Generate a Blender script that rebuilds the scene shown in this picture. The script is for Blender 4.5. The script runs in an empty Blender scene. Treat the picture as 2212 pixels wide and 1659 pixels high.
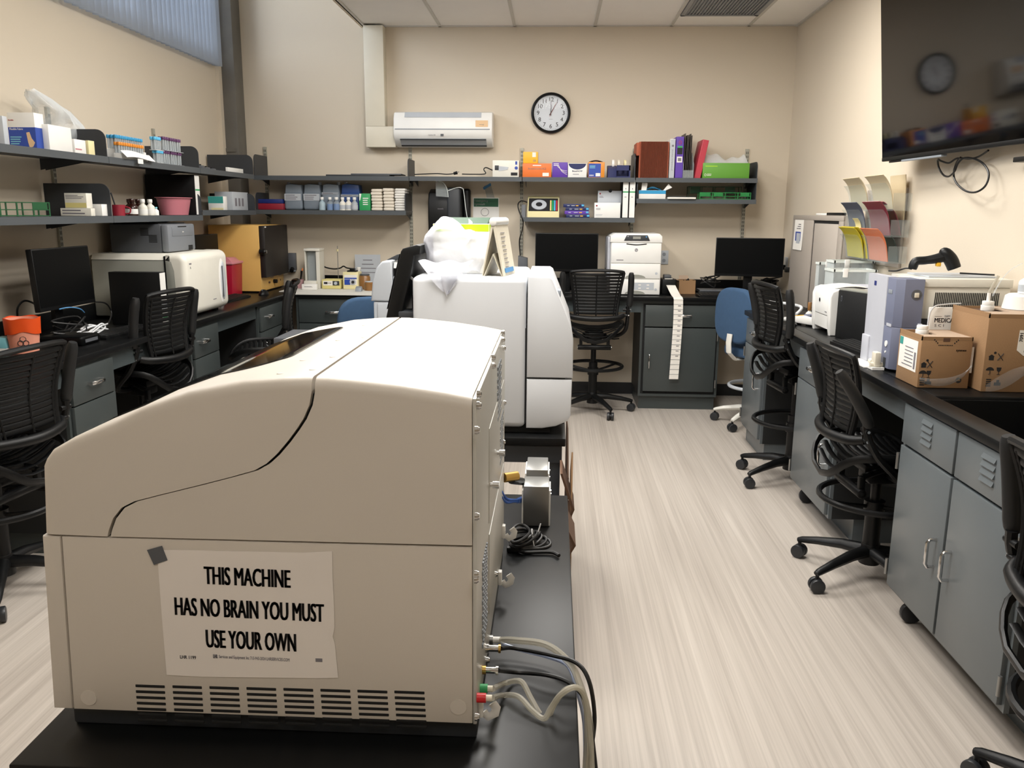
import bpy, bmesh, math, random
from mathutils import Vector, Matrix
random.seed(7)
S = bpy.context.scene
COL = S.collection
# ---------------------------------------------------------------- camera
F, YAW, PIT, ROL = 1800.0, 0.0477, 0.2045, -0.0079
CAM = Vector((0, 0, 1.56))
cy, sy, cp, sp, cr, sr = math.cos(YAW), math.sin(YAW), math.cos(PIT), math.sin(PIT), math.cos(ROL), math.sin(ROL)
_f0 = Vector((-sy, cy, 0)); _r0 = Vector((cy, sy, 0)); _up = Vector((0, 0, 1))
FWD = cp * _f0 - sp * _up
_d0 = -(sp * _f0 + cp * _up)
RGT = cr * _r0 + sr * _d0
DWN = -sr * _r0 + cr * _d0
cd = bpy.data.cameras.new('camera'); cam = bpy.data.objects.new('camera', cd); COL.objects.link(cam)
cd.sensor_width = 36.0; cd.sensor_fit = 'HORIZONTAL'; cd.lens = F / 2212 * 36.0; cd.clip_start = 0.05
cam.matrix_world = Matrix(((RGT.x, -DWN.x, -FWD.x, CAM.x), (RGT.y, -DWN.y, -FWD.y, CAM.y), (RGT.z, -DWN.z, -FWD.z, CAM.z), (0, 0, 0, 1)))
S.camera = cam

def at(u, v, ax, val):
    """point of the room where the sight line through photo position (u, v) meets the plane axis=val"""
    r = RGT * ((u - 1106) / F) + DWN * ((v - 829.5) / F) + FWD
    return CAM + r * ((val - CAM[ax]) / r[ax])
# ---------------------------------------------------------------- world, exposure, room lights
S.view_settings.view_transform = 'Standard'; S.view_settings.look = 'None'
S.view_settings.gamma = 1.0; S.view_settings.use_curve_mapping = False
S.view_settings.exposure = 0.02
w = bpy.data.worlds.new('daylight'); S.world = w; w.use_nodes = True
bg = w.node_tree.nodes['Background']; bg.inputs[0].default_value = (0.76, 0.86, 1.0, 1); bg.inputs[1].default_value = 2.5
LIGHTS = [(0.75, 4.95, 42), (-0.85, 4.95, 36), (-0.05, 2.6, 64), (-0.95, 2.6, 20), (0.45, -0.6, 3), (-0.85, -0.6, 2)]
def lamp(x, y, e):
    l = bpy.data.lights.new('ceiling_lamp', 'AREA'); l.shape = 'RECTANGLE'; l.size = 0.56; l.size_y = 1.15
    l.energy = e; l.color = (1.0, 0.97, 0.925)
    o = bpy.data.objects.new('ceiling_lamp', l); COL.objects.link(o); o.location = (x, y, 3.0)
    return o
LAMPS = [lamp(*a) for a in LIGHTS]
lw = bpy.data.lights.new('window_daylight', 'AREA'); lw.shape = 'RECTANGLE'; lw.size = 1.3; lw.size_y = 4.2; lw.energy = 300; lw.color = (0.88, 0.93, 1.0)
o = bpy.data.objects.new('window_daylight', lw); COL.objects.link(o); o.location = (-3.7, 5.3, 3.35); o.rotation_euler = (0, -math.pi / 2, 0)
# ---------------------------------------------------------------- materials
def lin(h):
    h = h.lstrip('#'); c = [int(h[i:i + 2], 16) / 255 for i in (0, 2, 4)]
    return tuple(x / 12.92 if x <= .04045 else ((x + .055) / 1.055) ** 2.4 for x in c) + (1,)
MATS = {}
def M(name, col='#888888', rough=.5, metal=0., var=.05, scale=9., bump=0., kind=None, alpha=.3, bscale=None, spec=.5, tr=0.):
    m = bpy.data.materials.new(name); m.use_nodes = True
    n = m.node_tree.nodes; l = m.node_tree.links
    b = n['Principled BSDF']; out = n['Material Output']
    tc = n.new('ShaderNodeTexCoord'); nz = n.new('ShaderNodeTexNoise'); nz.inputs['Scale'].default_value = scale; nz.inputs['Detail'].default_value = 4
    l.new(tc.outputs['Object'], nz.inputs['Vector'])
    mx = n.new('ShaderNodeMix'); mx.data_type = 'RGBA'
    c = lin(col); k = 1 - var; k2 = 1 + var
    mx.inputs[6].default_value = (c[0] * k, c[1] * k, c[2] * k, 1); mx.inputs[7].default_value = (min(1, c[0] * k2), min(1, c[1] * k2), min(1, c[2] * k2), 1)
    l.new(nz.outputs[0], mx.inputs[0]); l.new(mx.outputs[2], b.inputs['Base Color'])
    b.inputs['Roughness'].default_value = rough; b.inputs['Metallic'].default_value = metal
    b.inputs['Specular IOR Level'].default_value = spec
    if bump:
        n2 = n.new('ShaderNodeTexNoise'); n2.inputs['Scale'].default_value = bscale or scale * 12; n2.inputs['Detail'].default_value = 3
        l.new(tc.outputs['Object'], n2.inputs['Vector'])
        bp = n.new('ShaderNodeBump'); bp.inputs['Strength'].default_value = bump; bp.inputs['Distance'].default_value = .004
        l.new(n2.outputs[0], bp.inputs['Height']); l.new(bp.outputs[0], b.inputs['Normal'])
    if kind == 'film':      # thin clear plastic: see-through with glossy creases
        t = n.new('ShaderNodeBsdfTransparent'); t.inputs[0].default_value = (.96, .97, .98, 1)
        lwt = n.new('ShaderNodeLayerWeight'); lwt.inputs[0].default_value = .45
        ma = n.new('ShaderNodeMath'); ma.operation = 'MULTIPLY_ADD'; ma.inputs[1].default_value = 1 - alpha; ma.inputs[2].default_value = alpha; ma.use_clamp = True
        l.new(lwt.outputs['Facing'], ma.inputs[0])
        ms = n.new('ShaderNodeMixShader'); l.new(ma.outputs[0], ms.inputs[0]); l.new(t.outputs[0], ms.inputs[1]); l.new(b.outputs[0], ms.inputs[2]); l.new(ms.outputs[0], out.inputs[0])
    if kind == 'thin':      # evenly see-through plastic
        t = n.new('ShaderNodeBsdfTransparent'); t.inputs[0].default_value = tuple(.6 + .4 * x for x in c[:3]) + (1,)
        ms = n.new('ShaderNodeMixShader'); ms.inputs[0].default_value = alpha
        l.new(t.outputs[0], ms.inputs[1]); l.new(b.outputs[0], ms.inputs[2]); l.new(ms.outputs[0], out.inputs[0])
    if tr:
        t = n.new('ShaderNodeBsdfTranslucent'); l.new(mx.outputs[2], t.inputs[0])
        ms = n.new('ShaderNodeMixShader'); ms.inputs[0].default_value = tr
        l.new(b.outputs[0], ms.inputs[1]); l.new(t.outputs[0], ms.inputs[2]); l.new(ms.outputs[0], out.inputs[0])
    MATS[name] = m
    return m
def streak_floor():
    m = bpy.data.materials.new('floor_vinyl'); m.use_nodes = True; n = m.node_tree.nodes; l = m.node_tree.links; b = n['Principled BSDF']
    tc = n.new('ShaderNodeTexCoord'); prev = None
    for k, (sx, syy, lo, hi) in enumerate(((34, .55, .3, .7), (110, 1.1, .3, .72), (9, .35, .25, .75))):
        mp = n.new('ShaderNodeMapping'); mp.inputs['Scale'].default_value = (sx, syy, 1); l.new(tc.outputs['Object'], mp.inputs[0])
        z = n.new('ShaderNodeTexNoise'); z.inputs['Scale'].default_value = 1; z.inputs['Detail'].default_value = 4; z.inputs['Distortion'].default_value = .3; l.new(mp.outputs[0], z.inputs['Vector'])
        r = n.new('ShaderNodeValToRGB'); r.color_ramp.elements[0].position = lo; r.color_ramp.elements[1].position = hi
        cc = (('#91887f', '#c5bdb4'), ('#958c83', '#cbc3b9'), ('#9a9188', '#c0b8af'))[k]
        r.color_ramp.elements[0].color = lin(cc[0]); r.color_ramp.elements[1].color = lin(cc[1]); l.new(z.outputs[0], r.inputs[0])
        if prev is None: prev = r.outputs[0]
        else:
            x = n.new('ShaderNodeMix'); x.data_type = 'RGBA'; x.inputs[0].default_value = (.5, .5, .34)[k]; l.new(prev, x.inputs[6]); l.new(r.outputs[0], x.inputs[7]); prev = x.outputs[2]
    l.new(prev, b.inputs['Base Color']); b.inputs['Roughness'].default_value = .42; MATS['floor_vinyl'] = m
streak_floor()
M('wall_paint', '#d2c6b3', .75, bump=.12, scale=2, bscale=260, var=.02)
M('tile', '#f3f1ee', .9, bump=.25, scale=6, bscale=300, var=.02)
M('tbar', '#c9c7c1', .6); M('grille', '#8d8f92', .5)
M('base_black', '#16171a', .5); M('steel_column', '#66635d', .55, var=.3, scale=5, bump=.2)
M('steel', '#9a9a98', .35, .9); M('chrome', '#d8d8d8', .16, 1); M('standard', '#a9a79b', .45, .25)
M('shelf_grey', '#4b5054', .45); M('shelf_dark', '#303337', .5)
M('counter', '#0e0f10', .36, var=.2, scale=30, spec=.24); M('cab_green', '#3c4242', .38); M('cab_side_dark', '#191b1c', .6); M('cab_dark', '#3c4446', .45); M('cab_gap', '#0e0f10', .8)
M('cab_grey', '#5d6366', .33)
M('black', '#0e0f10', .45, spec=.3); M('black_soft', '#0f1011', .55, bump=.1); M('screen', '#060708', .4, spec=.12); M('tv_screen', '#050506', .06)
M('chair_black', '#0a0b0c', .4, spec=.3, bump=.12, scale=20, bscale=500)
M('caster', '#232528', .4); M('blue_fabric', '#34506f', .9, bump=.5, scale=40, bscale=700, var=.12)
M('white', '#e9e8e4', .4); M('white_mat', '#dcdad2', .6); M('paper', '#e8e4dc', .8); M('paper_pink', '#e6dfd8', .8); M('offwhite', '#dedbd0', .4); M('ivory', '#d9d2c0', .45)
M('machine_white', '#cdc5ba', .42, bump=.06, scale=4, bscale=900, var=.015); M('machine_side', '#cfc6b8', .45, bump=.06, scale=4, bscale=900, var=.015)
M('instr_white', '#cfd2d6', .35, var=.012); M('panel_metal', '#c9c8c2', .38, .3, var=.02); M('dark_window', '#050607', .06, var=.2)
M('lav', '#70758a', .45); M('lav_white', '#b9bbc3', .45); M('grey_lt', '#b7bcc2', .4); M('grey_mid', '#8a9097', .42); M('grey_dk', '#55585d', .5); M('grey_prn', '#4a4d52', .5); M('grey_prn_l', '#767a80', .45)
M('an_side', '#8f9088', .45); M('ink', '#1b1a1c', .7); M('ink_grey', '#77747a', .7); M('cream', '#e3d9a8', .5); M('yellow_dev', '#d9cd86', .5); M('oven', '#d9ad62', .45); M('oven_door', '#1f1a18', .5)
M('red_bin', '#a3122f', .35); M('red_lid', '#c9808a', .4); M('orange_bag', '#ee5a1e', .45, tr=.3); M('orange_bin', '#e9a088', .5, tr=.2)
M('teal', '#3f9a92', .5); M('pink', '#b9717c', .45); M('pink_clear', '#c9a3a5', .4, kind='thin', alpha=.6); M('brown_glass', '#2c1410', .15); M('brown_jar', '#8a6238', .3); M('card', '#92714f', .8, bump=.15, scale=5, bscale=200); M('card_pale', '#b09a85', .8, bump=.15, scale=5, bscale=200); M('card_dark', '#5a4130', .9)
M('blue', '#2747a0', .4); M('navy', '#1c2c70', .45); M('deep_blue', '#141f55', .45); M('cyan_cap', '#2f93c4', .4); M('cyan_lt', '#57b3dd', .4); M('orange_cap', '#d98a2c', .4); M('purple_cap', '#5d3560', .4)
M('tube_glass', '#c9d0d4', .25, kind='thin', alpha=.55); M('jug', '#8f9aa6', .35, kind='thin', alpha=.72); M('jug_blue', '#3a558f', .35, kind='thin', alpha=.8); M('water', '#9fb3bd', .3); M('blue_liq', '#2f6fb0', .35)
M('green', '#2f9a5a', .5); M('green_box', '#5f9a35', .55); M('green_rack', '#1f7d3e', .4); M('green_wire', '#14502c', .4); M('clear_plastic', '#dfe8ec', .2, kind='thin', alpha=.22); M('green_dark', '#17452c', .5); M('sign_green', '#1f5a3e', .6); M('lime', '#b7e021', .5)
M('orange', '#e0722c', .5); M('yellow', '#e9b12a', .5); M('purple', '#5b35a0', .5); M('violet', '#5a3aa0', .45); M('red', '#b53545', .45); M('red_dk', '#8c2030', .4); M('crimson', '#c21f24', .4)
M('rust', '#a5553a', .75, var=.1); M('rust_dk', '#7a3b29', .8); M('folder_dk', '#4a433c', .5)
M('towel', '#d8cfc0', .9, bump=.3, scale=30); M('towel_white', '#dddad4', .9, bump=.3, scale=30)
M('film', '#e8eef2', .2, kind='film', alpha=.04, bump=.6, scale=8, bscale=22); M('film_cloud', '#eef0fa', .3, kind='film', alpha=.36, bump=.8, scale=8, bscale=26); M('pocket_film', '#e8eeee', .25, kind='thin', alpha=.10, spec=.3); M('acrylic', '#cfd6d6', .12, kind='film', alpha=.22); M('acrylic_edge', '#dfe6e2', .2); M('hose', '#d6d2c4', .2, kind='thin', alpha=.42); M('hose_blue', '#b9c6e0', .25, kind='thin', alpha=.7)
M('blind', '#b4bac2', .6, tr=.5); M('glass', '#ffffff', .03, kind='film', alpha=.05)
M('folder_cream', '#cdbd9c', .5); M('folder_yellow', '#cdbb2c', .45); M('folder_orange', '#d3734a', .45); M('folder_maroon', '#7b2438', .4); M('folder_slate', '#54586b', .45); M('folder_teal', '#2f4a4c', .4); M('taupe', '#a39a90', .5); M('taupe_lt', '#b0a79d', .5)
M('cable', '#0d0d0e', .45); M('cable_white', '#d6d8da', .4); M('cable_blue', '#2f63c0', .45); M('brass', '#c8a45c', .3, .8); M('clock_face', '#dfe2e6', .5); M('clock_glass', '#ffffff', .02, kind='film', alpha=.07)
M('lamp_panel', '#ffffff', .5); M('tan_tag', '#e3bf94', .6); M('basin_black', '#0b0b0c', .35); M('aqua', '#7fc3cf', .5); M('sky_paper', '#4a86b8', .6)
_p = MATS['lamp_panel'].node_tree.nodes['Principled BSDF']; _p.inputs['Emission Color'].default_value = (1, .95, .88, 1); _p.inputs['Emission Strength'].default_value = 6
# ---------------------------------------------------------------- mesh builder
TMP = bpy.data.meshes.new('scratch')
ORG = {}
V = Vector
def spline(pts, k=6, closed=False):
    P = [V(p) for p in pts]; n = len(P); out = []
    for i in range(n if closed else n - 1):
        a = P[(i - 1) % n] if closed or i > 0 else P[0]; b = P[i]; c = P[(i + 1) % n]; d = P[(i + 2) % n] if closed or i + 2 < n else P[-1]
        for j in range(k):
            t = j / k; out.append(.5 * ((2 * b) + (c - a) * t + (2 * a - 5 * b + 4 * c - d) * t * t + (3 * b - a - 3 * c + d) * t ** 3))
    if not closed: out.append(P[-1])
    return out
class MB:
    def __init__(s, X=None): s.bm = bmesh.new(); s.ms = []; s.X = X
    def mi(s, m):
        if m not in s.ms: s.ms.append(m)
        return s.ms.index(m)
    def add(s, t, m, X=None):
        if m is not None:
            k = s.mi(m)
            for f in t.faces: f.material_index = k
        if X: bmesh.ops.transform(t, matrix=X, verts=t.verts)
        if s.X: bmesh.ops.transform(t, matrix=s.X, verts=t.verts)
        t.to_mesh(TMP); s.bm.from_mesh(TMP); t.free(); return s
    def box(s, x0, x1, y0, y1, z0, z1, m, b=0, seg=2, X=None):
        t = bmesh.new(); bmesh.ops.create_cube(t, size=1)
        for v in t.verts: v.co = V(((x0 + x1) / 2 + v.co.x * (x1 - x0), (y0 + y1) / 2 + v.co.y * (y1 - y0), (z0 + z1) / 2 + v.co.z * (z1 - z0)))
        if b: bmesh.ops.bevel(t, geom=t.edges[:], offset=min(b, .45 * min(abs(x1 - x0), abs(y1 - y0), abs(z1 - z0))), segments=seg, profile=.5, affect='EDGES')
        return s.add(t, m, X)
    def cyl(s, p0, p1, r, m, n=16, r2=None, b=0):
        p0, p1 = V(p0), V(p1); d = p1 - p0; t = bmesh.new()
        bmesh.ops.create_cone(t, cap_ends=True, segments=n, radius1=r, radius2=r if r2 is None else r2, depth=d.length)
        if b: bmesh.ops.bevel(t, geom=[e for e in t.edges if any(len(f.verts) > 4 for f in e.link_faces)], offset=b, segments=2, profile=.5, affect='EDGES')
        return s.add(t, m, Matrix.Translation((p0 + p1) / 2) @ d.to_track_quat('Z', 'Y').to_matrix().to_4x4())
    def tube(s, pts, r, m, n=8, closed=False, sq=None):
        P = [V(p) for p in pts]; N = len(P); t = bmesh.new(); rings = []; up = None
        for i in range(N):
            a = P[(i - 1) % N] if (closed or i) else P[0]; c = P[(i + 1) % N] if (closed or i < N - 1) else P[-1]
            d = (c - a).normalized() if (c - a).length > 1e-9 else V((0, 0, 1))
            if up is None: up = d.orthogonal().normalized() if sq is None else (V(sq[2]) - d * d.dot(V(sq[2]))).normalized()
            else: up = (up - d * d.dot(up)).normalized()
            sd = d.cross(up); rr = r[i] if isinstance(r, (list, tuple)) else r
            ring = []
            for k in range(n):
                a_ = 2 * math.pi * (k + .5) / n
                if sq is None: q = up * (math.cos(a_) * rr) + sd * (math.sin(a_) * rr)
                else: q = up * (math.cos(a_) * rr * sq[0]) + sd * (math.sin(a_) * rr * sq[1])
                ring.append(t.verts.new(P[i] + q))
            rings.append(ring)
        for i in range(N if closed else N - 1):
            A, B = rings[i], rings[(i + 1) % N]
            if closed and i == N - 1:
                off = min(range(n), key=lambda o_: (A[0].co - B[o_].co).length)
                B = B[off:] + B[:off]
            for k in range(n): t.faces.new((A[k], A[(k + 1) % n], B[(k + 1) % n], B[k]))
        if not closed: t.faces.new(rings[0][::-1]); t.faces.new(rings[-1])
        bmesh.ops.recalc_face_normals(t, faces=t.faces)
        return s.add(t, m)
    def prism(s, poly, ax, a, b, m, bev=0, seg=2, sel=None):
        t = bmesh.new()
        def P(p, h): return {'x': (h, p[0], p[1]), 'y': (p[0], h, p[1]), 'z': (p[0], p[1], h)}[ax]
        A = [t.verts.new(P(p, a)) for p in poly]; B = [t.verts.new(P(p, b)) for p in poly]; n = len(poly)
        fa = t.faces.new(A); fb = t.faces.new(B[::-1])
        for i in range(n): t.faces.new((A[i], B[i], B[(i + 1) % n], A[(i + 1) % n]))
        bmesh.ops.recalc_face_normals(t, faces=t.faces)
        if bev:
            ed = list(fa.edges) + list(fb.edges)
            if sel is not None:
                vi = {}
                for i in range(n): vi[A[i]] = i; vi[B[i]] = i
                ed = [e for e in ed if min(vi[e.verts[0]], vi[e.verts[1]]) in sel and abs(vi[e.verts[0]] - vi[e.verts[1]]) == 1]
            bmesh.ops.bevel(t, geom=ed, offset=bev, segments=seg, profile=.5, affect='EDGES')
        return s.add(t, m)
    def lathe(s, prof, c, m, n=20, X=None):
        t = bmesh.new(); rings = []
        for r, z in prof:
            if r < 1e-6: rings.append([t.verts.new((0, 0, z))])
            else: rings.append([t.verts.new((r * math.cos(2 * math.pi * k / n), r * math.sin(2 * math.pi * k / n), z)) for k in range(n)])
        for A, B in zip(rings, rings[1:]):
            for k in range(n):
                k2 = (k + 1) % n
                if len(A) == 1 and len(B) == 1: continue
                if len(A) == 1: t.faces.new((A[0], B[k2], B[k]))
                elif len(B) == 1: t.faces.new((A[k], A[k2], B[0]))
                else: t.faces.new((A[k], A[k2], B[k2], B[k]))
        bmesh.ops.recalc_face_normals(t, faces=t.faces)
        return s.add(t, m, Matrix.Translation(V(c)) @ (X or Matrix()))
    def sheet(s, fn, nu, nv, m, th=.002):
        t = bmesh.new(); g = [[t.verts.new(fn(i / nu, j / nv)) for j in range(nv + 1)] for i in range(nu + 1)]
        for i in range(nu):
            for j in range(nv): t.faces.new((g[i][j], g[i + 1][j], g[i + 1][j + 1], g[i][j + 1]))
        t.normal_update()
        if th: bmesh.ops.solidify(t, geom=t.faces[:], thickness=th)
        return s.add(t, m)
    def text(s, body, size, o, xd, yd, m, sx=1., al='CENTER', bold=0, maxw=None):
        cu = bpy.data.curves.new('scratch_text', 'FONT'); cu.body = body; cu.size = size; cu.align_x = al; cu.align_y = 'CENTER'; cu.resolution_u = 3; cu.extrude = .0003
        ob = bpy.data.objects.new('scratch_text', cu); me = ob.to_mesh(); t = bmesh.new(); t.from_mesh(me); ob.to_mesh_clear()
        if maxw:
            wd = max(v.co.x for v in t.verts) - min(v.co.x for v in t.verts); sx = maxw / wd
        bpy.data.objects.remove(ob); bpy.data.curves.remove(cu)
        xd = V(xd).normalized(); yd = V(yd).normalized(); z = xd.cross(yd)
        X = Matrix((( xd.x * sx, yd.x, z.x, o[0]), (xd.y * sx, yd.y, z.y, o[1]), (xd.z * sx, yd.z, z.z, o[2]), (0, 0, 0, 1)))
        if bold:
            for k in (-1, 1): s.add(t.copy(), m, Matrix.Translation(xd * (bold * k)) @ X)
        return s.add(t, m, X)
    def build(s, name, parent=None, base=None, ang=38):
        me = bpy.data.meshes.new(name); bm = s.bm
        if parent is not None: base = ORG[parent]
        elif base is None:
            xs = [v.co for v in bm.verts]
            base = V(((min(c.x for c in xs) + max(c.x for c in xs)) / 2, (min(c.y for c in xs) + max(c.y for c in xs)) / 2, min(c.z for c in xs)))
        base = V(base)
        for v in bm.verts: v.co -= base
        bm.to_mesh(me); bm.free()
        for m in s.ms: me.materials.append(MATS[m])
        me.shade_smooth(); me.set_sharp_from_angle(angle=math.radians(ang))
        o = bpy.data.objects.new(name, me); COL.objects.link(o)
        if parent is None: o.location = base
        else: o.parent = parent
        ORG[o] = base
        return o
def tag(o, label=None, cat=None, group=None, kind=None):
    if label: o['label'] = label
    if cat: o['category'] = cat
    if group: o['group'] = group
    if kind: o['kind'] = kind
    return o
def thing(name, label, cat, loc=(0, 0, 0), group=None):
    o = bpy.data.objects.new(name, None); COL.objects.link(o); o.location = loc; o.empty_display_size = .05; ORG[o] = V(loc)
    return tag(o, label, cat, group)
def one(name, mb, label, cat, group=None): return tag(mb.build(name), label, cat, group)
def part(name, mb, parent, label=None):
    o = mb.build(name, parent)
    if label: o['label'] = label
    return o
def struct(name, mb, parent=None): return tag(mb.build(name, parent), kind='structure')
def copy_tree(o, parent=None):
    c = o.copy(); COL.objects.link(c); c.parent = parent; ORG[c] = ORG[o]
    for ch in list(o.children): copy_tree(ch, c)
    return c
def RZ(c, deg): return Matrix.Translation(V(c)) @ Matrix.Rotation(math.radians(deg), 4, 'Z')
def lines(mb, x0, x1, y, z0, z1, n, m='ink_grey', face='y'):
    """rows of small print too fine to read"""
    for i in range(n):
        zz = z1 - (z1 - z0) * (i + .5) / n; h = (z1 - z0) / n * .22; e = x1 - (x1 - x0) * random.random() * .35
        if face == 'y': mb.box(x0, e, y - .0006, y, zz - h, zz + h, m)
        else: mb.box(y - .0006, y, x0, e, zz - h, zz + h, m)
# ---------------------------------------------------------------- the room
XL, XR, YB, ZC = -2.74, 1.92, 7.19, 3.03
struct('floor', MB().box(-2.9, 2.1, -4, 7.4, -.05, 0, 'floor_vinyl'))
wl = MB()
wy0, wy1, wz0, wz1 = 3.3, 6.86, 2.72, 3.75
for y0, y1, z0, z1 in ((-4, 7.4, -.05, wz0), (-4, 7.4, wz1, 4.1), (-4, wy0, wz0, wz1), (wy1, 7.4, wz0, wz1)): wl.box(XL - .16, XL, y0, y1, z0, z1, 'wall_paint')
struct('wall_left', wl)
struct('wall_back', MB().box(XL - .16, XR + .16, YB, YB + .12, -.05, 4.1, 'wall_paint'))
struct('wall_right', MB().box(XR, XR + .16, -4, YB, -.05, 4.1, 'wall_paint'))
struct('wall_front', MB().box(XL - .16, XR + .16, -4.12, -4, -.05, 4.1, 'wall_paint'))
ce = MB()
ce.box(-1.57, XR + .16, -4, 7.4, ZC, ZC + .05, 'tile'); ce.box(XL - .16, -1.5, -4, 7.4, 4.0, 4.1, 'tile')
struct('ceiling', ce)
struct('wall_soffit', MB().box(-1.6, -1.57, -4, YB, ZC - .012, 4.1, 'wall_paint'))
tb = MB()
for x in (-.951, -.345, .305, .914, 1.53): tb.box(x - .012, x + .012, -4, YB, ZC - .008, ZC + .001, 'tbar')
for y in (YB - .012, 5.97, 4.75, 3.53, 2.31, 1.09, -.13, -1.35): tb.box(-1.57, XR, y - .012, y + .012, ZC - .008, ZC + .001, 'tbar')
tb.box(-1.58, -1.555, -4, YB, ZC - .012, ZC + .001, 'tbar'); tb.box(XR - .022, XR, -4, YB, ZC - .012, ZC + .001, 'tbar')
struct('trim_1', tb)
struct('baseboard_back', MB().box(-1.4, XR, YB - .012, YB, 0, .1, 'base_black'))
struct('trim_2', MB().box(XL, XL + .135, YB - .19, YB, 0, 4.0, 'steel_column', .004).box(XL, XL + .03, YB - .25, YB - .19, 0, wz0, 'wall_paint').box(XL + .03, XL + .115, YB - .20, YB - .19, 2.02, 2.05, 'steel_column'))
wi = MB()
for y0, y1, z0, z1 in ((wy0, wy1, wz0, wz0 + .05), (wy0, wy1, wz1 - .05, wz1), (wy0, wy0 + .05, wz0, wz1), (wy1 - .05, wy1, wz0, wz1), (4.45, 4.5, wz0, wz1), (5.65, 5.7, wz0, wz1)): wi.box(XL - .13, XL - .07, y0, y1, z0, z1, 'grey_mid')
wo = struct('window_1', wi)
struct('window_pane', MB().box(XL - .104, XL - .098, wy0 + .05, wy1 - .05, wz0 + .05, wz1 - .05, 'glass'), wo)
for i, (x, y, e) in enumerate(LIGHTS):
    t = thing('ceiling_light', 'recessed fluorescent ceiling light panel', 'light', (x, y, ZC), 'recessed ceiling lights')
    f = MB()
    for a in ((-.3, -.285, -.6, .6), (.285, .3, -.6, .6), (-.3, .3, -.6, -.585), (-.3, .3, .585, .6)): f.box(x + a[0], x + a[1], y + a[2], y + a[3], ZC - .015, ZC - .001, 'tbar')
    part('frame', f, t); part('diffuser', MB().box(x - .285, x + .285, y - .585, y + .585, ZC - .012, ZC - .008, 'lamp_panel'), t)
# vent in the ceiling
vt = thing('ceiling_vent', 'grey return air vent set in the ceiling tiles', 'vent', (1.22, 6.45, ZC))
f = MB()
for a in ((.93, .96, 6.1, 6.8), (1.48, 1.51, 6.1, 6.8), (.93, 1.51, 6.1, 6.13), (.93, 1.51, 6.77, 6.8)): f.box(*a, ZC - .016, ZC - .001, 'grille')
part('frame', f, vt)
g = MB(); g.box(.96, 1.48, 6.13, 6.77, ZC - .003, ZC - .001, 'grey_mid')
for k in range(22): g.box(.965 + k * .0235, .972 + k * .0235, 6.13, 6.77, ZC - .012, ZC - .003, 'grille')
part('grille', g, vt)
# vertical blind
vb = thing('vertical_blind', 'pale grey vertical slat blind over the high window', 'blind', (XL + .07, 5.7, 2.66))
part('headrail', MB().box(XL + .03, XL + .09, 4.3, 6.88, 3.72, 3.77, 'grey_lt'), vb)
y = 6.83
while y > 4.35:
    a = 50 + random.uniform(-7, 7)
    X = RZ((XL + .062, y, 0), a)
    part('slat', MB(X).sheet(lambda u, v: V(((u - .5) * .088, .006 * math.sin(u * math.pi), 2.665 + v * 1.06)), 4, 1, 'blind', .0012), vb)
    y -= .072
# ---------------------------------------------------------------- benches
def worktop(label, loc, boxes, splash, aprons, extra=None):
    t = thing('worktop', label, 'worktop', loc)
    b = MB()
    for a in boxes: b.box(*a, .878, .91, 'counter', .004)
    part('top', b, t)
    for a in splash: part('backsplash', MB().box(*a, .9102, 1.005, 'counter', .003), t)
    for a in aprons: part('apron', MB().box(*a, .785, .877, 'cab_dark' if loc[0] < 1 else 'cab_grey'), t)
    return t
LX, BY, RX = -2.10, 6.56, 1.315
worktop('black laboratory worktop along the left wall under the blind', (-2.42, 4.8, .878), [(XL + .002, LX, 2.4, YB - .002)],
        [(XL + .002, XL + .02, 2.4, YB - .002)], [(-2.17, -2.14, 3.89, 4.755), (-2.17, -2.14, 2.42, 3.475), (-2.17, -2.14, 5.17, 5.9)])
worktop('black laboratory worktop along the back wall under the clock', (0, 6.87, .878), [(LX + .001, XR - .002, BY, YB - .002)],
        [(-2.09, XR - .03, YB - .02, YB - .002)], [(-1.3, .70, BY + .04, BY + .07), (1.32, 1.5, BY + .04, BY + .07)])
SK = (1.405, 1.83, 2.24, 3.05)
worktop('black laboratory worktop along the right wall with the sink', (1.62, 4.2, .878),
        [(RX, SK[0], 1.6, 5.76), (SK[1], XR - .002, 1.6, BY - .001), (SK[0], SK[1], 1.6, SK[2]), (SK[0], SK[1], SK[3], 5.76), (1.6, SK[1], 5.76, BY - .001)],
        [(XR - .02, XR - .002, 1.6, BY - .03)], [(1.36, 1.39, 3.14, 3.86), (1.36, 1.39, 4.5, 5.22), (1.36, 1.39, 1.62, 2.26)])
sk = thing('sink', 'black recessed laboratory sink in the right worktop near the cardboard boxes', 'sink', (1.62, 2.65, .66))
b = MB()
x0, x1, y0, y1 = SK[0] + .003, SK[1] - .003, SK[2] + .003, SK[3] - .003
for a in ((x0, x0 + .012, y0, y1), (x1 - .012, x1, y0, y1), (x0, x1, y0, y0 + .012), (x0, x1, y1 - .012, y1)): b.box(*a, .67, .898, 'basin_black')
b.box(x0, x1, y0, y1, .66, .672, 'basin_black'); part('basin', b, sk)
part('drain', MB().cyl((1.62, 2.65, .6725), (1.62, 2.65, .677), .035, 'steel', 20), sk)
def pull(mb, x, y, z, L, horiz, m='chrome'):
    """bow handle standing off a front at local y"""
    h = L / 2; d = .03
    pts = [(-h, 0), (-h, -d * .75), (-h + .012, -d), (h - .012, -d), (h, -d * .75), (h, 0)]
    P = [(x + a, y + b_, z) if horiz else (x, y + b_, z + a) for a, b_ in pts]
    mb.tube(P, .0055, m, 8, sq=(1.6 if horiz else 1, .9 if horiz else 1.2, (0, 0, 1) if horiz else (1, 0, 0)))
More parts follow.
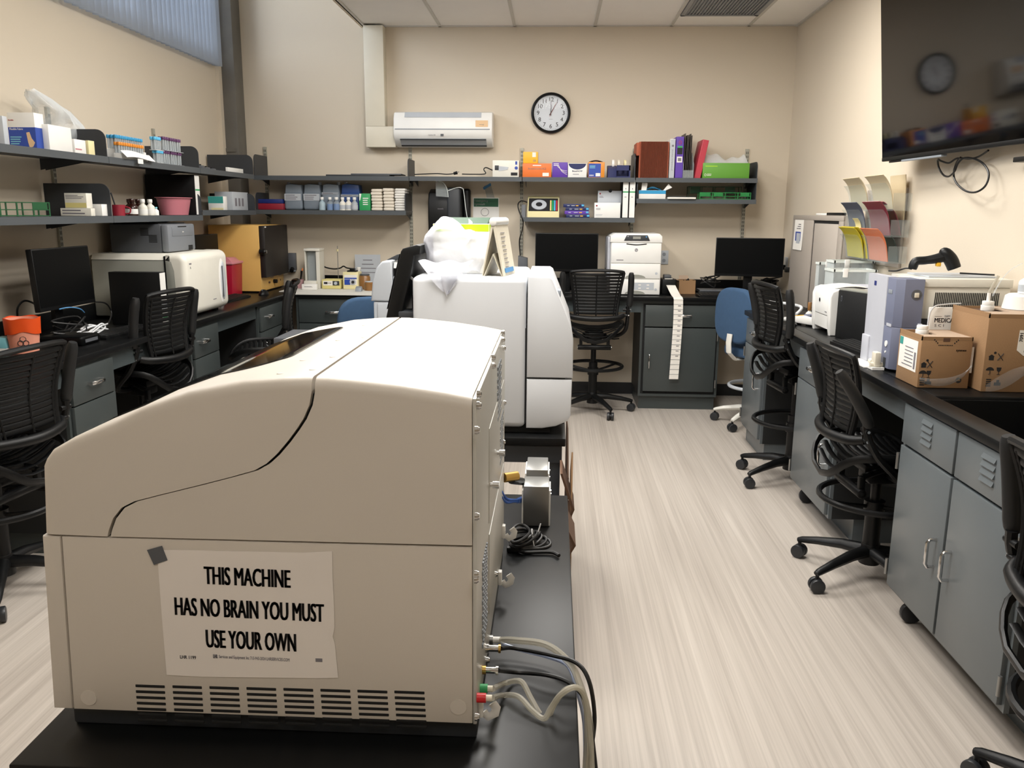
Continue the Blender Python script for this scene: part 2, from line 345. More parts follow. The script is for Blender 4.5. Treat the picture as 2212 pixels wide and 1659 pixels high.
def cabinet(label, X, w, d, fronts, col, zb=.1, kick=True, casters=False, ztop=.876, group=None, top=True):
    c = X @ V((w / 2, d / 2, 0))
    t = thing('base_cabinet', label, 'cabinet', (c.x, c.y, 0), group)
    b = MB(X); e = .018
    b.box(0, e, .004, .02, zb, ztop, col).box(0, e, .02, d, zb, ztop, 'cab_side_dark'); b.box(w - e, w, .004, .02, zb, ztop, col).box(w - e, w, .02, d, zb, ztop, 'cab_side_dark'); b.box(e, w - e, d - .01, d, zb, ztop, 'cab_side_dark')  # side and back panels darker than the narrow front edge strips
    b.box(e, w - e, .004, d, zb, zb + .02, col); b; b.box(e, w - e, .012, .03, zb + .02, ztop - .02, 'cab_gap')
    if top: b.box(e, w - e, .004, d, ztop - .02, ztop, col)
    part('carcass', b, t)
    k0 = .035 if kick else .13
    part('plinth', MB(X).box(.01, w - .01, k0, d - .02, 0, zb - .001, col), t)
    if casters:
        for cx in (.06,):
            for cyy in (.075,):
                k = MB(X).cyl((cx - .012, cyy, .0425), (cx + .012, cyy, .0425), .042, 'caster', 20, b=.004); k.box(cx - .018, cx + .018, cyy - .02, cyy + .02, .07, zb - .0005, 'black')
                part('caster', k, t)
    for f in fronts:
        kind, xa, xb, za, z1 = f[:5]
        fb = MB(X).box(xa + .004, xb - .004, -.012, .011, za + .003, z1 - .003, col, .003)
        if kind == 'louver':
            cx, czz = (xa + xb) / 2, (za + z1) / 2 + .01
            for k in range(4):
                zz = czz + .036 - k * .024
                fb.prism([(-.012, zz - .008), (-.019, zz - .006), (-.0125, zz + .009)], 'x', cx - .04, cx + .04, col)
        o = part({'louver': 'louver_panel'}.get(kind, kind), fb, t)
        if len(f) > 5 and f[5]:
            hx, hz, hor = f[5]; hb = MB(X); pull(hb, hx, -.012, hz, .1, hor); part('handle', hb, o)
        if len(f) > 6:
            for hz in (za + .07, z1 - .07): part('hinge', MB(X).cyl((f[6], -.015, hz - .032), (f[6], -.015, hz + .032), .006, 'steel', 10), o)
    return t
# left run (fronts look towards the aisle)
def LXf(y0): return RZ((-2.125, y0, 0), 90)
cabinet('grey-green drawer cabinet at the near end of the left worktop', LXf(3.48), .405, .58, [('drawer', .02, .385, .69, .86, (.2, .775, True)), ('drawer', .02, .385, .42, .69, (.2, .56, True)), ('drawer', .02, .385, .12, .42, (.2, .28, True))], 'cab_green')
cabinet('grey-green drawer cabinet under the left worktop below the white bench analyzer', LXf(4.76), .41, .58, [('drawer', .02, .39, .68, .86, (.14, .775, True)), ('drawer', .02, .39, .4, .68, (.14, .55, True)), ('drawer', .02, .39, .12, .4, (.14, .27, True))], 'cab_green')
cabinet('grey-green cabinet with drawer and door in the left far corner', LXf(5.905), .62, .58, [('drawer', .02, .6, .68, .86, (.18, .78, True)), ('door', .02, .6, .12, .68, (.06, .55, False))], 'cab_green')
BXf = Matrix.Translation((-2.06, 6.6, 0))
cabinet('grey-green drawer cabinet under the white bench mat at the back', BXf, .68, .56, [('drawer', .02, .66, .665, .86, (.3, .755, True)), ('drawer', .02, .66, .4, .665, (.3, .54, True)), ('drawer', .02, .66, .12, .4, (.3, .27, True))], 'cab_green')
cabinet('grey-green cabinet with drawer and single door below the back printer', Matrix.Translation((.70, 6.6, 0)), .625, .56,
        [('drawer', .03, .6, .672, .848, (.34, .765, True)), ('door', .03, .6, .15, .668, (.075, .4, False), .607)], 'cab_green', zb=.11)
# right run
def RXf(y1): return RZ((1.34, y1, 0), -90)
cabinet('grey cabinet at the far end of the right worktop beside the blue chair', RXf(5.745), .515, .56, [('drawer', .015, .5, .70, .865, (.3, .79, True)), ('door', .015, .5, .13, .70, (.42, .5, False), .01)], 'cab_grey', zb=.11)
cabinet('grey cabinet with one drawer and one door between two stools on the right', RXf(4.495), .625, .56, [('drawer', .015, .61, .70, .865, (.3, .79, True)), ('door', .015, .61, .13, .70, (.55, .42, False), .008)], 'cab_grey', zb=.12, kick=False, casters=True)
c_ = cabinet('grey double-door cabinet with louvred panels under the sink', RXf(3.128), .858, .56,
        [('louver', .01, .425, .715, .872), ('louver', .433, .848, .715, .872), ('door', .01, .425, .14, .71, (.375, .42, False), .006), ('door', .433, .848, .14, .71, (.483, .42, False), .852)], 'cab_grey', zb=.125, kick=False, casters=True, top=False)
# ---------------------------------------------------------------- wall shelving
def standard(label, p0, ax):
    x, y = p0
    t = MB()
    if ax == 'y':
        t.box(x - .014, x + .014, y - .014, y, .99, 2.075, 'standard')
        for k in range(34):
            for s_ in (-.006, .006): t.box(x + s_ - .0022, x + s_ + .0022, y - .0146, y - .0138, 1.01 + k * .031, 1.03 + k * .031, 'cab_gap')
    else:
        t.box(x, x + .014, y - .014, y + .014, .99, 2.09, 'standard')
        for k in range(34):
            for s_ in (-.006, .006): t.box(x + .0138, x + .0146, y + s_ - .0022, y + s_ + .0022, 1.01 + k * .031, 1.03 + k * .031, 'cab_gap')
    one('shelf_standard', t, label, 'shelf upright', 'slotted shelf uprights')
for u, lb in ((578, 'leftmost slotted metal shelf upright on the back wall'), (888, 'slotted metal shelf upright left of the paper towel dispenser'), (1127, 'slotted metal shelf upright right of the eyewash sign'), (1367, 'slotted metal shelf upright behind the large white printer'), (1608, 'rightmost slotted metal shelf upright on the back wall')):
    standard(lb, (at(u, 420, 1, YB).x, YB - .0005), 'y')
standard('slotted metal shelf upright on the left wall above the orange-lined bin', (XL + .0005, 4.56), 'x')
standard('slotted metal shelf upright on the left wall behind the tube packs', (XL + .0005, 5.77), 'x')
def rounded(d0, d1, z0, z1, r=.07):
    return [(d0, z0), (d1, z0), (d1, z1 - r)] + [(d1 - r + r * math.cos(a * math.pi / 12), z1 - r + r * math.sin(a * math.pi / 12)) for a in range(1, 7)] + [(d0, z1)]
SY = 6.85      # front of the back shelves
SX = -2.36     # front of the left shelves
def shelf_back(label, x0, x1, z, ends=(), dep=None, front=SY):
    t = thing('wall_shelf', label, 'shelf', ((x0 + x1) / 2, (front + YB) / 2, z - .03))
    b = MB().box(x0, x1, front + .002, YB - .016, z - .012, z, 'shelf_grey').box(x0, x1, front, front + .004, z - .034, z + .001, 'shelf_grey')
    for xx in (x0 + .02, x1 - .02): b.prism([(YB - .016, z - .012), (front + .06, z - .012), (YB - .016, z - .07)], 'x', xx - .0015, xx + .0015, 'shelf_dark')
    part('board', b, t)
    for xe, h in ends:
        q = [(YB - .016, z - .03), (YB - .016, z + h)] + [(front + .004 + .05 - .05 * math.sin(a * math.pi / 12), z + h - .05 + .05 * math.cos(a * math.pi / 12)) for a in range(0, 7)] + [(front + .004, z - .03)]
        part('end_panel', MB().prism(q, 'x', xe - .003, xe + .003, 'shelf_dark'), t)
    return t
def shelf_left(label, y0, y1, z, ends=(), h=.15):
    t = thing('wall_shelf', label, 'shelf', ((SX + XL) / 2, (y0 + y1) / 2, z - .03))
    b = MB().box(XL + .016, SX - .002, y0, y1, z - .012, z, 'shelf_grey').box(SX - .004, SX, y0, y1, z - .034, z + .001, 'shelf_grey')
    for yy in (y0 + .02, y1 - .02): b.prism([(XL + .016, z - .012), (SX - .06, z - .012), (XL + .016, z - .07)], 'y', yy - .0015, yy + .0015, 'shelf_dark')
    part('board', b, t)
    for ye, h in ends:
        q = [(XL + .016, z - .03), (SX - .004, z - .03), (SX - .004, z + h - .05)] + [(SX - .004 - .05 + .05 * math.cos(a * math.pi / 12), z + h - .05 + .05 * math.sin(a * math.pi / 12)) for a in range(0, 7)] + [(XL + .016, z + h)]
        part('end_panel', MB().prism(q, 'y', ye - .003, ye + .003, 'shelf_dark'), t)
    return t
ZU, ZL = 1.825, 1.517
shelf_left('upper left wall shelf holding the blue bandage box', 3.2, 4.452, ZU, ((4.446, .14),))
shelf_left('upper left wall shelf holding the packs of tubes', 4.456, 5.62, ZU, ((5.614, .14),))
shelf_left('upper left wall shelf ending in the far corner', 5.624, 6.64, ZU, ((6.634, .15),))
shelf_left('lower left wall shelf with the green wire rack', 3.2, 4.448, ZL, ((4.442, .17),))
shelf_left('lower left wall shelf with the pink basin and brown bottles', 4.452, 5.612, ZL, ((5.606, .15),))
shelf_left('short lower shelf in the left corner with the tissue box', 5.616, 6.64, 1.55, ((6.634, .13),))
shelf_back('upper back shelf over the translucent jugs, with dark clipboards', -2.44, -1.172, ZU + .002, ((-2.434, .17), (-1.178, .14)))
shelf_back('upper back shelf below the air conditioner with a loose black cable', -1.168, -.262, ZU + .002)
shelf_back('upper back shelf with the orange and purple kit boxes', -.256, .64, ZU + .002, ((.634, .19),))
shelf_back('upper back shelf with the binders and the green box', .646, 1.6, ZU + .002, ((1.594, .13),))
shelf_back('lower back shelf with jugs, bottles and paper towels', -2.44, -1.2, 1.555, ((-2.434, .14), (-1.206, .14)))
shelf_back('lower back shelf with the timer device and white kit boxes', -.256, .648, 1.512)
shelf_back('lower back shelf at right with green racks', .656, 1.6, 1.664, ((.66, .14), (1.594, .15)))
# ---------------------------------------------------------------- drafting stools
def stool(name, label, group):
    t = thing(name, label, 'chair', (0, 0, 0), group)
    # slatted seat, z about .69
    def seat_z(x, y):
        z = .685 + .04 * (abs(x) / .22) ** 2 - .03 * max(0, (y - .06) / .12) ** 2
        return z - (.085 * min(1, max(0, (-y - .06) / .18)) ** 2 * (1 - min(1, (x / .2) ** 2)))
    b = MB(); N = 32; rim = []
    for i in range(N):
        a = 2 * math.pi * i / N; c, s_ = math.cos(a), math.sin(a)
        x = .222 * abs(c) ** .6 * (1 if c > 0 else -1); y = .22 * abs(s_) ** .75 * (1 if s_ > 0 else -1) - .025
        rim.append((x, y, seat_z(x, y)))
    b.tube(rim, .014, 'chair_black', 8, closed=True, sq=(1.25, .7, (0, 0, 1)))
    for k in range(13):
        y = -.205 + k * .0305
        w = .205 * (1 - min(1, abs((y + .025) / .222)) ** 2.4) ** .5
        b.tube([(x, y, seat_z(x, y) + .002) for x in (-w, -w * .6, -w * .2, w * .2, w * .6, w)], .0125, 'chair_black', 6, sq=(.35, 1.0, (0, 0, 1)))
    part('seat', b, t)
    # slatted back
    b = MB()
    H_ = .355
    def bp(x, z, off=0):     # back surface: leans and wraps
        k = (z - .79) / H_
        return V((x, -.215 - .05 * k + .03 * math.sin(k * math.pi) + .75 * x * x + off, z))
    def bw(z): k = (z - .79) / H_; return .155 + .048 * max(0, k) ** 1.3
    def edge(z, s_): return bp(s_ * bw(z), z)
    zs = [.80 + i * .03 for i in range(11)]
    zt = .79 + H_
    top = [bp(bw(1.13) * (math.cos(a) if abs(math.cos(a)) < .9 else .98 * (1 if math.cos(a) > 0 else -1)), zt - .03 + .03 * math.sin(a) ** .6 if 0 < a < 3.14 else zt - .03) for a in [math.pi * k / 10 for k in range(11)]]
    loop = [edge(z, 1) for z in zs] + top + [edge(z, -1) for z in reversed(zs)]
    b.tube(spline(loop, 2), .012, 'chair_black', 8)
    for k in range(13):
        z = .822 + k * .0242; w_ = bw(z) - .004
        b.tube([bp(x, z) for x in (-w_, -w_ * .7, -w_ * .35, 0, w_ * .35, w_ * .7, w_)], .0114, 'chair_black', 8, sq=(1.0, .38, (0, 0, 1)))
    for q_ in (-.5, 0, .5): b.tube([bp(q_ * bw(.8 + k * .031) * 1.7 if q_ else 0, .80 + k * .031, -.003) for k in range(11)], .005, 'chair_black', 6)
    part('backrest', b, t)
    part('lumbar_bar', MB().tube(spline([V((-.205, -.165, .80)), bp(-.17, .788, -.008), bp(-.08, .782, -.02), bp(0, .78, -.024), bp(.08, .782, -.02), bp(.17, .788, -.008), V((.205, -.165, .80))], 3), .021, 'chair_black', 10), t)
    # loop frame that carries arms and passes under the seat
    L = []
    right = [(.238, -.175, .875), (.242, -.165, .82), (.243, -.12, .74), (.235, -.05, .67), (.19, 0, .625), (.1, .02, .607), (0, .022, .605)]
    L = [V(p) for p in right] + [V((-x, y, z)) for x, y, z in reversed(right[:-1])]
    b = MB().tube(spline(L, 3), .015, 'chair_black', 8)
    for s_ in (-1, 1):
        b.cyl((s_ * .205, -.172, .845), (s_ * .262, -.172, .845), .011, 'chair_black', 12); b.cyl((s_ * .262, -.172, .845), (s_ * .2635, -.172, .845), .006, 'chrome', 10)
        b.cyl((s_ * .2, -.168, .802), (s_ * .245, -.168, .802), .009, 'chair_black', 10); b.cyl((s_ * .245, -.168, .802), (s_ * .252, -.168, .802), .006, 'chrome', 10)
    part('arm_frame', b, t)
    for s_ in (-1, 1):
        P = [(s_ * .25, -.165, .865), (s_ * .256, -.172, .94), (s_ * .258, -.185, 1.03), (s_ * .256, -.205, 1.125)]
        part('armrest', MB().tube(spline(P, 4), [.018, .023] + [.025] * 9 + [.023, .017], 'black_soft', 10, sq=(.95, .95, (1, 0, 0))), t)
    b = MB().box(-.075, .075, -.09, .09, .615, .655, 'chair_black', .012).box(-.06, .06, -.06, .06, .565, .616, 'chair_black', .01)
    for s_ in (-1, 1):
        b.box(s_ * .105 - .012, s_ * .105 + .012, -.125, -.1, .545, .615, 'chair_black', .003); b.tube([(s_ * .105, -.112, .612), (s_ * .09, -.05, .628), (s_ * .06, 0, .632)], .013, 'chair_black', 8)
        b.cyl((s_ * .128, -.115, .545), (s_ * .131, -.115, .545), .008, 'chrome', 10)
    b.cyl((-.128, -.115, .545), (.128, -.115, .545), .02, 'chair_black', 14, b=.004)
    b.tube([(.06, .02, .6), (.16, .03, .59), (.2, .03, .595)], .005, 'chair_black', 6); part('mechanism', b, t)
    b = MB().cyl((0, 0, .09), (0, 0, .40), .034, 'chair_black', 18).cyl((0, 0, .40), (0, 0, .58), .021, 'chair_black', 18); part('gas_column', b, t)
    b = MB().tube([(.228 * math.cos(a), .228 * math.sin(a), .37) for a in [2 * math.pi * k / 36 for k in range(36)]], .0135, 'chair_black', 8, closed=True)
    for k in range(3):
        a = math.radians(30 + 120 * k); b.tube([(.03 * math.cos(a), .03 * math.sin(a), .33), (.13 * math.cos(a), .13 * math.sin(a), .345), (.226 * math.cos(a), .226 * math.sin(a), .365)], .009, 'chair_black', 6)
    b.cyl((0, 0, .30), (0, 0, .355), .043, 'chair_black', 18); part('foot_ring', b, t)
    base(t, 'chair_black', 'caster')
    return t
def base(t, m, cm, R=.315):
    hub = MB().cyl((0, 0, .07), (0, 0, .16), .045, m, 20, r2=.036, b=.004); part('hub', hub, t)
    for k in range(5):
        a = 2 * math.pi * k / 5; c, s_ = math.cos(a), math.sin(a)
        P = [(r * c, r * s_, z) for r, z in ((.03, .125), (.12, .122), (.23, .104), (R - .01, .088), (R + .008, .082))]
        lg = part('leg', MB().tube(P, [.031, .027, .021, .017, .013], m, 10, sq=(.85, 1.0, (0, 0, 1))), t)
        cb = MB(); px, py = R * c, R * s_; ax = V((-s_, c, 0)) if k % 2 else V((c * .5 - s_ * .86, s_ * .5 + c * .86, 0)); p = V((px, py, .031))
        for q in (-1, 1): cb.cyl(p + ax * (q * .006), p + ax * (q * .026), .031, cm, 20, b=.004)
        cb.cyl(p - ax * .008, p + ax * .008, .021, 'black', 12); cb.cyl((px, py, .045), (px, py, .088), .008, 'black', 10)
        part('caster', cb, lg)
def place(o, x, y, face_deg, dz, label, base_deg=None, arms=(0, 0)):
    """face_deg: compass heading the sitter looks to, from +Y towards +X"""
    o.location = (x, y, 0); o.rotation_euler = (0, 0, -math.radians(face_deg)); o['label'] = label
    for ch in o.children:
        n = ch.name.split('.')[0]
        if n in ('seat', 'backrest', 'lumbar_bar', 'arm_frame', 'armrest', 'mechanism'): ch.location.z = dz
        if n == 'armrest':
            k_ = arms[0] if min(v.co.x for v in ch.data.vertices) < 0 else arms[1]; pv = V((0, -.165, .865)); R_ = Matrix.Rotation(math.radians(k_), 4, 'X'); ch.rotation_euler = R_.to_euler(); ch.location = pv - R_ @ pv + V((0, 0, dz))
        if n in ('leg', 'hub', 'foot_ring') and base_deg is not None: ch.rotation_euler = (0, 0, math.radians(base_deg))
        if n == 'gas_column' and dz < -.02: ch.scale.z = (.58 + dz - .0) / .58
G = 'black slatted drafting stools'
s0 = stool('drafting_stool', '', G)
spots = [(.33, 6.5, 0, -.01, 'black slatted stool at the back worktop facing the wall, under the middle monitor', 6, (0, 0)),
         (1.40, 3.48, 87, -.12, 'black slatted stool between the louvred sink cabinet and the next cabinet on the right', 10, (8, 24)),
         (1.43, 4.83, 84, .03, 'black slatted stool on the right near the blue chair, second from the sink', 6, (4, -4)),
         (1.39, 1.88, 88, -.12, 'black slatted stool cut off by the right edge of the picture', -4, (0, 0)),
         (-2.25, 3.12, -82, -.11, 'black slatted stool nearest on the left, in front of the orange-lined bin', 1, (0, 4)),
         (-2.26, 4.40, -80, -.01, 'black slatted stool at the left worktop in front of the black binder', 0, (0, 0)),
         (-1.94, 5.41, -108, -.05, 'black slatted stool turned edge-on by the left far corner cabinet', 0, (0, 0))]
for i, (x, y, f, dz, lb, bd, ar) in enumerate(spots): place(s0 if i == 0 else copy_tree(s0), x, y, f, dz, lb, bd, ar)
def task_chair(label, x, y, face, dz=0):
    t = thing('task_chair', label, 'chair', (0, 0, 0), 'blue upholstered task chairs')
    out = []
    for i in range(36):
        a = 2 * math.pi * i / 36; c, s_ = math.cos(a), math.sin(a)
        out.append((.205 * abs(c) ** .62 * (1 if c > 0 else -1), .865 + .2 * abs(s_) ** .7 * (1 if s_ > 0 else -1)))
    part('backrest', MB().prism(out, 'y', -.27, -.21, 'blue_fabric', .022, 3), t)
    seat = [(1.08 * a, 1.1 * (b_ - .865)) for a, b_ in out]
    part('seat', MB().prism(seat, 'z', .56, .635, 'blue_fabric', .025, 3), t)
    b = MB().tube([(0, -.28, .735), (0, -.287, .67), (0, -.28, .60), (0, -.22, .545), (0, -.05, .54)], .024, 'white_mat', 8, sq=(.35, 1.2, (0, 1, 0)))
    b.box(-.09, .09, -.1, .1, .535, .56, 'black'); part('back_bracket', b, t)
    part('column_cover', MB().box(-.03, .03, -.03, .03, .14, .45, 'black', .006).cyl((0, 0, .45), (0, 0, .54), .02, 'steel', 14), t)
    b = MB().tube([(.2 * math.cos(a), .2 * math.sin(a), .30) for a in [2 * math.pi * k / 30 for k in range(30)]], .013, 'grey_lt', 8, closed=True)
    for k in range(3):
        a = 2.1 * k + .4; b.tube([(.03 * math.cos(a), .03 * math.sin(a), .27), (.2 * math.cos(a), .2 * math.sin(a), .297)], .008, 'grey_lt', 6)
    part('foot_ring', b, t); base(t, 'white_mat', 'caster', .3)
    t.location = (x, y, 0); t.rotation_euler = (0, 0, -math.radians(face))
    for ch in t.children:
        if ch.name.split('.')[0] in ('seat', 'backrest', 'back_bracket'): ch.location.z = dz
    return t
task_chair('blue upholstered task chair by the back right corner, beside the grey cabinet', 1.53, 6.16, 62, -.03)
task_chair('blue upholstered task chair mostly hidden behind the grey copier', -1.24, 5.44, -20, -.04)
# ---------------------------------------------------------------- island tables
def table(label, x0, x1, y0, y1, h):
    t = thing('lab_table', label, 'table', ((x0 + x1) / 2, (y0 + y1) / 2, 0))
    part('tabletop', MB().box(x0, x1, y0, y1, h - .03, h, 'counter', .003), t)
    part('apron', MB().box(x0 + .03, x1 - .012, y0 + .012, y0 + .03, h - .095, h - .031, 'shelf_dark').box(x0 + .03, x1 - .012, y1 - .03, y1 - .012, h - .095, h - .031, 'shelf_dark').box(x1 - .03, x1 - .012, y0 + .03, y1 - .03, h - .095, h - .031, 'shelf_dark').box(x0 + .012, x0 + .03, y0 + .03, y1 - .03, h - .095, h - .031, 'shelf_dark'), t)
    for a in (x0 + .06, x1 - .04):
        for b in (y0 + .04, y1 - .04): part('leg', MB().box(a - .022, a + .022, b - .022, b + .022, 0, h - .0955, 'shelf_dark', .003), t)
    return t
TH = .76
table('black table carrying the large chemistry analyzer with the paper sign', -.785, .053, 1.045, 2.29, TH)
table('black table carrying the second, white upright analyzer', -.66, .056, 2.9, 3.75, TH)
# ---------------------------------------------------------------- big analyzer in front
Y0, Y1 = 1.13, 1.83
def f1(u, v, y=Y0): p = at(u, v, 1, y); return (p.x, p.z)
prof = [(-.743, 1.189), (-.738, 1.199), (-.727, 1.213), (-.694, 1.232), (-.629, 1.259), (-.587, 1.280), (-.518, 1.305), (-.437, 1.322), (-.383, 1.327), (-.338, 1.329)]
def pz(x):
    for (a, za), (b_, zb) in zip(prof, prof[1:]):
        if a <= x <= b_: return za + (zb - za) * (x - a) / (b_ - a)
    return prof[0][1] if x < prof[0][0] else prof[-1][1]
seam = [f1(*q) for q in [(673, 845), (668, 875), (655, 905), (640, 928), (620, 955), (597, 982), (575, 1002), (550, 1016), (500, 1030), (430, 1048), (340, 1070), (290, 1083), (262, 1097), (244, 1120), (235, 1145), (232, 1159)]]
AN = thing('chemistry_analyzer', 'large cream chemistry analyzer with curved lid and taped paper sign, nearest', 'analyzer', (-.43, 1.48, TH))
part('base', MB().box(-.745, -.105, Y0 + .018, Y1 - .012, TH + .0005, .796, 'shelf_dark', .004), AN)
part('dark_gap_core', MB().prism([(-.732, .80), (-.732, 1.18), (-.62, 1.235), (-.45, 1.295), (-.345, 1.305), (-.12, 1.28), (-.12, .80)], 'y', Y0 + .012, Y1 - .01, 'cab_gap'), AN)  # added dark core, so the seams between panels read as shaded gaps
lid = [(-.751, 1.0855), (-.746, 1.15)] + prof + [(-.3365, 1.3285)] + seam
lo = part('lid', MB().prism(lid, 'y', Y0, Y1, 'machine_white', .017, 5, sel=set(range(0, len(prof) + 2))), AN)
wb = MB()
def rc(x): d = max(0, x + .51); return .085 - math.sqrt(max(0, .085 ** 2 - d * d))
wb.sheet(lambda u, v: (lambda x: V((x, 1.262 + rc(x) + (1.70 - rc(x) * .4 - 1.262 - rc(x)) * v, pz(x) + .0022)))(-.722 + (1 - (1 - u) ** 1.5) * .2965), 36, 6, 'dark_window', .002)
part('viewing_window', wb, lo, 'glossy dark viewing window')
rv = MB()
for q in [(606, 800), (676, 795), (655, 772), (719, 768), (731, 730), (787, 726), (788, 699), (838, 692)]:
    p = at(*q, 2, 1.331)
    rv.lathe([(0, .0012), (.005, .0010), (.006, 0)], (p.x, p.y, pz(p.x) - .0002), 'machine_white', 14)
part('rivets', rv, lo)
g = .005
cover = [(-.11, 1.0855), (-.11, 1.304), (-.148, 1.311), (-.213, 1.320), (-.278, 1.326), (-.315, 1.3285)] + [(x + g, z) for x, z in [(-.3365, 1.3285)] + seam]
part('rear_cover', MB().prism(cover, 'y', Y0, Y1, 'machine_white', .017, 5, sel={1, 2, 3, 4, 5}), AN)
part('front_strip', MB().prism([(-.7515, 1.082), (-.7235, 1.082), (-.734, .797), (-.764, .797)], 'y', Y0, Y1, 'machine_white', .004), AN)
lb = MB().prism([(-.7215, 1.082), (-.11, 1.082), (-.11, .797), (-.732, .797)], 'y', Y0, Y1, 'machine_white', .003)
so = part('side_panel', lb, AN)
vg = MB()
for k in range(8):
    for r in range(7):
        a = f1(292 + 79.9 * k + r * .9, 1478 + 1.9 * k + r * 12.4); 
        vg.box(a[0], a[0] + .0465, Y0 - .0006, Y0 + .002, a[1] - .0052, a[1], 'cab_gap', .0018)  # thin dark plates on the panel, colour stands for shade inside the slots
part('vent_slots', vg, so)
for q in [(192, 1507), (990, 1527)]:
    a = f1(*q); part('plug', MB().cyl((a[0], Y0 + .002, a[1]), (a[0], Y0 - .0012, a[1]), .0125, 'machine_white', 28), so)
# rear (right-hand) metal panel with its screws
RXP = -.1095
rp = part('rear_panel', MB().box(RXP, RXP + .006, Y0 + .002, Y1 - .004, .795, 1.303, 'panel_metal', .0015).box(RXP + .006, RXP + .0075, 1.36, 1.78, 1.03, 1.2, 'panel_metal', .001).box(RXP + .006, RXP + .0078, 1.36, 1.78, .86, 1.01, 'panel_metal', .001), AN)
def on_rear(u, v): return at(u, v, 0, RXP + .006)
for q in [(1030, 851), (1030, 876), (1026, 929), (1026, 1115), (1025, 1240), (1025, 1251), (1062, 772), (1063, 790), (1083, 720), (1084, 734), (1086, 752), (1087, 870), (1085, 955), (1068, 1240), (1050, 1426), (1026, 1548)]:
    p = on_rear(*q); s_ = MB().cyl(p, p + V((.004, 0, 0)), .0062, 'chrome', 14).lathe([(.0048, 0), (.004, .0025), (0, .0032)], p + V((.004, 0, 0)), 'chrome', 14, Matrix.Rotation(math.pi / 2, 4, 'Y'))
    part('screw', s_, rp)
for q in [(1072, 978), (1057, 1047)]:
    p = on_rear(*q); part('thumb_screw', MB().cyl(p, p + V((.006, 0, 0)), .004, 'chrome', 10).cyl(p + V((.006, 0, 0)), p + V((.017, 0, 0)), .0068, 'chrome', 16), rp)
for cy_, cz_, ny, nz in ((1.62, 1.22, 8, 9), (1.70, 1.10, 8, 8), (1.27, .95, 7, 12)):
    hb = MB()
    for i in range(ny):
        for j in range(nz):
            hy, hz = cy_ + (i - ny / 2) * .013 + (j % 2) * .0065, cz_ + (j - nz / 2) * .0125
            hb.box(RXP + .0058, RXP + .0085, hy - .0035, hy + .0035, hz - .0035, hz + .0035, 'grey_mid', .0005)
    part('vent_holes', hb, rp)
for q in [(1076, 1250), (1033, 1530), (1084, 1150)]:
    p = on_rear(*q); h = MB().box(p.x, p.x + .008, p.y - .008, p.y + .008, p.z - .012, p.z + .018, 'white', .002)
    h.tube([p + V((.008, 0, -.006)), p + V((.016, 0, -.014)), p + V((.026, 0, -.008)), p + V((.028, 0, .002)), p + V((.022, 0, .01))], .004, 'white', 6, sq=(.45, 1.8, (0, 1, 0)))
    part('hose_clip', h, rp)
def fitting(name, q, spec):
    p = on_rear(*q); b = MB(); x = 0
    for L, r, m in spec: b.cyl(p + V((x, 0, 0)), p + V((x + L, 0, 0)), r, m, 14); x += L
    part(name, b, rp); return p + V((x, 0, 0))
P1 = fitting('hose_port', (1058, 1382), [(.006, .009, 'steel'), (.014, .006, 'white')])
P2 = fitting('cable_socket', (1049, 1400), [(.006, .008, 'chrome'), (.016, .006, 'chrome'), (.004, .0075, 'brass')])
P3 = fitting('cable_socket', (1042, 1447), [(.006, .007, 'brass'), (.016, .0055, 'chrome'), (.004, .0075, 'chrome')])
P4 = fitting('green_hose_port', (1037, 1487), [(.012, .0072, 'green'), (.008, .005, 'ivory')])
P5 = fitting('red_hose_port', (1030, 1507), [(.014, .0072, 'crimson'), (.009, .005, 'ivory')])
def tr3(pts): return [at(u, v, 1, y) for u, v, y in pts]
def hose(name, label, cat, p0, pts, r, m):
    Q = spline([p0] + tr3(pts), 6); e = Q[-1]
    Q += spline([e, V((e.x + .01, e.y, .4)), V((e.x + .02, e.y + .02, .12)), V((e.x + .0, e.y + .10, r + .001)), V((e.x - .12, e.y + .22, r + .001))], 5)[1:]
    return one(name, MB().tube(Q, r, m, 8), label, cat, 'hoses and cables behind the analyzer')
hose('drain_hose', 'thickest clear hose arching from the analyzer back over the table edge', 'hose', P1, [(1110, 1383, 1.37), (1180, 1393, 1.35), (1230, 1432, 1.32), (1253, 1480, 1.29), (1270, 1540, 1.27), (1276, 1600, 1.25), (1272, 1680, 1.23)], .0062, 'hose')
hose('air_hose', 'thin bluish hose running under the thick clear hose behind the analyzer', 'hose', P1 + V((-.012, .004, -.004)), [(1110, 1400, 1.39), (1180, 1418, 1.37), (1225, 1437, 1.34), (1243, 1480, 1.31), (1262, 1560, 1.285), (1264, 1680, 1.24)], .0036, 'hose_blue')
hose('signal_cable', 'black cable with silver plug leaving the analyzer back, upper of two', 'cable', P2, [(1110, 1400, 1.35), (1190, 1415, 1.33), (1245, 1432, 1.31), (1272, 1470, 1.285), (1284, 1540, 1.27), (1280, 1600, 1.26), (1262, 1690, 1.24)], .0038, 'cable')
hose('signal_cable', 'black cable with silver plug leaving the analyzer back, lower of two', 'cable', P3, [(1110, 1452, 1.31), (1180, 1458, 1.295), (1230, 1475, 1.28), (1262, 1510, 1.265), (1276, 1570, 1.255), (1290, 1690, 1.235)], .0038, 'cable')
hose('waste_hose', 'clear hose from the green fitting, dipping to the table then rising over its edge', 'hose', P4, [(1090, 1476, 1.265), (1125, 1472, 1.255), (1145, 1505, 1.24), (1165, 1540, 1.225), (1182, 1553, 1.215), (1198, 1520, 1.225), (1222, 1490, 1.225), (1250, 1487, 1.23), (1264, 1510, 1.235), (1268, 1580, 1.23), (1262, 1690, 1.21)], .0047, 'hose')
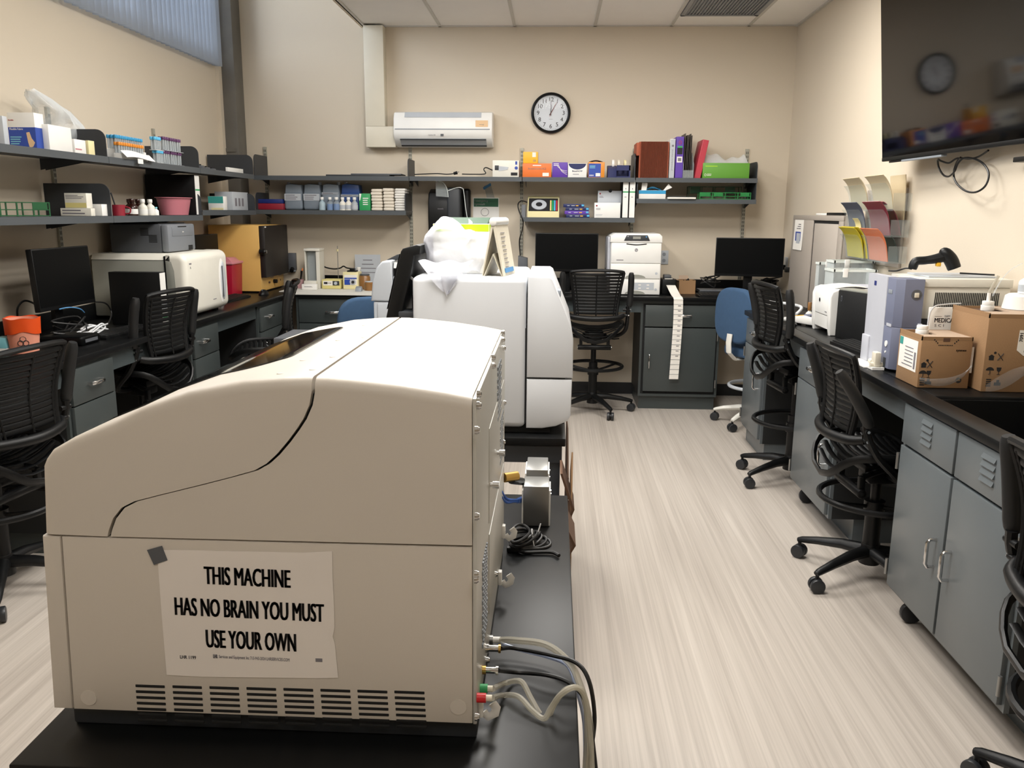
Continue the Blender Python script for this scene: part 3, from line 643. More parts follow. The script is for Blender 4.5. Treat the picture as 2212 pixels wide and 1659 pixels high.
hose('supply_hose', 'clear hose from the red fitting behind the analyzer', 'hose', P5, [(1085, 1502, 1.245), (1120, 1505, 1.235), (1150, 1535, 1.21), (1175, 1552, 1.195), (1190, 1530, 1.2), (1212, 1500, 1.2), (1245, 1485, 1.205), (1266, 1515, 1.215), (1275, 1590, 1.21), (1280, 1690, 1.195)], .0047, 'hose')
# the paper sign
def onf(u, v, d=.0016): a = f1(u, v); return (a[0], Y0 - d, a[1])
sg = MB()
out = [f1(*q) for q in [(340, 1187), (420, 1188), (560, 1191), (655, 1193), (718, 1190), (719, 1250), (722, 1310), (723, 1355), (719, 1374), (724, 1390), (727, 1425), (731, 1463), (692, 1464), (600, 1463), (440, 1461), (361, 1457), (356, 1400), (348, 1300)]]
sg.prism(out, 'y', Y0 - .0014, Y0 - .0008, 'paper_pink')
SL = .018; XD = (1, 0, -SL)
def tline(body, uc, vc, hpx, wpx, bold=.018, m='ink'):
    k = abs(f1(uc, vc - hpx / 2)[1] - f1(uc, vc + hpx / 2)[1]); wd = f1(uc + wpx / 2, vc)[0] - f1(uc - wpx / 2, vc)[0]
    sg.text(body, k / .69, onf(uc, vc), XD, (0.03, 0, 1), m, bold=bold * k, maxw=wd)
tline('THIS MACHINE', 535, 1248, 38, 184, .036); tline('HAS NO BRAIN YOU MUST', 538, 1318, 38, 319, .036); tline('USE YOUR OWN', 543, 1385, 38, 192, .036)
tline('LHR 1199', 407, 1419, 7, 34, .02, 'ink_grey'); tline('Services and Equipment Inc 713-943-2024 LHRSERVICES.COM', 550, 1421, 6.5, 152, .0, 'ink_grey'); tline('LHR', 466, 1417, 8, 9, .05, 'ink_grey')
a = f1(682, 1421); b_ = f1(697, 1429); sg.box(a[0], b_[0], Y0 - .0017, Y0 - .0012, b_[1], a[1], 'ink_grey')
sgo = thing('paper_sign', 'torn white paper sign in bold capitals taped to the front analyzer', 'sign', onf(540, 1463))
part('sheet', sg, sgo)
part('tape', MB().prism([f1(*q) for q in [(319, 1187), (351, 1178), (363, 1209), (334, 1219)]], 'y', Y0 - .0024, Y0 - .0015, 'grey_dk'), sgo, 'dark grey square of tape')
# silver power boxes on the table, by the analyzer
def psu(label, x0, x1, y0, y1, z1):
    t = thing('power_supply', label, 'power supply', ((x0 + x1) / 2, (y0 + y1) / 2, TH))
    part('case', MB().box(x0 + .004, x1 - .004, y0, y1, TH + .001, z1, 'steel', .002), t)
    for a in (x0, x1 - .004): part('side_plate', MB().box(a, a + .004, y0 + .004, y1 - .004, TH + .001, z1 - .012, 'white', .001), t)
    for yy in (y0 + .03, y1 - .03): part('screw', MB().cyl((x1, yy, z1 - .03), (x1 + .002, yy, z1 - .03), .004, 'chrome', 10), t)
za = at(1157, 1051, 1, 2.04).z
psu('silver power box nearer the front on the black table edge', -.07, .004, 2.04, 2.125, za)
zb_ = at(1157, 1015, 1, 2.15).z
psu('silver power box standing behind the nearer one on the black table', -.066, .0, 2.15, 2.27, zb_)
for k, (dv, lb) in enumerate(((0, 'upper blue network cable from the analyzer to the silver power box'), (12, 'lower blue network cable from the analyzer to the silver power box'))):
    P = spline(tr3([(1083, 1062 + dv, 1.72), (1095, 1078 + dv * .6, 1.85), (1110, 1080 + dv * .3, 1.97), (1126, 1080 + dv * .4, 2.06)]), 5)
    P[0] = V((RXP + .0065, P[0].y, P[0].z)); P[-1] = V((-.0712, 2.075, P[-1].z))
    one('network_cable', MB().tube(P, .0032, 'cable_blue', 8).tube([P[-4], P[-1]], .0042, 'cable_blue', 8), lb, 'cable', 'network cables behind the analyzer')
P = tr3([(1085, 1032, 1.8), (1105, 1037, 1.95), (1128, 1040, 2.1)]); P[0].x = RXP + .0065; P[-1] = V((-.071, 2.10, P[-1].z))
one('video_cable', MB().tube(spline(P, 4), .0045, 'cable', 8).cyl(P[1], P[-1], .010, 'black', 10).cyl(P[0] + V((.001, 0, 0)), P[0] + V((.03, .02, -.001)), .011, 'brass', 12), 'black cable with a foil-wrapped plug beside the silver power box', 'cable')
# coiled black cable
b = MB(); c0 = at(1145, 1172, 2, TH + .012)
for k in range(7):
    rx, ry = .055 - .004 * (k % 3), .028 - .003 * (k % 4); ang = .5 + .16 * k; ox = -.004 * k
    b.tube(spline([V((c0.x + ox + rx * math.cos(t) * math.cos(ang) - ry * math.sin(t) * math.sin(ang), c0.y + rx * math.cos(t) * math.sin(ang) + ry * math.sin(t) * math.cos(ang), TH + .006 + .005 * k + .004 * math.sin(2 * t + k))) for t in [2 * math.pi * i / 10 for i in range(10)]], 3, True), .0036, 'cable', 8, closed=True)
b.tube(spline([V((c0.x - .03, c0.y - .03, TH + .006)), V((c0.x - .01, c0.y - .045, TH + .006)), V((c0.x + .05, c0.y - .04, TH + .006)), V((c0.x + .07, c0.y - .06, TH + .006))], 5), .0045, 'cable', 8)
b.box(c0.x - .055, c0.x - .025, c0.y - .04, c0.y - .025, TH + .001, TH + .014, 'black', .003)
t = thing('power_cable', 'coiled black power cable tied with a white twist on the table', 'cable', (c0.x, c0.y, TH)); part('coil', b, t)
part('cable_tie', MB().tube(spline([V((c0.x + .01, c0.y - .018, TH + .01)), V((c0.x + .004, c0.y, TH + .047)), V((c0.x + .014, c0.y + .02, TH + .02)), V((c0.x + .025, c0.y + .03, TH + .05))], 5), .0016, 'cable_white', 6), t)
# ---------------------------------------------------------------- second analyzer
I0, I1 = 2.95, 3.55
IN = thing('upright_analyzer', 'white upright analyzer with a side touch screen on the second black table', 'analyzer', (-.2, 3.2, TH))
part('main_body', MB().box(-.5, -.0925, I0, I1, .783, 1.332, 'instr_white', .022, 4), IN)
p2 = [(-.088, 1.334), (-.012, 1.334), (0, 1.326), (.058, 1.185), (.07, 1.155), (.077, 1.115), (.078, .972), (-.088, .972)]
part('upper_door', MB().prism(p2, 'y', I0, I1, 'instr_white', .006, 2), IN)
p3 = [(-.088, .966), (.076, .966), (.074, .835), (.062, .812), (.02, .792), (-.03, .783), (-.088, .783)]
part('lower_door', MB().prism(p3, 'y', I0, I1, 'instr_white', .006, 2), IN)
part('dark_gap_core', MB().box(-.12, .05, I0 + .012, I1 - .012, .80, 1.15, 'cab_gap').box(-.45, .0, I0 + .03, I1 - .03, .7605, .80, 'cab_gap'), IN)  # added dark core shades the door seams; its lower block carries the body
dt = MB()
dt.box(.012, .03, I0 + .03, I0 + .12, 1.262, 1.285, 'grey_mid', .003, X=None); part('slot', dt, IN)
sc = thing('touch_screen', 'black tilted touch screen on the left side of the white upright analyzer', 'monitor', (-.54, 3.2, 1.1))
part('housing', MB().prism([(-.607, 1.17), (-.60, 1.20), (-.547, 1.415), (-.54, 1.425), (-.49, 1.44), (-.474, 1.437), (-.478, 1.405), (-.5, 1.40), (-.505, 1.365), (-.55, 1.18), (-.57, 1.165)], 'y', 3.0, 3.36, 'black', .006), sc)
part('display', MB().prism([(-.606, 1.205), (-.5555, 1.405), (-.553, 1.405), (-.6035, 1.205)], 'y', 3.02, 3.34, 'screen'), sc)
part('arm', MB().box(-.53, -.5005, 3.12, 3.24, 1.18, 1.25, 'black', .005), sc); part('side_cable', MB().tube([(-.53, 3.03, 1.33), (-.49, 3.02, 1.30), (-.4995, 3.02, 1.27)], .006, 'steel', 6), sc); part('hinge', MB().box(-.56, -.5005, 2.995, 3.1, 1.16, 1.20, 'shelf_dark', .006), sc)
# box, bag and flip stand on top of it
ZT = 1.3325
x0, x1 = at(930, 550, 1, 3.09).x, -.236
t = thing('carton', 'white carton with a lime green band half covered by a plastic bag', 'box', ((x0 + x1) / 2, 3.13, ZT))
zt = at(1040, 484, 1, 3.09).z; zg = at(1040, 500, 1, 3.09).z
b = MB().box(x0 + .01, x1, 3.09, 3.27, ZT + .0005, zt, 'white', .002).box(x0 + .012, x1 - .001, 3.0893, 3.0905, zg, zt - .001, 'lime').box(x1 - .0006, x1 + .0006, 3.092, 3.268, zg, zt - .001, 'lime')
part('body', b, t); part('flap', MB().prism([(3.125, zt), (3.27, zt + .001), (3.27, zt + .022)], 'x', x0 + .02, x1 - .01, 'green_dark'), t)
def bag(name, label, fn, m, nu=40, nv=24, th=0, cat='bag'):
    return one(name, MB().sheet(fn, nu, nv, m, th), label, cat)
from mathutils import noise
def bagf(u, v):
    a = u * 2 * math.pi - .2; h = v
    rx = .095 + .012 * math.sin(h * 3); ry = .125
    c, s_ = math.cos(a), math.sin(a)
    x = -.367 + rx * (abs(c) ** .6) * (1 if c > 0 else -1); y = 3.14 + ry * (abs(s_) ** .7) * (1 if s_ > 0 else -1)
    z = ZT + .004 + h * (.185 + .018 * math.sin(3 * a + 1) - .12 * max(0, x + .34))
    if h > .8: k = (h - .8) / .2; x += (-.38 - x) * .35 * k; y += (3.14 - y) * .45 * k
    q = V((x * 13, y * 13, z * 13)); n_ = noise.noise_vector(q) * .016 + noise.noise_vector(q * 2.6) * .008
    p = V((x, y, z)) + n_
    p.z = max(p.z, ZT + .003)
    return p
b = MB().sheet(bagf, 56, 26, 'film_cloud', 0)
def tip(u, v):      # loose corner hanging over the front edge of the analyzer
    w_ = .10 * (1 - v) ** .8; x = -.385 + (u - .5) * 2 * w_ + .012 * v
    y = 3.005 - .062 * min(1, v * 2.2) - .006 * math.sin(u * 9 + v * 4); z = ZT + .05 - .045 * min(1, v * 2) - max(0, v - .45) * .13 + .006 * math.sin(u * 14)
    p = V((x, y, z)); return V((p.x, p.y, max(p.z, ZT + .003) if p.y > 2.947 else p.z))
b.sheet(tip, 22, 14, 'film_cloud', 0)
one('plastic_bag', b, 'crumpled cloudy plastic bag around the lime-banded carton', 'bag')
X = RZ((-.197, 3.065, ZT + .0005), -10.6)
t = thing('flip_stand', 'cream A-frame flip card stand on top of the white upright analyzer', 'stand', (-.197, 3.065, ZT))
b = MB(X)
b.prism([(-.040, 0), (-.037, 0), (0, .17), (.006, .185), (-.006, .185)], 'y', -.09, .09, 'ivory'); b.prism([(.040, 0), (.036, 0), (0, .17), (-.004, .185), (.008, .185)], 'y', -.09, .09, 'ivory')
b.prism([(-.034, 0), (-.031, 0), (0, .074), (.031, 0), (.034, 0), (0, .079)], 'y', -.088, .088, 'ivory')
part('frame', b, t); part('binding', MB(X).cyl((0, -.093, .19), (0, .093, .19), .0145, 'white', 20, b=.003), t)
b = MB(X)
nrm = V((.185, 0, .038)).normalized()
for i in range(9):
    k = .03 + i * .015; q = V((.040, 0, 0)) * (1 - k / .185) + V((.008, 0, .185)) * (k / .185)
    b.box(-.045, random.uniform(-.01, .02), -.0008, .0008, -.0012, .0012, 'ink_grey', X=Matrix.Translation(q + nrm * .002) @ Matrix.Rotation(math.pi / 2, 4, 'Z'))
b.box(-.06, .06, -.0016, .0016, -.008, .008, 'sky_paper', X=Matrix.Translation(V((.037, 0, .018)) + nrm * .002) @ Matrix.Rotation(math.pi / 2, 4, 'Z') @ Matrix.Rotation(-.19, 4, 'X'))
part('printed_page', b, t, 'page with fine print and a blue strip')
# cardboard pieces under and beside the second table
t = thing('cardboard_box', 'open brown cardboard box stored beneath the second black table', 'box', (-.12, 2.78, 0))
b = MB(); 
for a in ((-.26, -.25, 2.5, 3.05), (.03, .04, 2.5, 3.05)): b.box(*a, .001, .42, 'card_dark')
b.box(-.25, .03, 2.5, 2.51, .001, .42, 'card_dark').box(-.25, .03, 3.04, 3.05, .001, .42, 'card_dark').box(-.25, .03, 2.51, 3.04, .001, .01, 'card_dark')
part('body', b, t)
for (ya, yb, zt_, dx) in ((2.52, 2.72, .60, .05), (2.74, 2.9, .68, .05)):
    part('flap', MB().prism([(.031, .421), (.039, .421), (.039 + dx, (zt_ + .42) / 2), (.045, zt_), (.037, zt_), (.03 + dx, (zt_ + .42) / 2)], 'y', ya, yb, 'card_dark'), t)
one('cardboard_sheet', MB().prism([(2.94, .02), (3.4, .02), (3.4, .70), (3.2, .72), (2.94, .60)], 'x', .066, .072, 'card_dark'), 'brown cardboard sheet leaning on the right side of the second table', 'cardboard')
one('cardboard_sheet', MB().prism([(2.62, .02), (2.92, .02), (2.97, .62), (2.8, .74)], 'x', .076, .081, 'card').box(.06, .0765, 2.8, 2.83, .3, .34, 'card'), 'torn cardboard strip sticking out beside the second table', 'cardboard')
# ---------------------------------------------------------------- copier behind
CP = thing('copier', 'grey floor-standing copier behind the black touch screen', 'copier', (-.76, 4.86, 0))
cx0, cx1, c0, c1 = -1.0, -.5, 4.6, 5.1
part('body', MB().box(cx0, cx1, c0 + .01, c1, .05, 1.06, 'grey_lt', .01).box(cx0 + .03, cx1 - .03, c0 + .04, c1 - .03, .0, .05, 'shelf_dark'), CP)
for z0, z1 in ((.08, .36), (.37, .62), (.63, .85)):
    d = part('paper_tray', MB().box(cx0 + .035, cx1 - .01, c0 - .004, c0 + .03, z0, z1 - .006, 'grey_lt', .004), CP)
    part('handle', MB().box(-.80, -.66, c0 - .012, c0 - .004, (z0 + z1) / 2 - .012, (z0 + z1) / 2 + .012, 'grey_mid', .003), d)
part('side_door', MB().box(cx0 + .025, cx1, c0 - .006, c0 + .03, .865, 1.05, 'grey_lt', .006), CP)
pf = [(-1.012, 1.062), (-1.0, 1.18), (-.975, 1.25), (-.945, 1.282), (-.905, 1.288), (-.888, 1.285), (-.888, 1.062)]
part('left_shoulder', MB().prism(pf, 'y', c0, c1, 'grey_lt', .012, 3), CP)
za, zb2, zc2 = at(855, 567, 1, c0).z, at(855, 580, 1, c0).z, at(855, 597, 1, c0).z
part('output_bay', MB().box(-.884, cx1, c0 + .02, c1 - .02, zc2, zb2, 'black').box(-.884, cx1, c0 + .006, c1 - .02, 1.062, zc2, 'grey_lt', .004), CP)
part('output_tray', MB().prism([(c0 + .006, zb2 + .001), (c0 + .2, zb2 + .001), (c0 + .2, za + .02), (c0 + .02, za)], 'x', -.88, cx1, 'steel'), CP)
part('scanner_lid', MB().prism([(-.94, 1.285), (-.88, 1.315), (-.8, 1.335), (-.5, 1.34), (-.5, 1.30), (-.85, 1.285)], 'y', c0 + .1, c1, 'shelf_dark', .006), CP)
# small grey cart with a bent handle between the stools and the analyzer
ct = thing('cart', 'low grey cart with black bent handle behind the curved analyzer lid', 'cart', (-1.35, 4.35, 0))
q0 = at(590, 735, 1, 4.2); 
part('top', MB().box(-1.445, -1.1, 4.22, 4.55, .865, .905, 'grey_dk', .006), ct)
part('body', MB().box(-1.43, -1.12, 4.235, 4.53, .12, .864, 'taupe', .006), ct)
part('handle', MB().tube(spline([V((-1.46, 4.205, .5)), V((-1.46, 4.205, .83)), V((-1.445, 4.205, .855)), V((-1.1, 4.205, .855))], 4), .012, 'black', 8), ct)
for a in (-1.40, -1.15):
    for b_ in (4.27, 4.49): part('caster', MB().cyl((a - .012, b_, .04), (a + .012, b_, .04), .04, 'caster', 16).box(a - .016, a + .016, b_ - .016, b_ + .016, .06, .119, 'black'), ct)
# ---------------------------------------------------------------- wall things
def BBdim(u0, u1, vt, z, yf):
    vm = (vt + at_v(z, yf)) / 2
    return at(u0, vm, 1, yf).x, at(u1, vm, 1, yf).x, at((u0 + u1) / 2, vt, 1, yf).z
def at_v(z, y):     # approximate photo row of height z at distance y in the middle of the picture
    d = V((0, y, z)) - CAM; return 829.5 + F * d.dot(DWN) / d.dot(FWD)
def BB(name, label, cat, u0, u1, vt, z, yf, d, m, group=None, deco=None, b=.0015):
    x0, x1, z1 = BBdim(u0, u1, vt, z, yf); mb = MB().box(x0, x1, yf, yf + d, z + .0006, z1, m, b)
    if deco: deco(mb, x0, x1, yf, z, z1)
    return one(name, mb, label, cat, group)
def LB(name, label, cat, u0, ue, ur, vt, z, xf, m, group=None, deco=None, b=.0015):
    y0 = at(ue, vt, 0, xf).y; y1 = at(ur, vt, 0, xf).y; xl = at(u0, vt, 1, y0).x; z1 = at(ue, vt, 1, y0).z
    mb = MB().box(xl, xf, y0, y1, z + .0006, z1, m, b)
    if deco: deco(mb, xl, xf, y0, y1, z, z1)
    return one(name, mb, label, cat, group)
FX, FZ = (1, 0, 0), (0, 0, 1)
# clock
cc = V((-.04, YB, 2.353)); t = thing('wall_clock', 'round black-rimmed wall clock on the back wall reading one o\'clock', 'clock', cc)
RX90 = Matrix.Rotation(math.pi / 2, 4, 'X')
part('rim', MB().lathe([(.139, .012), (.141, .034), (.15, .04), (.16, .034), (.163, .015), (.16, .001), (0, .001)], cc, 'black', 48, RX90), t)
b = MB().lathe([(0, .014), (.1385, .0138), (.1385, .012)], cc, 'clock_face', 48, RX90)
for i in range(60):
    a = 2 * math.pi * i / 60; r0 = .128 if i % 5 else .124
    c, s_ = math.sin(a), math.cos(a); b.box(cc.x + c * r0 - .0012, cc.x + c * r0 + .0012, cc.y - .0147, cc.y - .0138, cc.z + s_ * r0 - .0025, cc.z + s_ * r0 + .0025, 'ink')
for i in range(1, 13):
    a = 2 * math.pi * i / 12; b.text(str(i), .047, (cc.x + math.sin(a) * .105, cc.y - .0145, cc.z + math.cos(a) * .105), FX, FZ, 'ink', bold=.0004)
for dz, w_ in ((-.048, .03),): b.box(cc.x - w_ / 2, cc.x + w_ / 2, cc.y - .0145, cc.y - .0138, cc.z + dz - .001, cc.z + dz + .001, 'ink_grey')
part('dial', b, t)
def hand(a, L, w_, z_): 
    c, s_ = math.sin(a), math.cos(a)
    return MB().prism([(cc.x - c * .02 - s_ * w_, cc.z - s_ * .02 + c * w_), (cc.x + c * L - s_ * w_ * .4, cc.z + s_ * L + c * w_ * .4), (cc.x + c * L + s_ * w_ * .4, cc.z + s_ * L - c * w_ * .4), (cc.x - c * .02 + s_ * w_, cc.z - s_ * .02 - c * w_)], 'y', cc.y - z_ - .001, cc.y - z_, 'ink')
part('hour_hand', hand(math.radians(31), .085, .0045, .0175), t); part('minute_hand', hand(math.radians(1), .10, .0035, .0205), t)
part('second_hand', MB().tube([cc + V((-.012, -.024, -.03)), cc + V((.045, -.024, .085))], .0009, 'crimson', 5), t)
part('glass', MB().lathe([(0, .033), (.1395, .032)], cc, 'clock_glass', 48, RX90), t)
# air conditioner
ax0, ax1, az0, az1 = -1.315, -.51, 2.075, 2.35
A = thing('air_conditioner', 'white split air conditioner on the back wall below its duct cover', 'air conditioner', ((ax0 + ax1) / 2, YB, az0))
pr = [(YB - .001, az1), (YB - .10, az1), (YB - .16, az1 - .012), (YB - .19, az1 - .06), (YB - .2, az1 - .14), (YB - .198, az0 + .10), (YB - .185, az0 + .062), (YB - .1, az0 + .005), (YB - .06, az0), (YB - .001, az0)]
part('housing', MB().prism(pr, 'x', ax0, ax1, 'white', .008, 3), A)
part('air_inlet', MB().prism([(YB - .158, az1 - .0105), (YB - .188, az1 - .052), (YB - .189, az1 - .05), (YB - .16, az1 - .009)], 'x', ax0 + .09, ax1 - .09, 'grey_lt'), A)
b = MB().box(ax0 + .012, ax1 - .02, YB - .2015, YB - .197, az1 - .148, az1 - .14, 'grey_mid')
b.text('CLEAN AIR', .012, (-1.0, YB - .2005, az0 + .085), FX, FZ, 'ink_grey').box(-.93, -.905, YB - .2005, YB - .197, az0 + .078, az0 + .094, 'grey_dk')
part('front_groove', b, A)
part('louver', MB().prism([(YB - .184, az0 + .06), (YB - .186, az0 + .058), (YB - .10, az0 + .0), (YB - .098, az0 + .003)], 'x', ax0 + .05, ax1 - .05, 'grey_lt').prism([(YB - .1835, az0 + .0535), (YB - .187, az0 + .052), (YB - .182, az0 + .047)], 'x', ax0 + .05, ax1 - .05, 'shelf_dark').prism([(YB - .118, az0 + .0135), (YB - .122, az0 + .010), (YB - .108, az0 + .002)], 'x', ax0 + .05, ax1 - .05, 'shelf_dark'), A)
part('energy_label', MB().box(-.645, -.545, YB - .2015, YB - .1975, 2.225, 2.275, 'tan_tag').text('energy', .014, (-.595, YB - .2018, 2.243), FX, FZ, 'ink_grey'), A, 'small tan label')
b = MB().box(-1.562, -1.40, YB - .11, YB, 2.235, ZC - .013, 'ivory', .004).box(-1.562, -1.316, YB - .11, YB, 2.07, 2.235, 'ivory', .004)
one('duct_cover', b, 'L-shaped cream duct cover left of the air conditioner', 'duct cover')
# paper towel dispenser, eyewash sign, tape
px0, px1 = -1.035, -.74; pz0, pz1 = 1.42, 1.70
t = thing('paper_towel_dispenser', 'black paper towel dispenser on the back wall with its clear cover raised', 'dispenser', (-.9, YB, 1.36))
part('housing', MB().prism([(YB - .001, 1.36), (YB - .001, 1.72), (YB - .1, 1.735), (YB - .2, 1.70), (YB - .23, 1.62), (YB - .24, 1.5), (YB - .22, 1.36)], 'x', px0, -.76, 'black', .012, 3).box(-.76, -.70, YB - .12, YB - .001, 1.36, 1.74, 'black', .02, 3), t)
b = MB().box(-.875, -.765, YB - .262, YB - .13, 1.40, 1.745, 'shelf_dark', .02, 3)
for Q in (((941, 391), (955, 393), (963, 402), (967, 414), (968, 426)), ((968, 412), (985, 406), (998, 406), (1002, 416), (1006, 450), (1011, 480))): b.tube(spline([at(u, v, 1, YB - .265) for u, v in Q], 4), .0028, 'acrylic_edge', 6)
b.prism([(at(u, v, 1, YB - .26).x, at(u, v, 1, YB - .26).z) for u, v in ((941, 391), (955, 393), (963, 402), (968, 426), (942, 424))], 'y', YB - .262, YB - .259, 'acrylic')
part('clear_cover', b, t)
part('logo', MB().text('towels', .018, (-.93, YB - .2415, 1.575), FX, FZ, 'ink_grey'), t)
ex0, ex1 = at(1022, 440, 1, YB).x, at(1078, 440, 1, YB).x; ez = at(1050, 427, 1, YB).z
t = thing('eyewash_sign', 'white eyewash sign with a dark green heading on the back wall', 'sign', ((ex0 + ex1) / 2, YB, ez - .32))
b = MB().box(ex0, ex1, YB - .004, YB - .0005, ez - .32, ez, 'white').box(ex0 + .006, ex1 - .006, YB - .0046, YB - .003, ez - .075, ez - .006, 'sign_green')
b.text('Emergency', .026, (ex0 + .012, YB - .0048, ez - .026), FX, FZ, 'white', al='LEFT', bold=.0005).text('Eyewash', .026, (ex0 + .012, YB - .0048, ez - .054), FX, FZ, 'white', al='LEFT', bold=.0005)
mx_ = (ex0 + ex1) / 2 - .01
b.tube([(mx_ + .032 * math.cos(a), YB - .0042, ez - .12 + .032 * math.sin(a)) for a in [2 * math.pi * k / 24 for k in range(24)]], .0016, 'ink', 5, closed=True)
b.prism([(mx_ - .034, ez - .185), (mx_ + .034, ez - .185), (mx_ + .03, ez - .2), (mx_, ez - .215), (mx_ - .03, ez - .2)], 'y', YB - .0048, YB - .003, 'sign_green').box(mx_ - .022, mx_ + .022, YB - .0046, YB - .003, ez - .183, ez - .168, 'aqua')
part('panel', b, t)
q = at(1052, 402, 1, YB)
t = thing('hanging_sleeve', 'clear plastic sleeve hung by blue tape above the eyewash sign', 'sleeve', q - V((0, .0, .1)))
part('sleeve', MB().prism([(q.x - .025, q.z), (q.x + .03, q.z + .02), (q.x + .065, q.z - .1), (q.x + .0, q.z - .1)], 'y', YB - .003, YB - .0012, 'acrylic'), t)
part('tape', MB().prism([(q.x - .035, q.z - .012), (q.x + .03, q.z + .026), (q.x + .036, q.z + .006), (q.x - .026, q.z - .032)], 'y', YB - .0042, YB - .0031, 'sky_paper'), t)
# ---------------------------------------------------------------- upper left shelf
zU = ZU + .001
def band(b, xl, xf, y0, y1, z, z1):
    b.box(xl - .0006, xf + .0006, y0 - .0006, y1 + .0006, z + .001, z + (z1 - z) * .60, 'blue')
    b.text('Flexible Fabric', .013, (xl + .006, y0 - .0012, z + (z1 - z) * .55), FX, FZ, 'white', al='LEFT', maxw=(xf - xl) * .5)
    lines(b, xl + .006, xl + (xf - xl) * .5, y0 - .0007, z + .02, z + .06, 4, 'aqua')
    b.prism([(xl + .085, z + .075), (xl + .1, z + .078), (xl + .108, z + .05), (xl + .122, z + .03), (xl + .112, z + .012), (xl + .095, z + .008), (xl + .09, z + .03)], 'y', y0 - .0016, y0 - .0007, 'tan_tag')
    b.text('flexible', .009, (xl + .004, y0 - .0009, z1 - .034), FX, FZ, 'red', al='LEFT')
LB('box', 'blue and white bandage box on the upper left shelf', 'box', 14, 72, 92, 243, zU, -2.42, 'white', deco=band)
LB('box', 'pale grey box cut off by the left edge on the upper left shelf', 'box', -30, 4, 14, 250, zU, -2.43, 'grey_lt')
LB('box', 'plain white box to the right of the blue bandage box', 'box', 88, 103, 152, 268, zU, -2.39, 'white')
LB('box', 'small white box with a pink stripe on the upper left shelf', 'box', 152, 160, 184, 300, zU, -2.385, 'white', deco=lambda b, xl, xf, y0, y1, z, z1: b.box(xf - .0005, xf + .0006, y0 + .004, y0 + (y1 - y0) * .6, z + .018, z + .024, 'pink'))
LB('box', 'small yellowish box against the first shelf divider', 'box', 184, 190, 203, 303, zU, -2.385, 'cream')
def clearbag(cx, cy_, z0, rx, ry, H, sd, lean=0):
    def fn(u, v):
        a = u * 2 * math.pi; k = math.sin(math.pi * min(1, .25 + v * .72)) ** .6
        p = V((cx + rx * k * math.cos(a), cy_ + ry * k * math.sin(a) + lean * v * v, z0 + .004 + H * v))
        n_ = noise.noise_vector(p * 9 + V((sd, 0, 0))) * .03 + noise.noise_vector(p * 21 + V((0, sd, 0))) * .012
        p += V((n_.x * (1 - 0), n_.y, n_.z * v)); p.z = max(p.z, z0 + .002); p.x = max(p.x, XL + .02) if cx < -2 else p.x; p.y = min(p.y, YB - .02)
        return p
    return fn
one('plastic_bag', MB().sheet(clearbag(-2.60, 4.52, zU, .09, .17, .30, 3.1, -.30), 36, 18, 'film', 0), 'large clear plastic bag standing behind the boxes on the upper left shelf', 'bag')
def tube_tray(label, y0, y1, x0, x1, z0, m):
    return one('tube_tray', MB().box(x0, x1, y0, y1, z0, z0 + .012, m, .001).box(x0, x1, y0, y0 + .002, z0, z0 + .03, m).box(x1 - .002, x1, y0, y1, z0, z0 + .03, m), label, 'tray')
PROTO = {}
def vial(cap, x, y, z0, label, group, h=.075):
    if (cap, h) not in PROTO:
        r = thing('sample_tube', label, 'tube', (0, 0, 0), group)
        part('glass', MB().lathe([(0, 0), (.004, .001), (.0062, .006), (.0062, h - .016), (0, h - .016)], (0, 0, 0), 'tube_glass', 10), r)
        part('cap', MB().cyl((0, 0, h - .018), (0, 0, h), .0096, cap, 12, b=.0012), r)
        PROTO[(cap, h)] = r; c = r
    else: c = copy_tree(PROTO[(cap, h)])
    c.location = (x, y, z0); c['label'] = label; c['group'] = group
    return c
ya, yb = at(243, 300, 0, -2.42).y, at(345, 300, 0, -2.42).y
one('tube_pack', MB().box(-2.60, -2.425, ya + .055, ya + .385, zU, zU + .0575, 'white', .001), 'white foam block under the blue-capped tubes on the upper left shelf', 'tray')
for i in range(14):
    for j in range(3): vial('cyan_cap', -2.44 - j * .021, ya + .07 + i * .0225, zU + .058, 'blue-capped sample tube in the dense rows on the foam block', 'blue-capped tubes on the foam block')
for i in range(11):
    for j in range(2): vial('orange_cap', -2.396 - j * .018, ya + .015 + i * .0265, zU + .0308, 'orange-capped sample tube in the front rows of the upper left shelf', 'orange-capped tubes', .06)
one('tube_tray', MB().box(-2.42, -2.375, ya - .002, ya + .30, zU, zU + .03, 'white', .001), 'white tray under the orange-capped tubes', 'tray')
one('paper_flap', MB().sheet(lambda u, v: V((-2.372 + .035 * v, ya - .02 + u * .33, zU + .042 - .036 * v + .006 * math.sin(u * 5))), 8, 3, 'white', .0015).box(-2.338, -2.336, ya + .1, ya + .16, zU - .02, zU + .006, 'white'), 'torn white carton lid hanging over the upper left shelf edge', 'carton')
yc = at(330, 300, 0, -2.40).y
for i in range(4):
    for j in range(2):
        vial('cyan_lt', -2.39 - j * .02, yc + i * .021, zU + .0785, 'light blue capped tube in the upper small pack', 'light blue capped tubes, upper pack'); vial('cyan_lt', -2.39 - j * .02, yc + .02 + i * .021, zU + .003, 'light blue capped tube in the lower small pack', 'light blue capped tubes, lower pack')
one('tube_pack', MB().box(-2.42, -2.378, yc - .012, yc + .10, zU, zU + .0025, 'white'), 'thin white card under the lower light blue tubes', 'tray')
one('tube_pack', MB().box(-2.42, -2.379, yc - .012, yc + .10, zU + .0755, zU + .078, 'white'), 'thin white card between the two packs of light blue tubes', 'tray')
yd = at(345, 320, 0, -2.40).y + .02
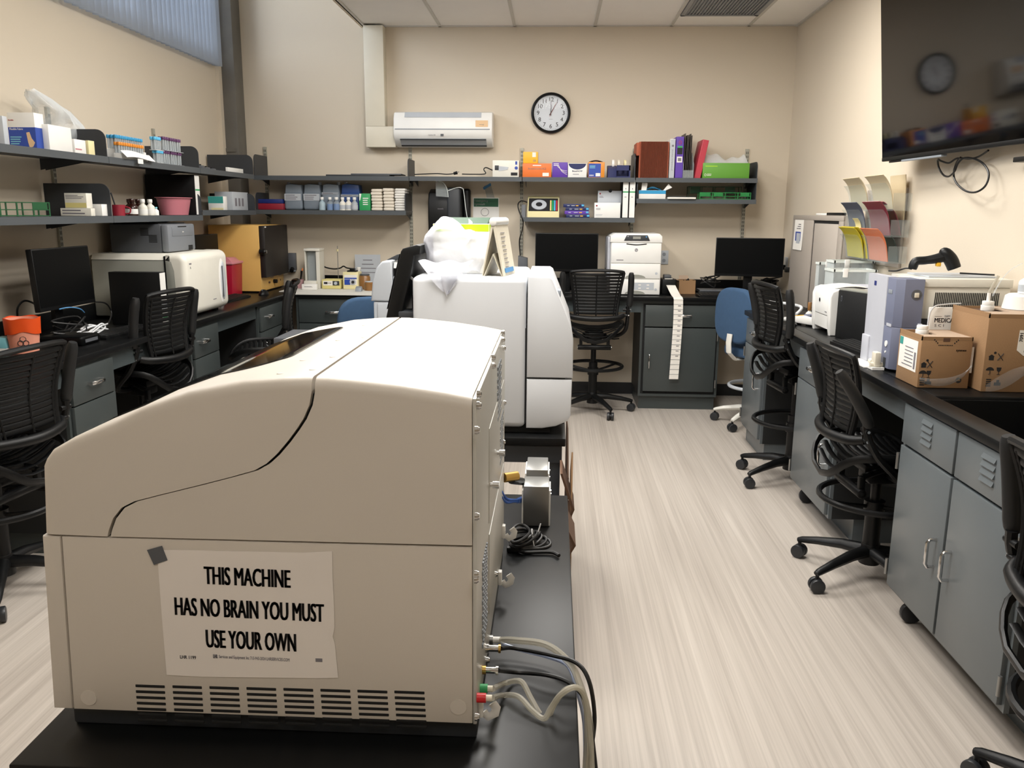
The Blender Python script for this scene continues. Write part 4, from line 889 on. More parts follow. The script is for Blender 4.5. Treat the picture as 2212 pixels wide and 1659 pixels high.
for lv in range(2):
    for i in range(8):
        for j in range(2): vial('purple_cap', -2.385 - j * .021, yd + i * .029 + (i // 3) * .01, zU + .003 + lv * .0815, 'purple-capped sample tube in the %s pack' % ('upper' if lv else 'lower'), 'purple-capped tubes, %s pack' % ('upper' if lv else 'lower'), .078)
    one('tube_pack', MB().box(-2.42, -2.372, yd - .012, yd + .25, zU + lv * .081, zU + .0025 + lv * .081, 'tube_glass' if lv == 0 else 'grey_lt'), ('clear card under the lower purple-capped tubes', 'grey card under the upper purple-capped tubes')[lv], 'tray')
# third section
for i, (u, w_, h) in enumerate(((436, .05, .03), (448, .05, .022), (460, .06, .018))):
    y = at(u, 362, 0, -2.45).y; one('small_part', MB().box(-2.55, -2.45, y, y + w_, zU, zU + h, 'grey_dk', .006).cyl((-2.47, y + .02, zU + h - .002), (-2.47, y + .02, zU + h + .008), .008, 'black', 12), ('tallest', 'middle', 'flattest')[i] + ' of three small dark parts behind the second divider, upper left shelf', 'part', 'small dark parts on the upper left shelf')
LB('paper_stack', 'white stack of paper at the corner end of the upper left shelf', 'paper', 487, 492, 525, 361, zU, -2.40, 'white')
# ---------------------------------------------------------------- lower left shelf
zL = ZL + .001
def rack(name, label, X, L, W, H, m, nx=6, tags=()):
    b = MB(X)
    for z in (.006, H * .5, H):
        for yy in (-W / 2, W / 2): b.box(-L / 2, L / 2, yy - .002, yy + .002, z - .004, z, m)
        for i in range(nx + 1): b.box(-L / 2 + L * i / nx - .002, -L / 2 + L * i / nx + .002, -W / 2 + .002, W / 2 - .002, z - .004, z, m)
    for xx in (-L / 2, -L / 4, 0, L / 4, L / 2):
        for yy in (-W / 2, W / 2): b.box(xx - .003, xx + .003, yy - .0025, yy + .0025, .0005, H, m)
    for x0, x1 in tags: b.box(x0, x1, -W / 2 - .003, -W / 2 - .0015, H * .5, H, m)
    return one(name, b, label, 'rack')
yr = at(100, 450, 0, -2.42).y
rack('tube_rack', 'green wire tube rack on the lower left shelf', RZ((-2.48, yr - .17, zL), 62), .30, .09, .066, 'green_wire', 4, ((.07, .14),))
t = thing('bottle', 'small bottle with red cap cut off by the left edge', 'bottle', (-2.44, 3.58, zL))
part('body', MB().lathe([(0, .0005), (.022, .0005), (.022, .06), (.01, .072), (0, .072)], (-2.44, 3.58, zL), 'white', 16), t); part('cap', MB().cyl((-2.44, 3.58, zL + .072), (-2.44, 3.58, zL + .092), .012, 'crimson', 14), t)
def medc(b, xl, xf, y0, y1, z, z1): lines(b, xl + .006, xf - .01, y0, z + (z1 - z) * .6, z1 - .008, 3, 'ink_grey'); b.box(xl + .002, xf - .002, y0 - .0005, y0, z + .002, z + (z1 - z) * .35, 'yellow_dev')
y_ = at(187, 440, 0, -2.42).y
LB('box', 'flat cream carton lying under the upright carton, lower left shelf', 'box', 130, 196, 205, 450, zL, -2.385, 'offwhite', deco=lambda b, xl, xf, y0, y1, z, z1: lines(b, xl + .01, xf - .02, y0, z + .006, z1 - .004, 2))
_y0 = at(196, 450, 0, -2.385).y; zz = at(196, 450, 1, _y0).z + .0008
x0 = at(140, 435, 1, _y0 + .005).x; x1 = at(187, 435, 1, _y0 + .005).x; z1 = at(165, 417, 1, _y0).z
b = MB().box(x0, x1, _y0 + .004, _y0 + .06, zz, z1, 'offwhite', .001); medc(b, x0, x1, _y0 + .004, _y0 + .06, zz, z1)
one('box', b, 'upright cream carton with small print on top of the flat carton', 'box')
LB('box', 'white box next to the cream cartons, lower left shelf', 'box', 194, 219, 241, 441, zL, -2.385, 'white')
def lpos(u, X=-2.42): p = at(u, 455, 0, X); return p.x, p.y
x, y = lpos(256)
t = thing('mug', 'red mug holding a dark pen on the lower left shelf', 'mug', (x, y, zL))
part('body', MB().lathe([(0, .0005), (.034, .0005), (.036, .06), (.0325, .06), (.031, .005), (0, .005)], (x, y, zL), 'red_dk', 22), t)
part('handle', MB().tube(spline([V((x + .034, y + .01, zL + .05)), V((x + .06, y + .015, zL + .04)), V((x + .055, y + .015, zL + .015)), V((x + .033, y + .01, zL + .012))], 4), .004, 'red_dk', 6), t)
one('pen', MB().tube([(x - .005, y, zL + .006), (x - .028, y - .012, zL + .125)], .004, 'ink', 8), 'dark pen leaning out of the red mug', 'pen')
def bottle(label, x, y, z, r, h, m, capm, lab=None, caph=.02, group='bottles on the lower left shelf', liquid=None):
    t = thing('bottle', label, 'bottle', (x, y, z), group); s_ = h - caph
    part('body', MB().lathe([(0, .0006), (r, .001), (r, s_ * .62), (r * .9, s_ * .72), (r * .42, s_ * .88), (r * .42, s_), (0, s_)], (x, y, z), m, 22), t)
    part('cap', MB().lathe([(r * .5, s_ - .001), (r * .55, s_ + .002), (r * .55, h - .002), (r * .5, h), (0, h)], (x, y, z), capm, 18), t)
    if lab: part('label', MB().lathe([(r + .0005, s_ * .12), (r + .0007, s_ * .12 + .001), (r + .0007, s_ * .5)], (x, y, z), lab, 22), t)
    if liquid: part('liquid', MB().lathe([(0, .002), (r - .001, .002), (r - .001, s_ * .6), (0, s_ * .6)], (x, y, z), liquid, 20), t)
    return t
for u, X, lb in ((281, -2.52, 'brown glass bottle standing at the rear behind the labelled one'), (286, -2.43, 'brown glass bottle with white label in front, next to the red mug')): bottle(lb, *lpos(u, X), zL, .03, .095, 'brown_glass', 'brown_glass', 'white')
bottle('brown glass bottle with white band next to the white-capped bottles', *lpos(299, -2.47), zL, .027, .095, 'brown_glass', 'brown_glass', 'white')
bottle('white-capped clear bottle next to the brown bottles', *lpos(309, -2.42), zL, .026, .095, 'offwhite', 'white', 'white')
bottle('white-capped clear bottle closer to the pink basin', *lpos(325, -2.42), zL, .026, .095, 'offwhite', 'white', 'white')
bottle('small white bottle with a blue print touching the pink basin', *lpos(337, -2.405), zL, .016, .05, 'white', 'aqua', None, .008)
x, y = at(376, 440, 0, -2.47).x, at(376, 440, 0, -2.47).y
pb = MB(Matrix.Translation((x, y, zL)) @ Matrix.Diagonal((.62, 1.0, 1, 1))).lathe([(0, .0006), (.12, .001), (.15, .105), (.165, .108), (.165, .112), (.148, .112), (.117, .006), (0, .006)], (0, 0, 0), 'pink', 36)
one('basin', pb, 'pink plastic basin on the lower left shelf beside the black binder', 'basin')
def binder(label, x0, x1, y0, y1, z, h, m='black', spine='white', group=None, name='binder', sp='y', extra=None):
    t = thing(name, label, 'binder', ((x0 + x1) / 2, (y0 + y1) / 2, z), group)
    part('cover', MB().box(x0, x1, y0, y1, z + .0006, z + h, m, .002), t)
    b = MB()
    if sp == 'y': b.box(x0 + .003, x1 - .003, y0 - .001, y0 + .001, z + .004, z + h - .004, spine)
    else: b.box(x1 - .001, x1 + .001, y0 + .003, y1 - .003, z + .004, z + h - .004, spine)
    if extra: extra(b)
    part('spine', b, t)
    return t
y0, y1 = at(422, 420, 0, -2.385).y, at(432, 420, 0, -2.385).y
def gs(b): b.box(-2.3845, -2.3835, y0 + .003, y1 - .003, zL + .16, zL + .17, 'green')
binder('tall black binder with white spine against the divider of the lower left shelf', -2.72, -2.385, y0 - .002, y1, zL, .262, sp='x', extra=gs)
# corner shelf
zK = 1.551
def tis(b, xl, xf, y0, y1, z, z1): b.box(xl, xf + .0005, y0 - .0006, y0 + .002, z + (z1 - z) * .5, z1 - .001, 'teal').box(xl + .02, xf, y0 - .0007, y0 + .001, z + .002, z + .016, 'cream')
LB('tissue_box', 'teal and white tissue box on the short corner shelf', 'box', 449, 481, 490, 424, zK, -2.385, 'white', deco=tis)
LB('box', 'white carton with printed side behind the tissue box in the corner', 'box', 463, 501, 535, 414, zK, -2.42, 'grey_lt', deco=lambda b, xl, xf, y0, y1, z, z1: [b.box(xf - .0005, xf + .0006, y0 + .05 + k * .07, y0 + .09 + k * .07, z + .03, z + .09, 'ink_grey') for k in range(3)])
# ---------------------------------------------------------------- lower back shelf, left
zB = 1.556
BB('tray', 'red tray lying under the blue one on the lower back shelf', 'tray', 556, 612, 439.5, zB, 6.9, .16, 'red_dk', b=.004)
zz = at(583, 439.5, 1, 6.9).z + .0008
BB('tray', 'blue tray stacked on the red one on the lower back shelf', 'tray', 557, 610, 430, zz, 6.905, .15, 'navy', b=.004)
jl = ('leftmost translucent jug with a white label on the lower back shelf', 'second translucent jug with a white label', 'third translucent jug behind the blue bottles', 'blue translucent jug behind the white-capped bottles')
for k, (u0, u1) in enumerate(((613, 652), (654, 692), (694, 733), (735, 777))):
    x0, x1, z1 = BBdim(u0, u1, 393, zB, 6.93); m = 'jug_blue' if k == 3 else 'jug'
    t = thing('jug', jl[k], 'jug', ((x0 + x1) / 2, 7.0, zB), 'translucent jugs on the lower back shelf')
    part('body', MB().box(x0, x1, 6.93, 7.09, zB + .001, zB + (z1 - zB) * .62, m, .02, 3).prism([(x0 + .003, zB + (z1 - zB) * .58), (x1 - .003, zB + (z1 - zB) * .58), (x1 - .01, zB + (z1 - zB) * .9), (x0 + .01 + (x1 - x0) * .25, z1 - .012), (x0 + .01, zB + (z1 - zB) * .9)], 'y', 6.95, 7.07, m, .012), t)
    xc = x0 + (x1 - x0) * (.15, .85, .85, .2)[k]; part('cap', MB().cyl((xc, 7.01, z1 - .022), (xc, 7.01, z1), .015, 'grey_lt', 14), t)
    part('liquid', MB().box(x0 + .004, x1 - .004, 6.934, 7.086, zB + .004, zB + (z1 - zB) * .33, 'grey_mid' if k < 3 else 'navy', .012), t)
    lbp = MB().box(x0 + .006, x1 - .008, 6.9275, 6.9295, zB + (z1 - zB) * (.34, .34, .55, .48)[k], zB + (z1 - zB) * (.58, .58, .64, .56)[k], 'grey_lt' if k < 2 else 'grey_mid'); lines(lbp, x0 + .015, x1 - .03, 6.9274, zB + (z1 - zB) * (.36, .36, .56, .49)[k], zB + (z1 - zB) * (.56, .56, .63, .55)[k], 3 if k < 2 else 1); part('label', lbp, t)
for u, yy, m, lq, lb in ((696, 6.9, 'water', None, 'clear wash bottle at the left end of the small bottles'), (713, 6.9, 'clear_plastic', 'blue_liq', 'wash bottle with blue liquid, left of the two'), (727, 6.89, 'clear_plastic', 'blue_liq', 'wash bottle with blue liquid, right of the two'), (740, 6.9, 'offwhite', None, 'white-capped bottle left of three before the blue jug'), (753, 6.9, 'offwhite', None, 'white-capped bottle in the middle before the blue jug'), (766, 6.89, 'tube_glass', None, 'white-capped bottle right of three before the blue jug')):
    x = at(u, 440, 1, yy).x; bottle(lb, x, yy, zB, .026, .105, m, 'white', None if u < 735 else 'grey_lt', .02, 'small bottles on the lower back shelf', lq)
BB('box', 'green and white upright box beside the paper towels', 'box', 776, 800, 418, zB, 6.9, .12, 'green', deco=lambda b, x0, x1, y, z, z1: (b.prism([(x0 + .002, z1 - .002), (x0 + .02, z1 - .002), (x0 + .01, z1 - .05), (x0 + .002, z1 - .06)], 'y', y - .0006, y, 'white'), lines(b, x0 + .03, x1 - .01, y, z + .04, z1 - .03, 4, 'white')))
for s_, (u0, u1, n, vt, m) in enumerate(((801, 826, 7, 408, 'towel'), (827, 851, 7, 406.5, 'towel'), (852, 876, 9, 407, 'towel_white'))):
    x0, x1, z1 = BBdim(u0, u1, vt, zB, 6.88); h = (z1 - zB) / n
    for k in range(n):
        j = random.uniform(-.003, .003)
        one('paper_towel_pack', MB().box(x0 + .003 + j, x1 - .003 + j, 6.88 + j, 7.11, zB + .0006 + k * h, zB + (k + 1) * h - .0004, m, min(.008, h * .45), 2), 'folded paper towels in the %s of three stacks at the shelf end' % ('left', 'middle', 'right')[s_], 'paper towels', 'folded paper towels in the %s stack' % ('left', 'middle', 'right')[s_])
# ---------------------------------------------------------------- upper back shelf
zT = ZU + .003
x0, x1 = at(705, 375, 1, 6.9).x, at(866, 375, 1, 6.9).x
one('clipboard', MB().box(x0, x0 + .52, 6.88, 7.1, zT, zT + .012, 'shelf_dark', .002), 'longer flat dark tray lying on the upper back shelf', 'tray')
one('clipboard', MB().box(x0 + .20, x1, 6.9, 7.12, zT + .0125, zT + .022, 'grey_dk', .002), 'flat dark board lying on top of the long dark tray', 'board')
P = spline([at(u, v, 1, 6.95) for u, v in ((895, 377), (915, 376), (945, 375), (965, 376.5), (980, 375))], 5); 
for p in P: p.z = max(p.z, zT + .005)
t = thing('cable', 'black cord with plug lying on the shelf below the air conditioner', 'cord', P[0])
part('cord', MB().tube(P, .0045, 'cable', 8), t); part('plug', MB().cyl(P[-1], P[-1] + V((.03, 0, .008)), .011, 'black', 12, r2=.013).cyl(P[-1] + V((.03, .004, .01)), P[-1] + V((.045, .004, .016)), .0025, 'chrome', 6), t)
P = spline([at(u, v, 1, 6.93) for u, v in ((998, 376), (1020, 376.5), (1048, 375.5), (1045, 366), (1050, 362), (1060, 366), (1064, 368))], 5)
for p in P: p.z = max(p.z, zT + .005)
one('cable', MB().tube(P, .0045, 'cable', 8), 'black cord running to the white boxed device on the upper back shelf', 'cord')
def proj(b, x0, x1, y, z, z1):
    h = z1 - z
    b.box(x0 + .018, x0 + .05, y - .004, y, z + h * .42, z + h * .7, 'shelf_dark', .002).prism([(x0 + .05, z + h * .66), (x0 + .13, z + h * .6), (x0 + .12, z + h * .45), (x0 + .05, z + h * .36)], 'y', y - .003, y, 'grey_lt')
    b.cyl((x1 - .022, y + .001, z + h * .55), (x1 - .022, y - .0012, z + h * .55), .013, 'blue', 18).box(x1 - .03, x1 - .014, y - .001, y, z + h * .75, z + h * .95, 'blue').box(x1 - .065, x1 - .012, y - .001, y, z + h * .1, z + h * .28, 'ink', 0)
BB('device_box', 'white device in box form with blue round badge on the upper back shelf', 'box', 1064, 1121, 346.5, zT, 6.9, .2, 'offwhite', deco=proj)
BB('box', 'orange kit box lying under the yellow box', 'box', 1129, 1191, 353, zT, 6.88, .2, 'orange', deco=lambda b, x0, x1, y, z, z1: (b.text('Serum/Urine hCG', .02, ((x0 + x1) / 2, y - .0006, z + (z1 - z) * .62), FX, FZ, 'white', maxw=(x1 - x0) * .62, bold=.0004), b.box(x1 - .07, x1 - .02, y - .0008, y, z + .008, z + .035, 'paper'), lines(b, x0 + .08, x1 - .08, y, z1 - .024, z1 - .008, 1, 'white')))
zz = at(1160, 353, 1, 6.88).z + .001
BB('box', 'yellow kit box stacked on the orange box', 'box', 1130, 1162, 328, zz, 6.9, .14, 'yellow', deco=lambda b, x0, x1, y, z, z1: (b.box(x0 + (x1 - x0) * .62, x0 + (x1 - x0) * .86, y - .0008, y, z + (z1 - z) * .55, z1 - .004, 'paper'), lines(b, x1 - .04, x1 - .01, y, z + .012, z + .03, 2, 'ink_grey')))
def arcs(b, x0, x1, y, z, z1):
    for k in range(3): b.tube(spline([V((x0 + (x1 - x0) * (.32 + .06 * k), y - .0004, z1 - .03)), V((x0 + (x1 - x0) * .62, y - .0004, z + (z1 - z) * (.5 - .05 * k))), V((x1 - .004, y - .0004, z + (z1 - z) * (.42 - .12 * k)))], 5), .0018, 'paper', 4)
    lines(b, x0 + .01, x0 + .07, y, z1 - .03, z1 - .006, 2, 'paper')
BB('box', 'purple kit box with pale arcs on the upper back shelf', 'box', 1193, 1226, 350.5, zT, 6.88, .2, 'purple', deco=arcs)
def bnx(b, x0, x1, y, z, z1):
    xm = (x0 + x1) / 2; w_ = (x1 - x0) / 2 - .004; b.prism([(xm - w_, z1 - .002)] + [(xm - w_ * math.cos(a), z1 - .002 - .045 * math.sin(a)) for a in [math.pi * k / 12 for k in range(1, 12)]] + [(xm + w_, z1 - .002)], 'y', y - .0007, y, 'deep_blue')
    b.text('BinaxNOW', .02, (xm, y - .0006, z + (z1 - z) * .45), FX, FZ, 'navy', maxw=(x1 - x0) * .55, bold=.0003); lines(b, xm - w_ * .5, xm + w_ * .5, y, z + .02, z + .03, 1)
BB('box', 'white kit box with a dark blue half-moon on top edge', 'box', 1227, 1267, 353, zT, 6.88, .2, 'white', deco=bnx)
def blb(b, x0, x1, y, z, z1):
    b.box(x0 + .002, x1 - .03, y - .0007, y, z + .004, z1 - .012, 'blue').box(x1 - .07, x1 - .034, y - .0012, y, z + .01, z + .035, 'paper'); lines(b, x0 + .01, x0 + .06, y - .0007, z1 - .05, z1 - .025, 3, 'aqua')
    for k in range(3): b.box(x0 + .01 + k * .012, x0 + .017 + k * .012, y - .0012, y, z + .012, z + .022, 'paper')
    b.sheet(lambda u, v: V((x0 + .005 + u * (x1 - x0 - .02), y + .02 + v * .12, z1 + .002 + .012 * math.sin(u * 3.1) + .004 * math.sin(v * 9))), 6, 5, 'card_dark', .002)
BB('box', 'blue and orange kit box with its lid torn open', 'box', 1271, 1306, 350, zT, 6.88, .18, 'orange_cap', deco=blb)
x0, x1, z1 = BBdim(1313, 1362, 357, zT, 6.9)
t = thing('tape_dispenser', 'dark blue dispenser with tape rolls near the slotted upright', 'dispenser', ((x0 + x1) / 2, 6.97, zT))
b = MB().prism([(6.9, zT + .0005), (7.04, zT + .0005), (7.04, z1), (6.96, z1), (6.9, zT + (z1 - zT) * .75)], 'x', x0, x0 + .07, 'deep_blue', .002)
b.box(x0 + .07, x1, 6.9, 7.04, zT + .0005, zT + .012, 'deep_blue').box(x0 + .07, x1, 6.9, 6.91, z1 - .04, z1, 'deep_blue').box(x1 - .012, x1, 6.9, 7.04, zT + .012, z1, 'deep_blue').box(x0 + .07, x1 - .012, 7.03, 7.04, zT + .012, z1, 'deep_blue')
part('body', b, t)
for k, (u, m) in enumerate(((1324, 'white'), (1336, 'ivory'), (1350, 'cream'))):
    x = at(u, 352, 1, 6.97).x; part('tape_roll', MB().lathe([(.013, -.009), (.034, -.009), (.034, .009), (.013, .009), (.013, -.009)], (x, 6.97, z1 + .012), m, 24, Matrix.Rotation(math.pi / 2, 4, 'Y')), t)
# right-hand upper shelf
x0, x1, z1 = BBdim(1380, 1445, 305, zT, 6.88)
t = thing('accordion_file', 'rust brown accordion file standing on the upper back shelf', 'file', ((x0 + x1) / 2, 6.98, zT))
part('crease_backing', MB().box(x0 + .014, x1 - .012, 6.888, 6.9, zT + .001, z1 - .002, 'card_dark'), t)  # flat dark sheet, crease shade put into colour between the pleats
b = MB()
n_ = 20
for k in range(n_):
    f0 = x0 + (x1 - x0) * k / n_; f1_ = x0 + (x1 - x0) * (k + 1) / n_; sq = .012
    def sh(x): return x0 + .015 + (x - x0) * ((x1 - x0 - .027) / (x1 - x0))
    b.prism([(sh(f0), 6.887), (sh(f0) + (sh(f1_) - sh(f0)) * .72, 6.887), (sh(f0) + (sh(f1_) - sh(f0)) * .36, 6.868)], 'z', zT + .001, z1 - .003, 'rust')
part('pleats', b, t)
part('cover', MB().box(x0 + .002, x0 + .012, 6.88, 7.14, zT + .001, z1 - .004, 'rust').box(x1 - .011, x1 - .003, 6.88, 7.14, zT + .001, z1 - .004, 'rust').box(x0 + .01, x1 - .01, 6.9, 7.14, z1 - .01, z1 - .004, 'rust_dk').box(x0 - .022, x0 + .001, 6.87, 7.1, z1 - .11, z1 - .012, 'rust', .002), t)
x0, x1, z1 = BBdim(1443, 1457, 300, zT, 6.89)
binder('white binder between the accordion file and the purple binder', x0 + .013, x1 + .002, 6.89, 7.15, zT, z1 - zT, 'white', 'grey_lt', extra=lambda b: (b.text('procedure manual', .016, ((x0 + x1) / 2 + .007, 6.8885, zT + .14), (0, 0, 1), (-1, 0, 0), 'ink_grey', maxw=.16), b.box(x0 + .026, x0 + .042, 6.8885, 6.8895, z1 - .06, z1 - .045, 'ink_grey')))
x0, x1, z1 = BBdim(1460, 1476, 295, zT, 6.88)
binder('purple binder with stickers on its spine', x0, x1, 6.88, 7.15, zT, z1 - zT, 'violet', 'violet', extra=lambda b: (b.tube([((x0 + x1) / 2 + .01 * math.cos(a), 6.8785, z1 - .045 + .012 * math.sin(a)) for a in [2 * math.pi * k / 14 for k in range(14)]], .0022, 'red', 5, closed=True), b.box(x0 + .008, x1 - .008, 6.8782, 6.879, z1 - .135, z1 - .085, 'ink'), b.box(x0 + .01, x1 - .01, 6.8782, 6.879, z1 - .085, z1 - .072, 'green'), b.box(x0 + .008, x1 - .008, 6.8782, 6.879, zT + .12, zT + .165, 'paper'), b.box(x0 + .016, x1 - .016, 6.8778, 6.8785, zT + .13, zT + .155, 'ink_grey')))
b = MB()
fx0, fx1 = at(1477, 330, 1, 6.9).x, at(1497, 330, 1, 6.9).x; fz = at(1485, 288, 1, 6.9).z
for k in range(5):
    x = fx0 + (fx1 - fx0) * (k + .5) / 5; mb = MB().prism([(x - .004, zT + .001), (x, zT + .001), (x + .004 + .004 * (k % 2), fz - .012 * (k % 3)), (x - .001 + .004 * (k % 2), fz - .012 * (k % 3))], 'y', 6.9 + .01 * k, 7.12, 'folder_dk')
    one('file_folder', mb, ('leftmost dark file folder beside the purple binder', 'second dark file folder from the purple binder', 'middle dark file folder between the purple and red binders', 'fourth dark file folder from the purple binder', 'rightmost dark file folder before the red binder')[k], 'folder', 'dark file folders on the upper back shelf')
one('magazine_file', MB().prism([(6.86, zT + .0006), (7.13, zT + .0006), (7.13, zT + .21), (6.97, zT + .20), (6.86, zT + .10)], 'x', fx0 - .004, fx0 - .0015, 'acrylic').prism([(6.86, zT + .0006), (7.13, zT + .0006), (7.13, zT + .21), (6.97, zT + .20), (6.86, zT + .10)], 'x', fx1 + .004, fx1 + .0065, 'acrylic').box(fx0 - .0015, fx1 + .004, 6.86, 6.8625, zT + .0006, zT + .06, 'acrylic'), 'clear upright magazine holder around the dark folders', 'holder')
xr = at(1500, 376, 1, 6.88).x
X = Matrix.Translation((xr, 6.88, zT + .001)) @ Matrix.Rotation(math.radians(10.5), 4, 'Y')
t = thing('binder', 'red binder leaning to the right on the upper back shelf', 'binder', (xr + .03, 7.0, zT))
part('cover', MB(X).box(0, .048, 0, .26, .0, .302, 'red', .002), t); part('spine', MB(X).box(.004, .044, -.001, .001, .004, .298, 'red'), t)
BB('box', 'long green box with a white logo on the upper back shelf', 'box', 1518, 1619, 352, zT, 6.875, .2, 'green_box', deco=lambda b, x0, x1, y, z, z1: (b.tube([(x0 + .022 + .007 * math.cos(a), y - .0004, z + .026 + .009 * math.sin(a)) for a in [2 * math.pi * k / 12 for k in range(12)]], .0016, 'paper', 4, closed=True), lines(b, x0 + .035, x0 + .085, y, z + .018, z + .036, 2, 'paper'), lines(b, x0 + .02, x0 + .12, y, z1 - .03, z1 - .02, 1, 'lime')))
bx_ = at(1560, 340, 1, 7.0).x
_bz = at(1570, 352, 1, 6.875).z
one('plastic_bag', MB().sheet(lambda u, v: (lambda p: p)(V((bx_ - .17 + .36 * u + .0, 6.97 + .13 * math.sin(math.pi * v) * (1 if True else 1) - .05 * math.cos(math.pi * v), _bz + .003 + .085 * math.sin(math.pi * v) * (.75 + .25 * math.sin(u * 7)) + .012 * math.sin(u * 19) * math.sin(math.pi * v)))), 30, 12, 'film', 0), 'clear crumpled plastic bag lying on the long green box', 'bag')
# ---------------------------------------------------------------- lower back shelf, middle and right
zM = 1.5125
x0, x1, z1 = BBdim(1139, 1208, 428, zM, 6.89)
t = thing('timer_device', 'cream device with a round white dial on the lower middle back shelf', 'device', ((x0 + x1) / 2, 6.98, zM))
part('case', MB().prism([(6.885, zM + .0006), (7.1, zM + .0006), (7.1, z1 + .02), (7.02, z1), (6.885, zM + .045)], 'x', x0, x1, 'cream', .003), t)
sl = V((0, 7.02 - 6.885, z1 - zM - .045)).normalized(); o_ = V(((x0 + x1) / 2, 6.885, zM + .045)); nn = V((0, -sl.z, sl.y)); Ls = (V((0, 7.02, z1)) - V((0, 6.885, zM + .045))).length
XP = Matrix(((1, 0, 0, o_.x), (0, sl.y, nn.y, o_.y), (0, sl.z, nn.z, o_.z), (0, 0, 0, 1)))
b = MB(XP).box(-(x1 - x0) / 2 + .01, (x1 - x0) / 2 - .01, .006, Ls - .004, .0005, .003, 'ink')
for k, m in enumerate(('yellow_dev', 'green', 'cyan_lt', 'red')): b.box((x1 - x0) / 2 - .075 + k * .016, (x1 - x0) / 2 - .063 + k * .016, .012, Ls - .03, .003, .004, m)
part('face', b, t)
part('dial', MB(XP).cyl((-.035, Ls * .48, .003), (-.035, Ls * .48, .008), .062, 'grey_lt', 32).cyl((-.035, Ls * .48, .008), (-.035, Ls * .48, .011), .026, 'ink', 24), t)
x_ = at(1133, 445, 1, 6.95).x
P = [at(1139, 437, 1, 6.95), at(1126, 434, 1, 6.92), at(1119, 442, 1, 6.84), at(1122, 458, 1, 6.83), at(1130, 478, 1, 6.83), at(1128, 497, 1, 7.0), at(1122, 520, 1, 7.1), at(1124, 552, 1, 7.12)]
one('cable', MB().tube(spline(P, 6), .005, 'cable', 8), 'black cord hanging from the cream dial device past the shelf', 'cord')
one('speaker', MB().prism([(6.88, zM + .0006), (6.98, zM + .0006), (6.97, zM + .1), (6.9, zM + .1)], 'x', x_ - .022, x_ + .012, 'grey_dk', .004), 'small grey wedge beside the cream dial device', 'device')
for k in range(4):
    u0, u1, vt, vb_ = ((1223, 1274, 458, 467), (1220, 1272, 449.5, 458), (1222, 1272, 440, 449), (1217, 1262, 432.5, 440))[k]
    y = 6.885 + .006 * k; x0, x1 = at(u0, 450, 1, y).x, at(u1, 450, 1, y).x; z0 = zM + .0006 + k * .0272
    b = MB().box(x0, x1, y, y + .17, z0, z0 + .0266, 'deep_blue' if k != 1 else 'purple', .001).box(x1 - .022, x1 - .002, y - .0007, y, z0 + .008, z0 + .022, 'cyan_lt').box(x0 + (x1 - x0) * .6, x0 + (x1 - x0) * .72, y - .0007, y, z0 + .009, z0 + .016, 'yellow'); b.box(x0 + (x1 - x0) * .38, x0 + (x1 - x0) * .55, y - .0007, y, z0 + .01, z0 + .015, 'grey_lt').box(x0 + .03, x0 + .05, y - .0007, y, z0 + .01, z0 + .015, 'grey_lt')
    one('reagent_box', b, ('bottom flat dark blue box of the stack of four', 'second flat box from the bottom, purple-tinted', 'third flat dark blue box of the stack of four', 'top flat dark blue box, shortest of the stack')[k], 'box', 'stack of four flat dark boxes')
def wb_(b, x0, x1, y, z, z1): b.box(x0 + .012, x0 + .024, y - .0007, y, z1 - .03, z1 - .018, 'red_dk'); lines(b, x0 + .012, x0 + .05, y, z1 - .058, z1 - .04, 2); lines(b, x0 + .012, x0 + .07, y, z + .015, z + .03, 2, 'grey_lt')
BB('kit_box', 'white kit box in front with a small red square, lower middle shelf', 'box', 1284, 1340, 438, zM, 6.88, .1, 'white', deco=wb_)
BB('kit_box', 'taller white kit box standing behind the front kit box', 'box', 1291, 1344, 412, zM, 6.99, .1, 'grey_lt', deco=lambda b, x0, x1, y, z, z1: (wb_(b, x0, x1, y, z, z1), b.cyl(((x0 + x1) / 2, y - .001, z1 - .001), ((x0 + x1) / 2, y + .002, z1 - .001), .014, 'ink', 16)))
for k, (u0, u1) in enumerate(((1344.5, 1358), (1359, 1372.5))):
    x0, x1, z1 = BBdim(u0, u1, 388, zM, 6.88)
    binder(('white-spined black binder, left of the pair over the printer', 'white-spined black binder, right of the pair over the printer')[k], x0, x1 - .001, 6.88, 7.15, zM, z1 - zM, extra=lambda b: (b.box(x0 + .003, x1 - .004, 6.8782, 6.8795, zM + .2, zM + .21, 'green'), lines(b, x0 + .015, x1 - .015, 6.8788, zM + .16, zM + .17, 1), b.box((x0 + x1) / 2 - .003, (x0 + x1) / 2 + .003, 6.8782, 6.8795, zM + .225, zM + .235, 'ink_grey')), group='pair of white-spined black binders')
zR = 1.6645
x0, x1, z1 = BBdim(1380, 1438, 411, zR, 6.88)
t = thing('glove_box', 'open white and blue box of wipes on the lower right back shelf', 'box', ((x0 + x1) / 2, 6.97, zR))
part('body', MB().box(x0, x1, 6.88, 7.06, zR + .0006, z1, 'white', .001).box(x0 - .0003, x1 + .0003, 6.8794, 6.8806, z1 - .028, z1 - .001, 'cyan_cap'), t)
part('flap', MB().prism([(x0 + .02, z1), (x0 + .06, z1), (x0 + .07, z1 + .055), (x0 + .025, z1 + .06)], 'y', 6.9, 6.902, 'white').prism([(x1 - .02, z1), (x1 + .02, z1 + .05), (x1 + .05, z1 + .022), (x1, z1)], 'y', 6.885, 6.887, 'white').sheet(lambda u, v: V((x0 + .06 + u * .12, 6.9 + v * .12, z1 + .003 + .02 * math.sin(u * 3) + .008 * math.sin(v * 7 + u * 5))), 8, 6, 'cyan_cap', .001), t)
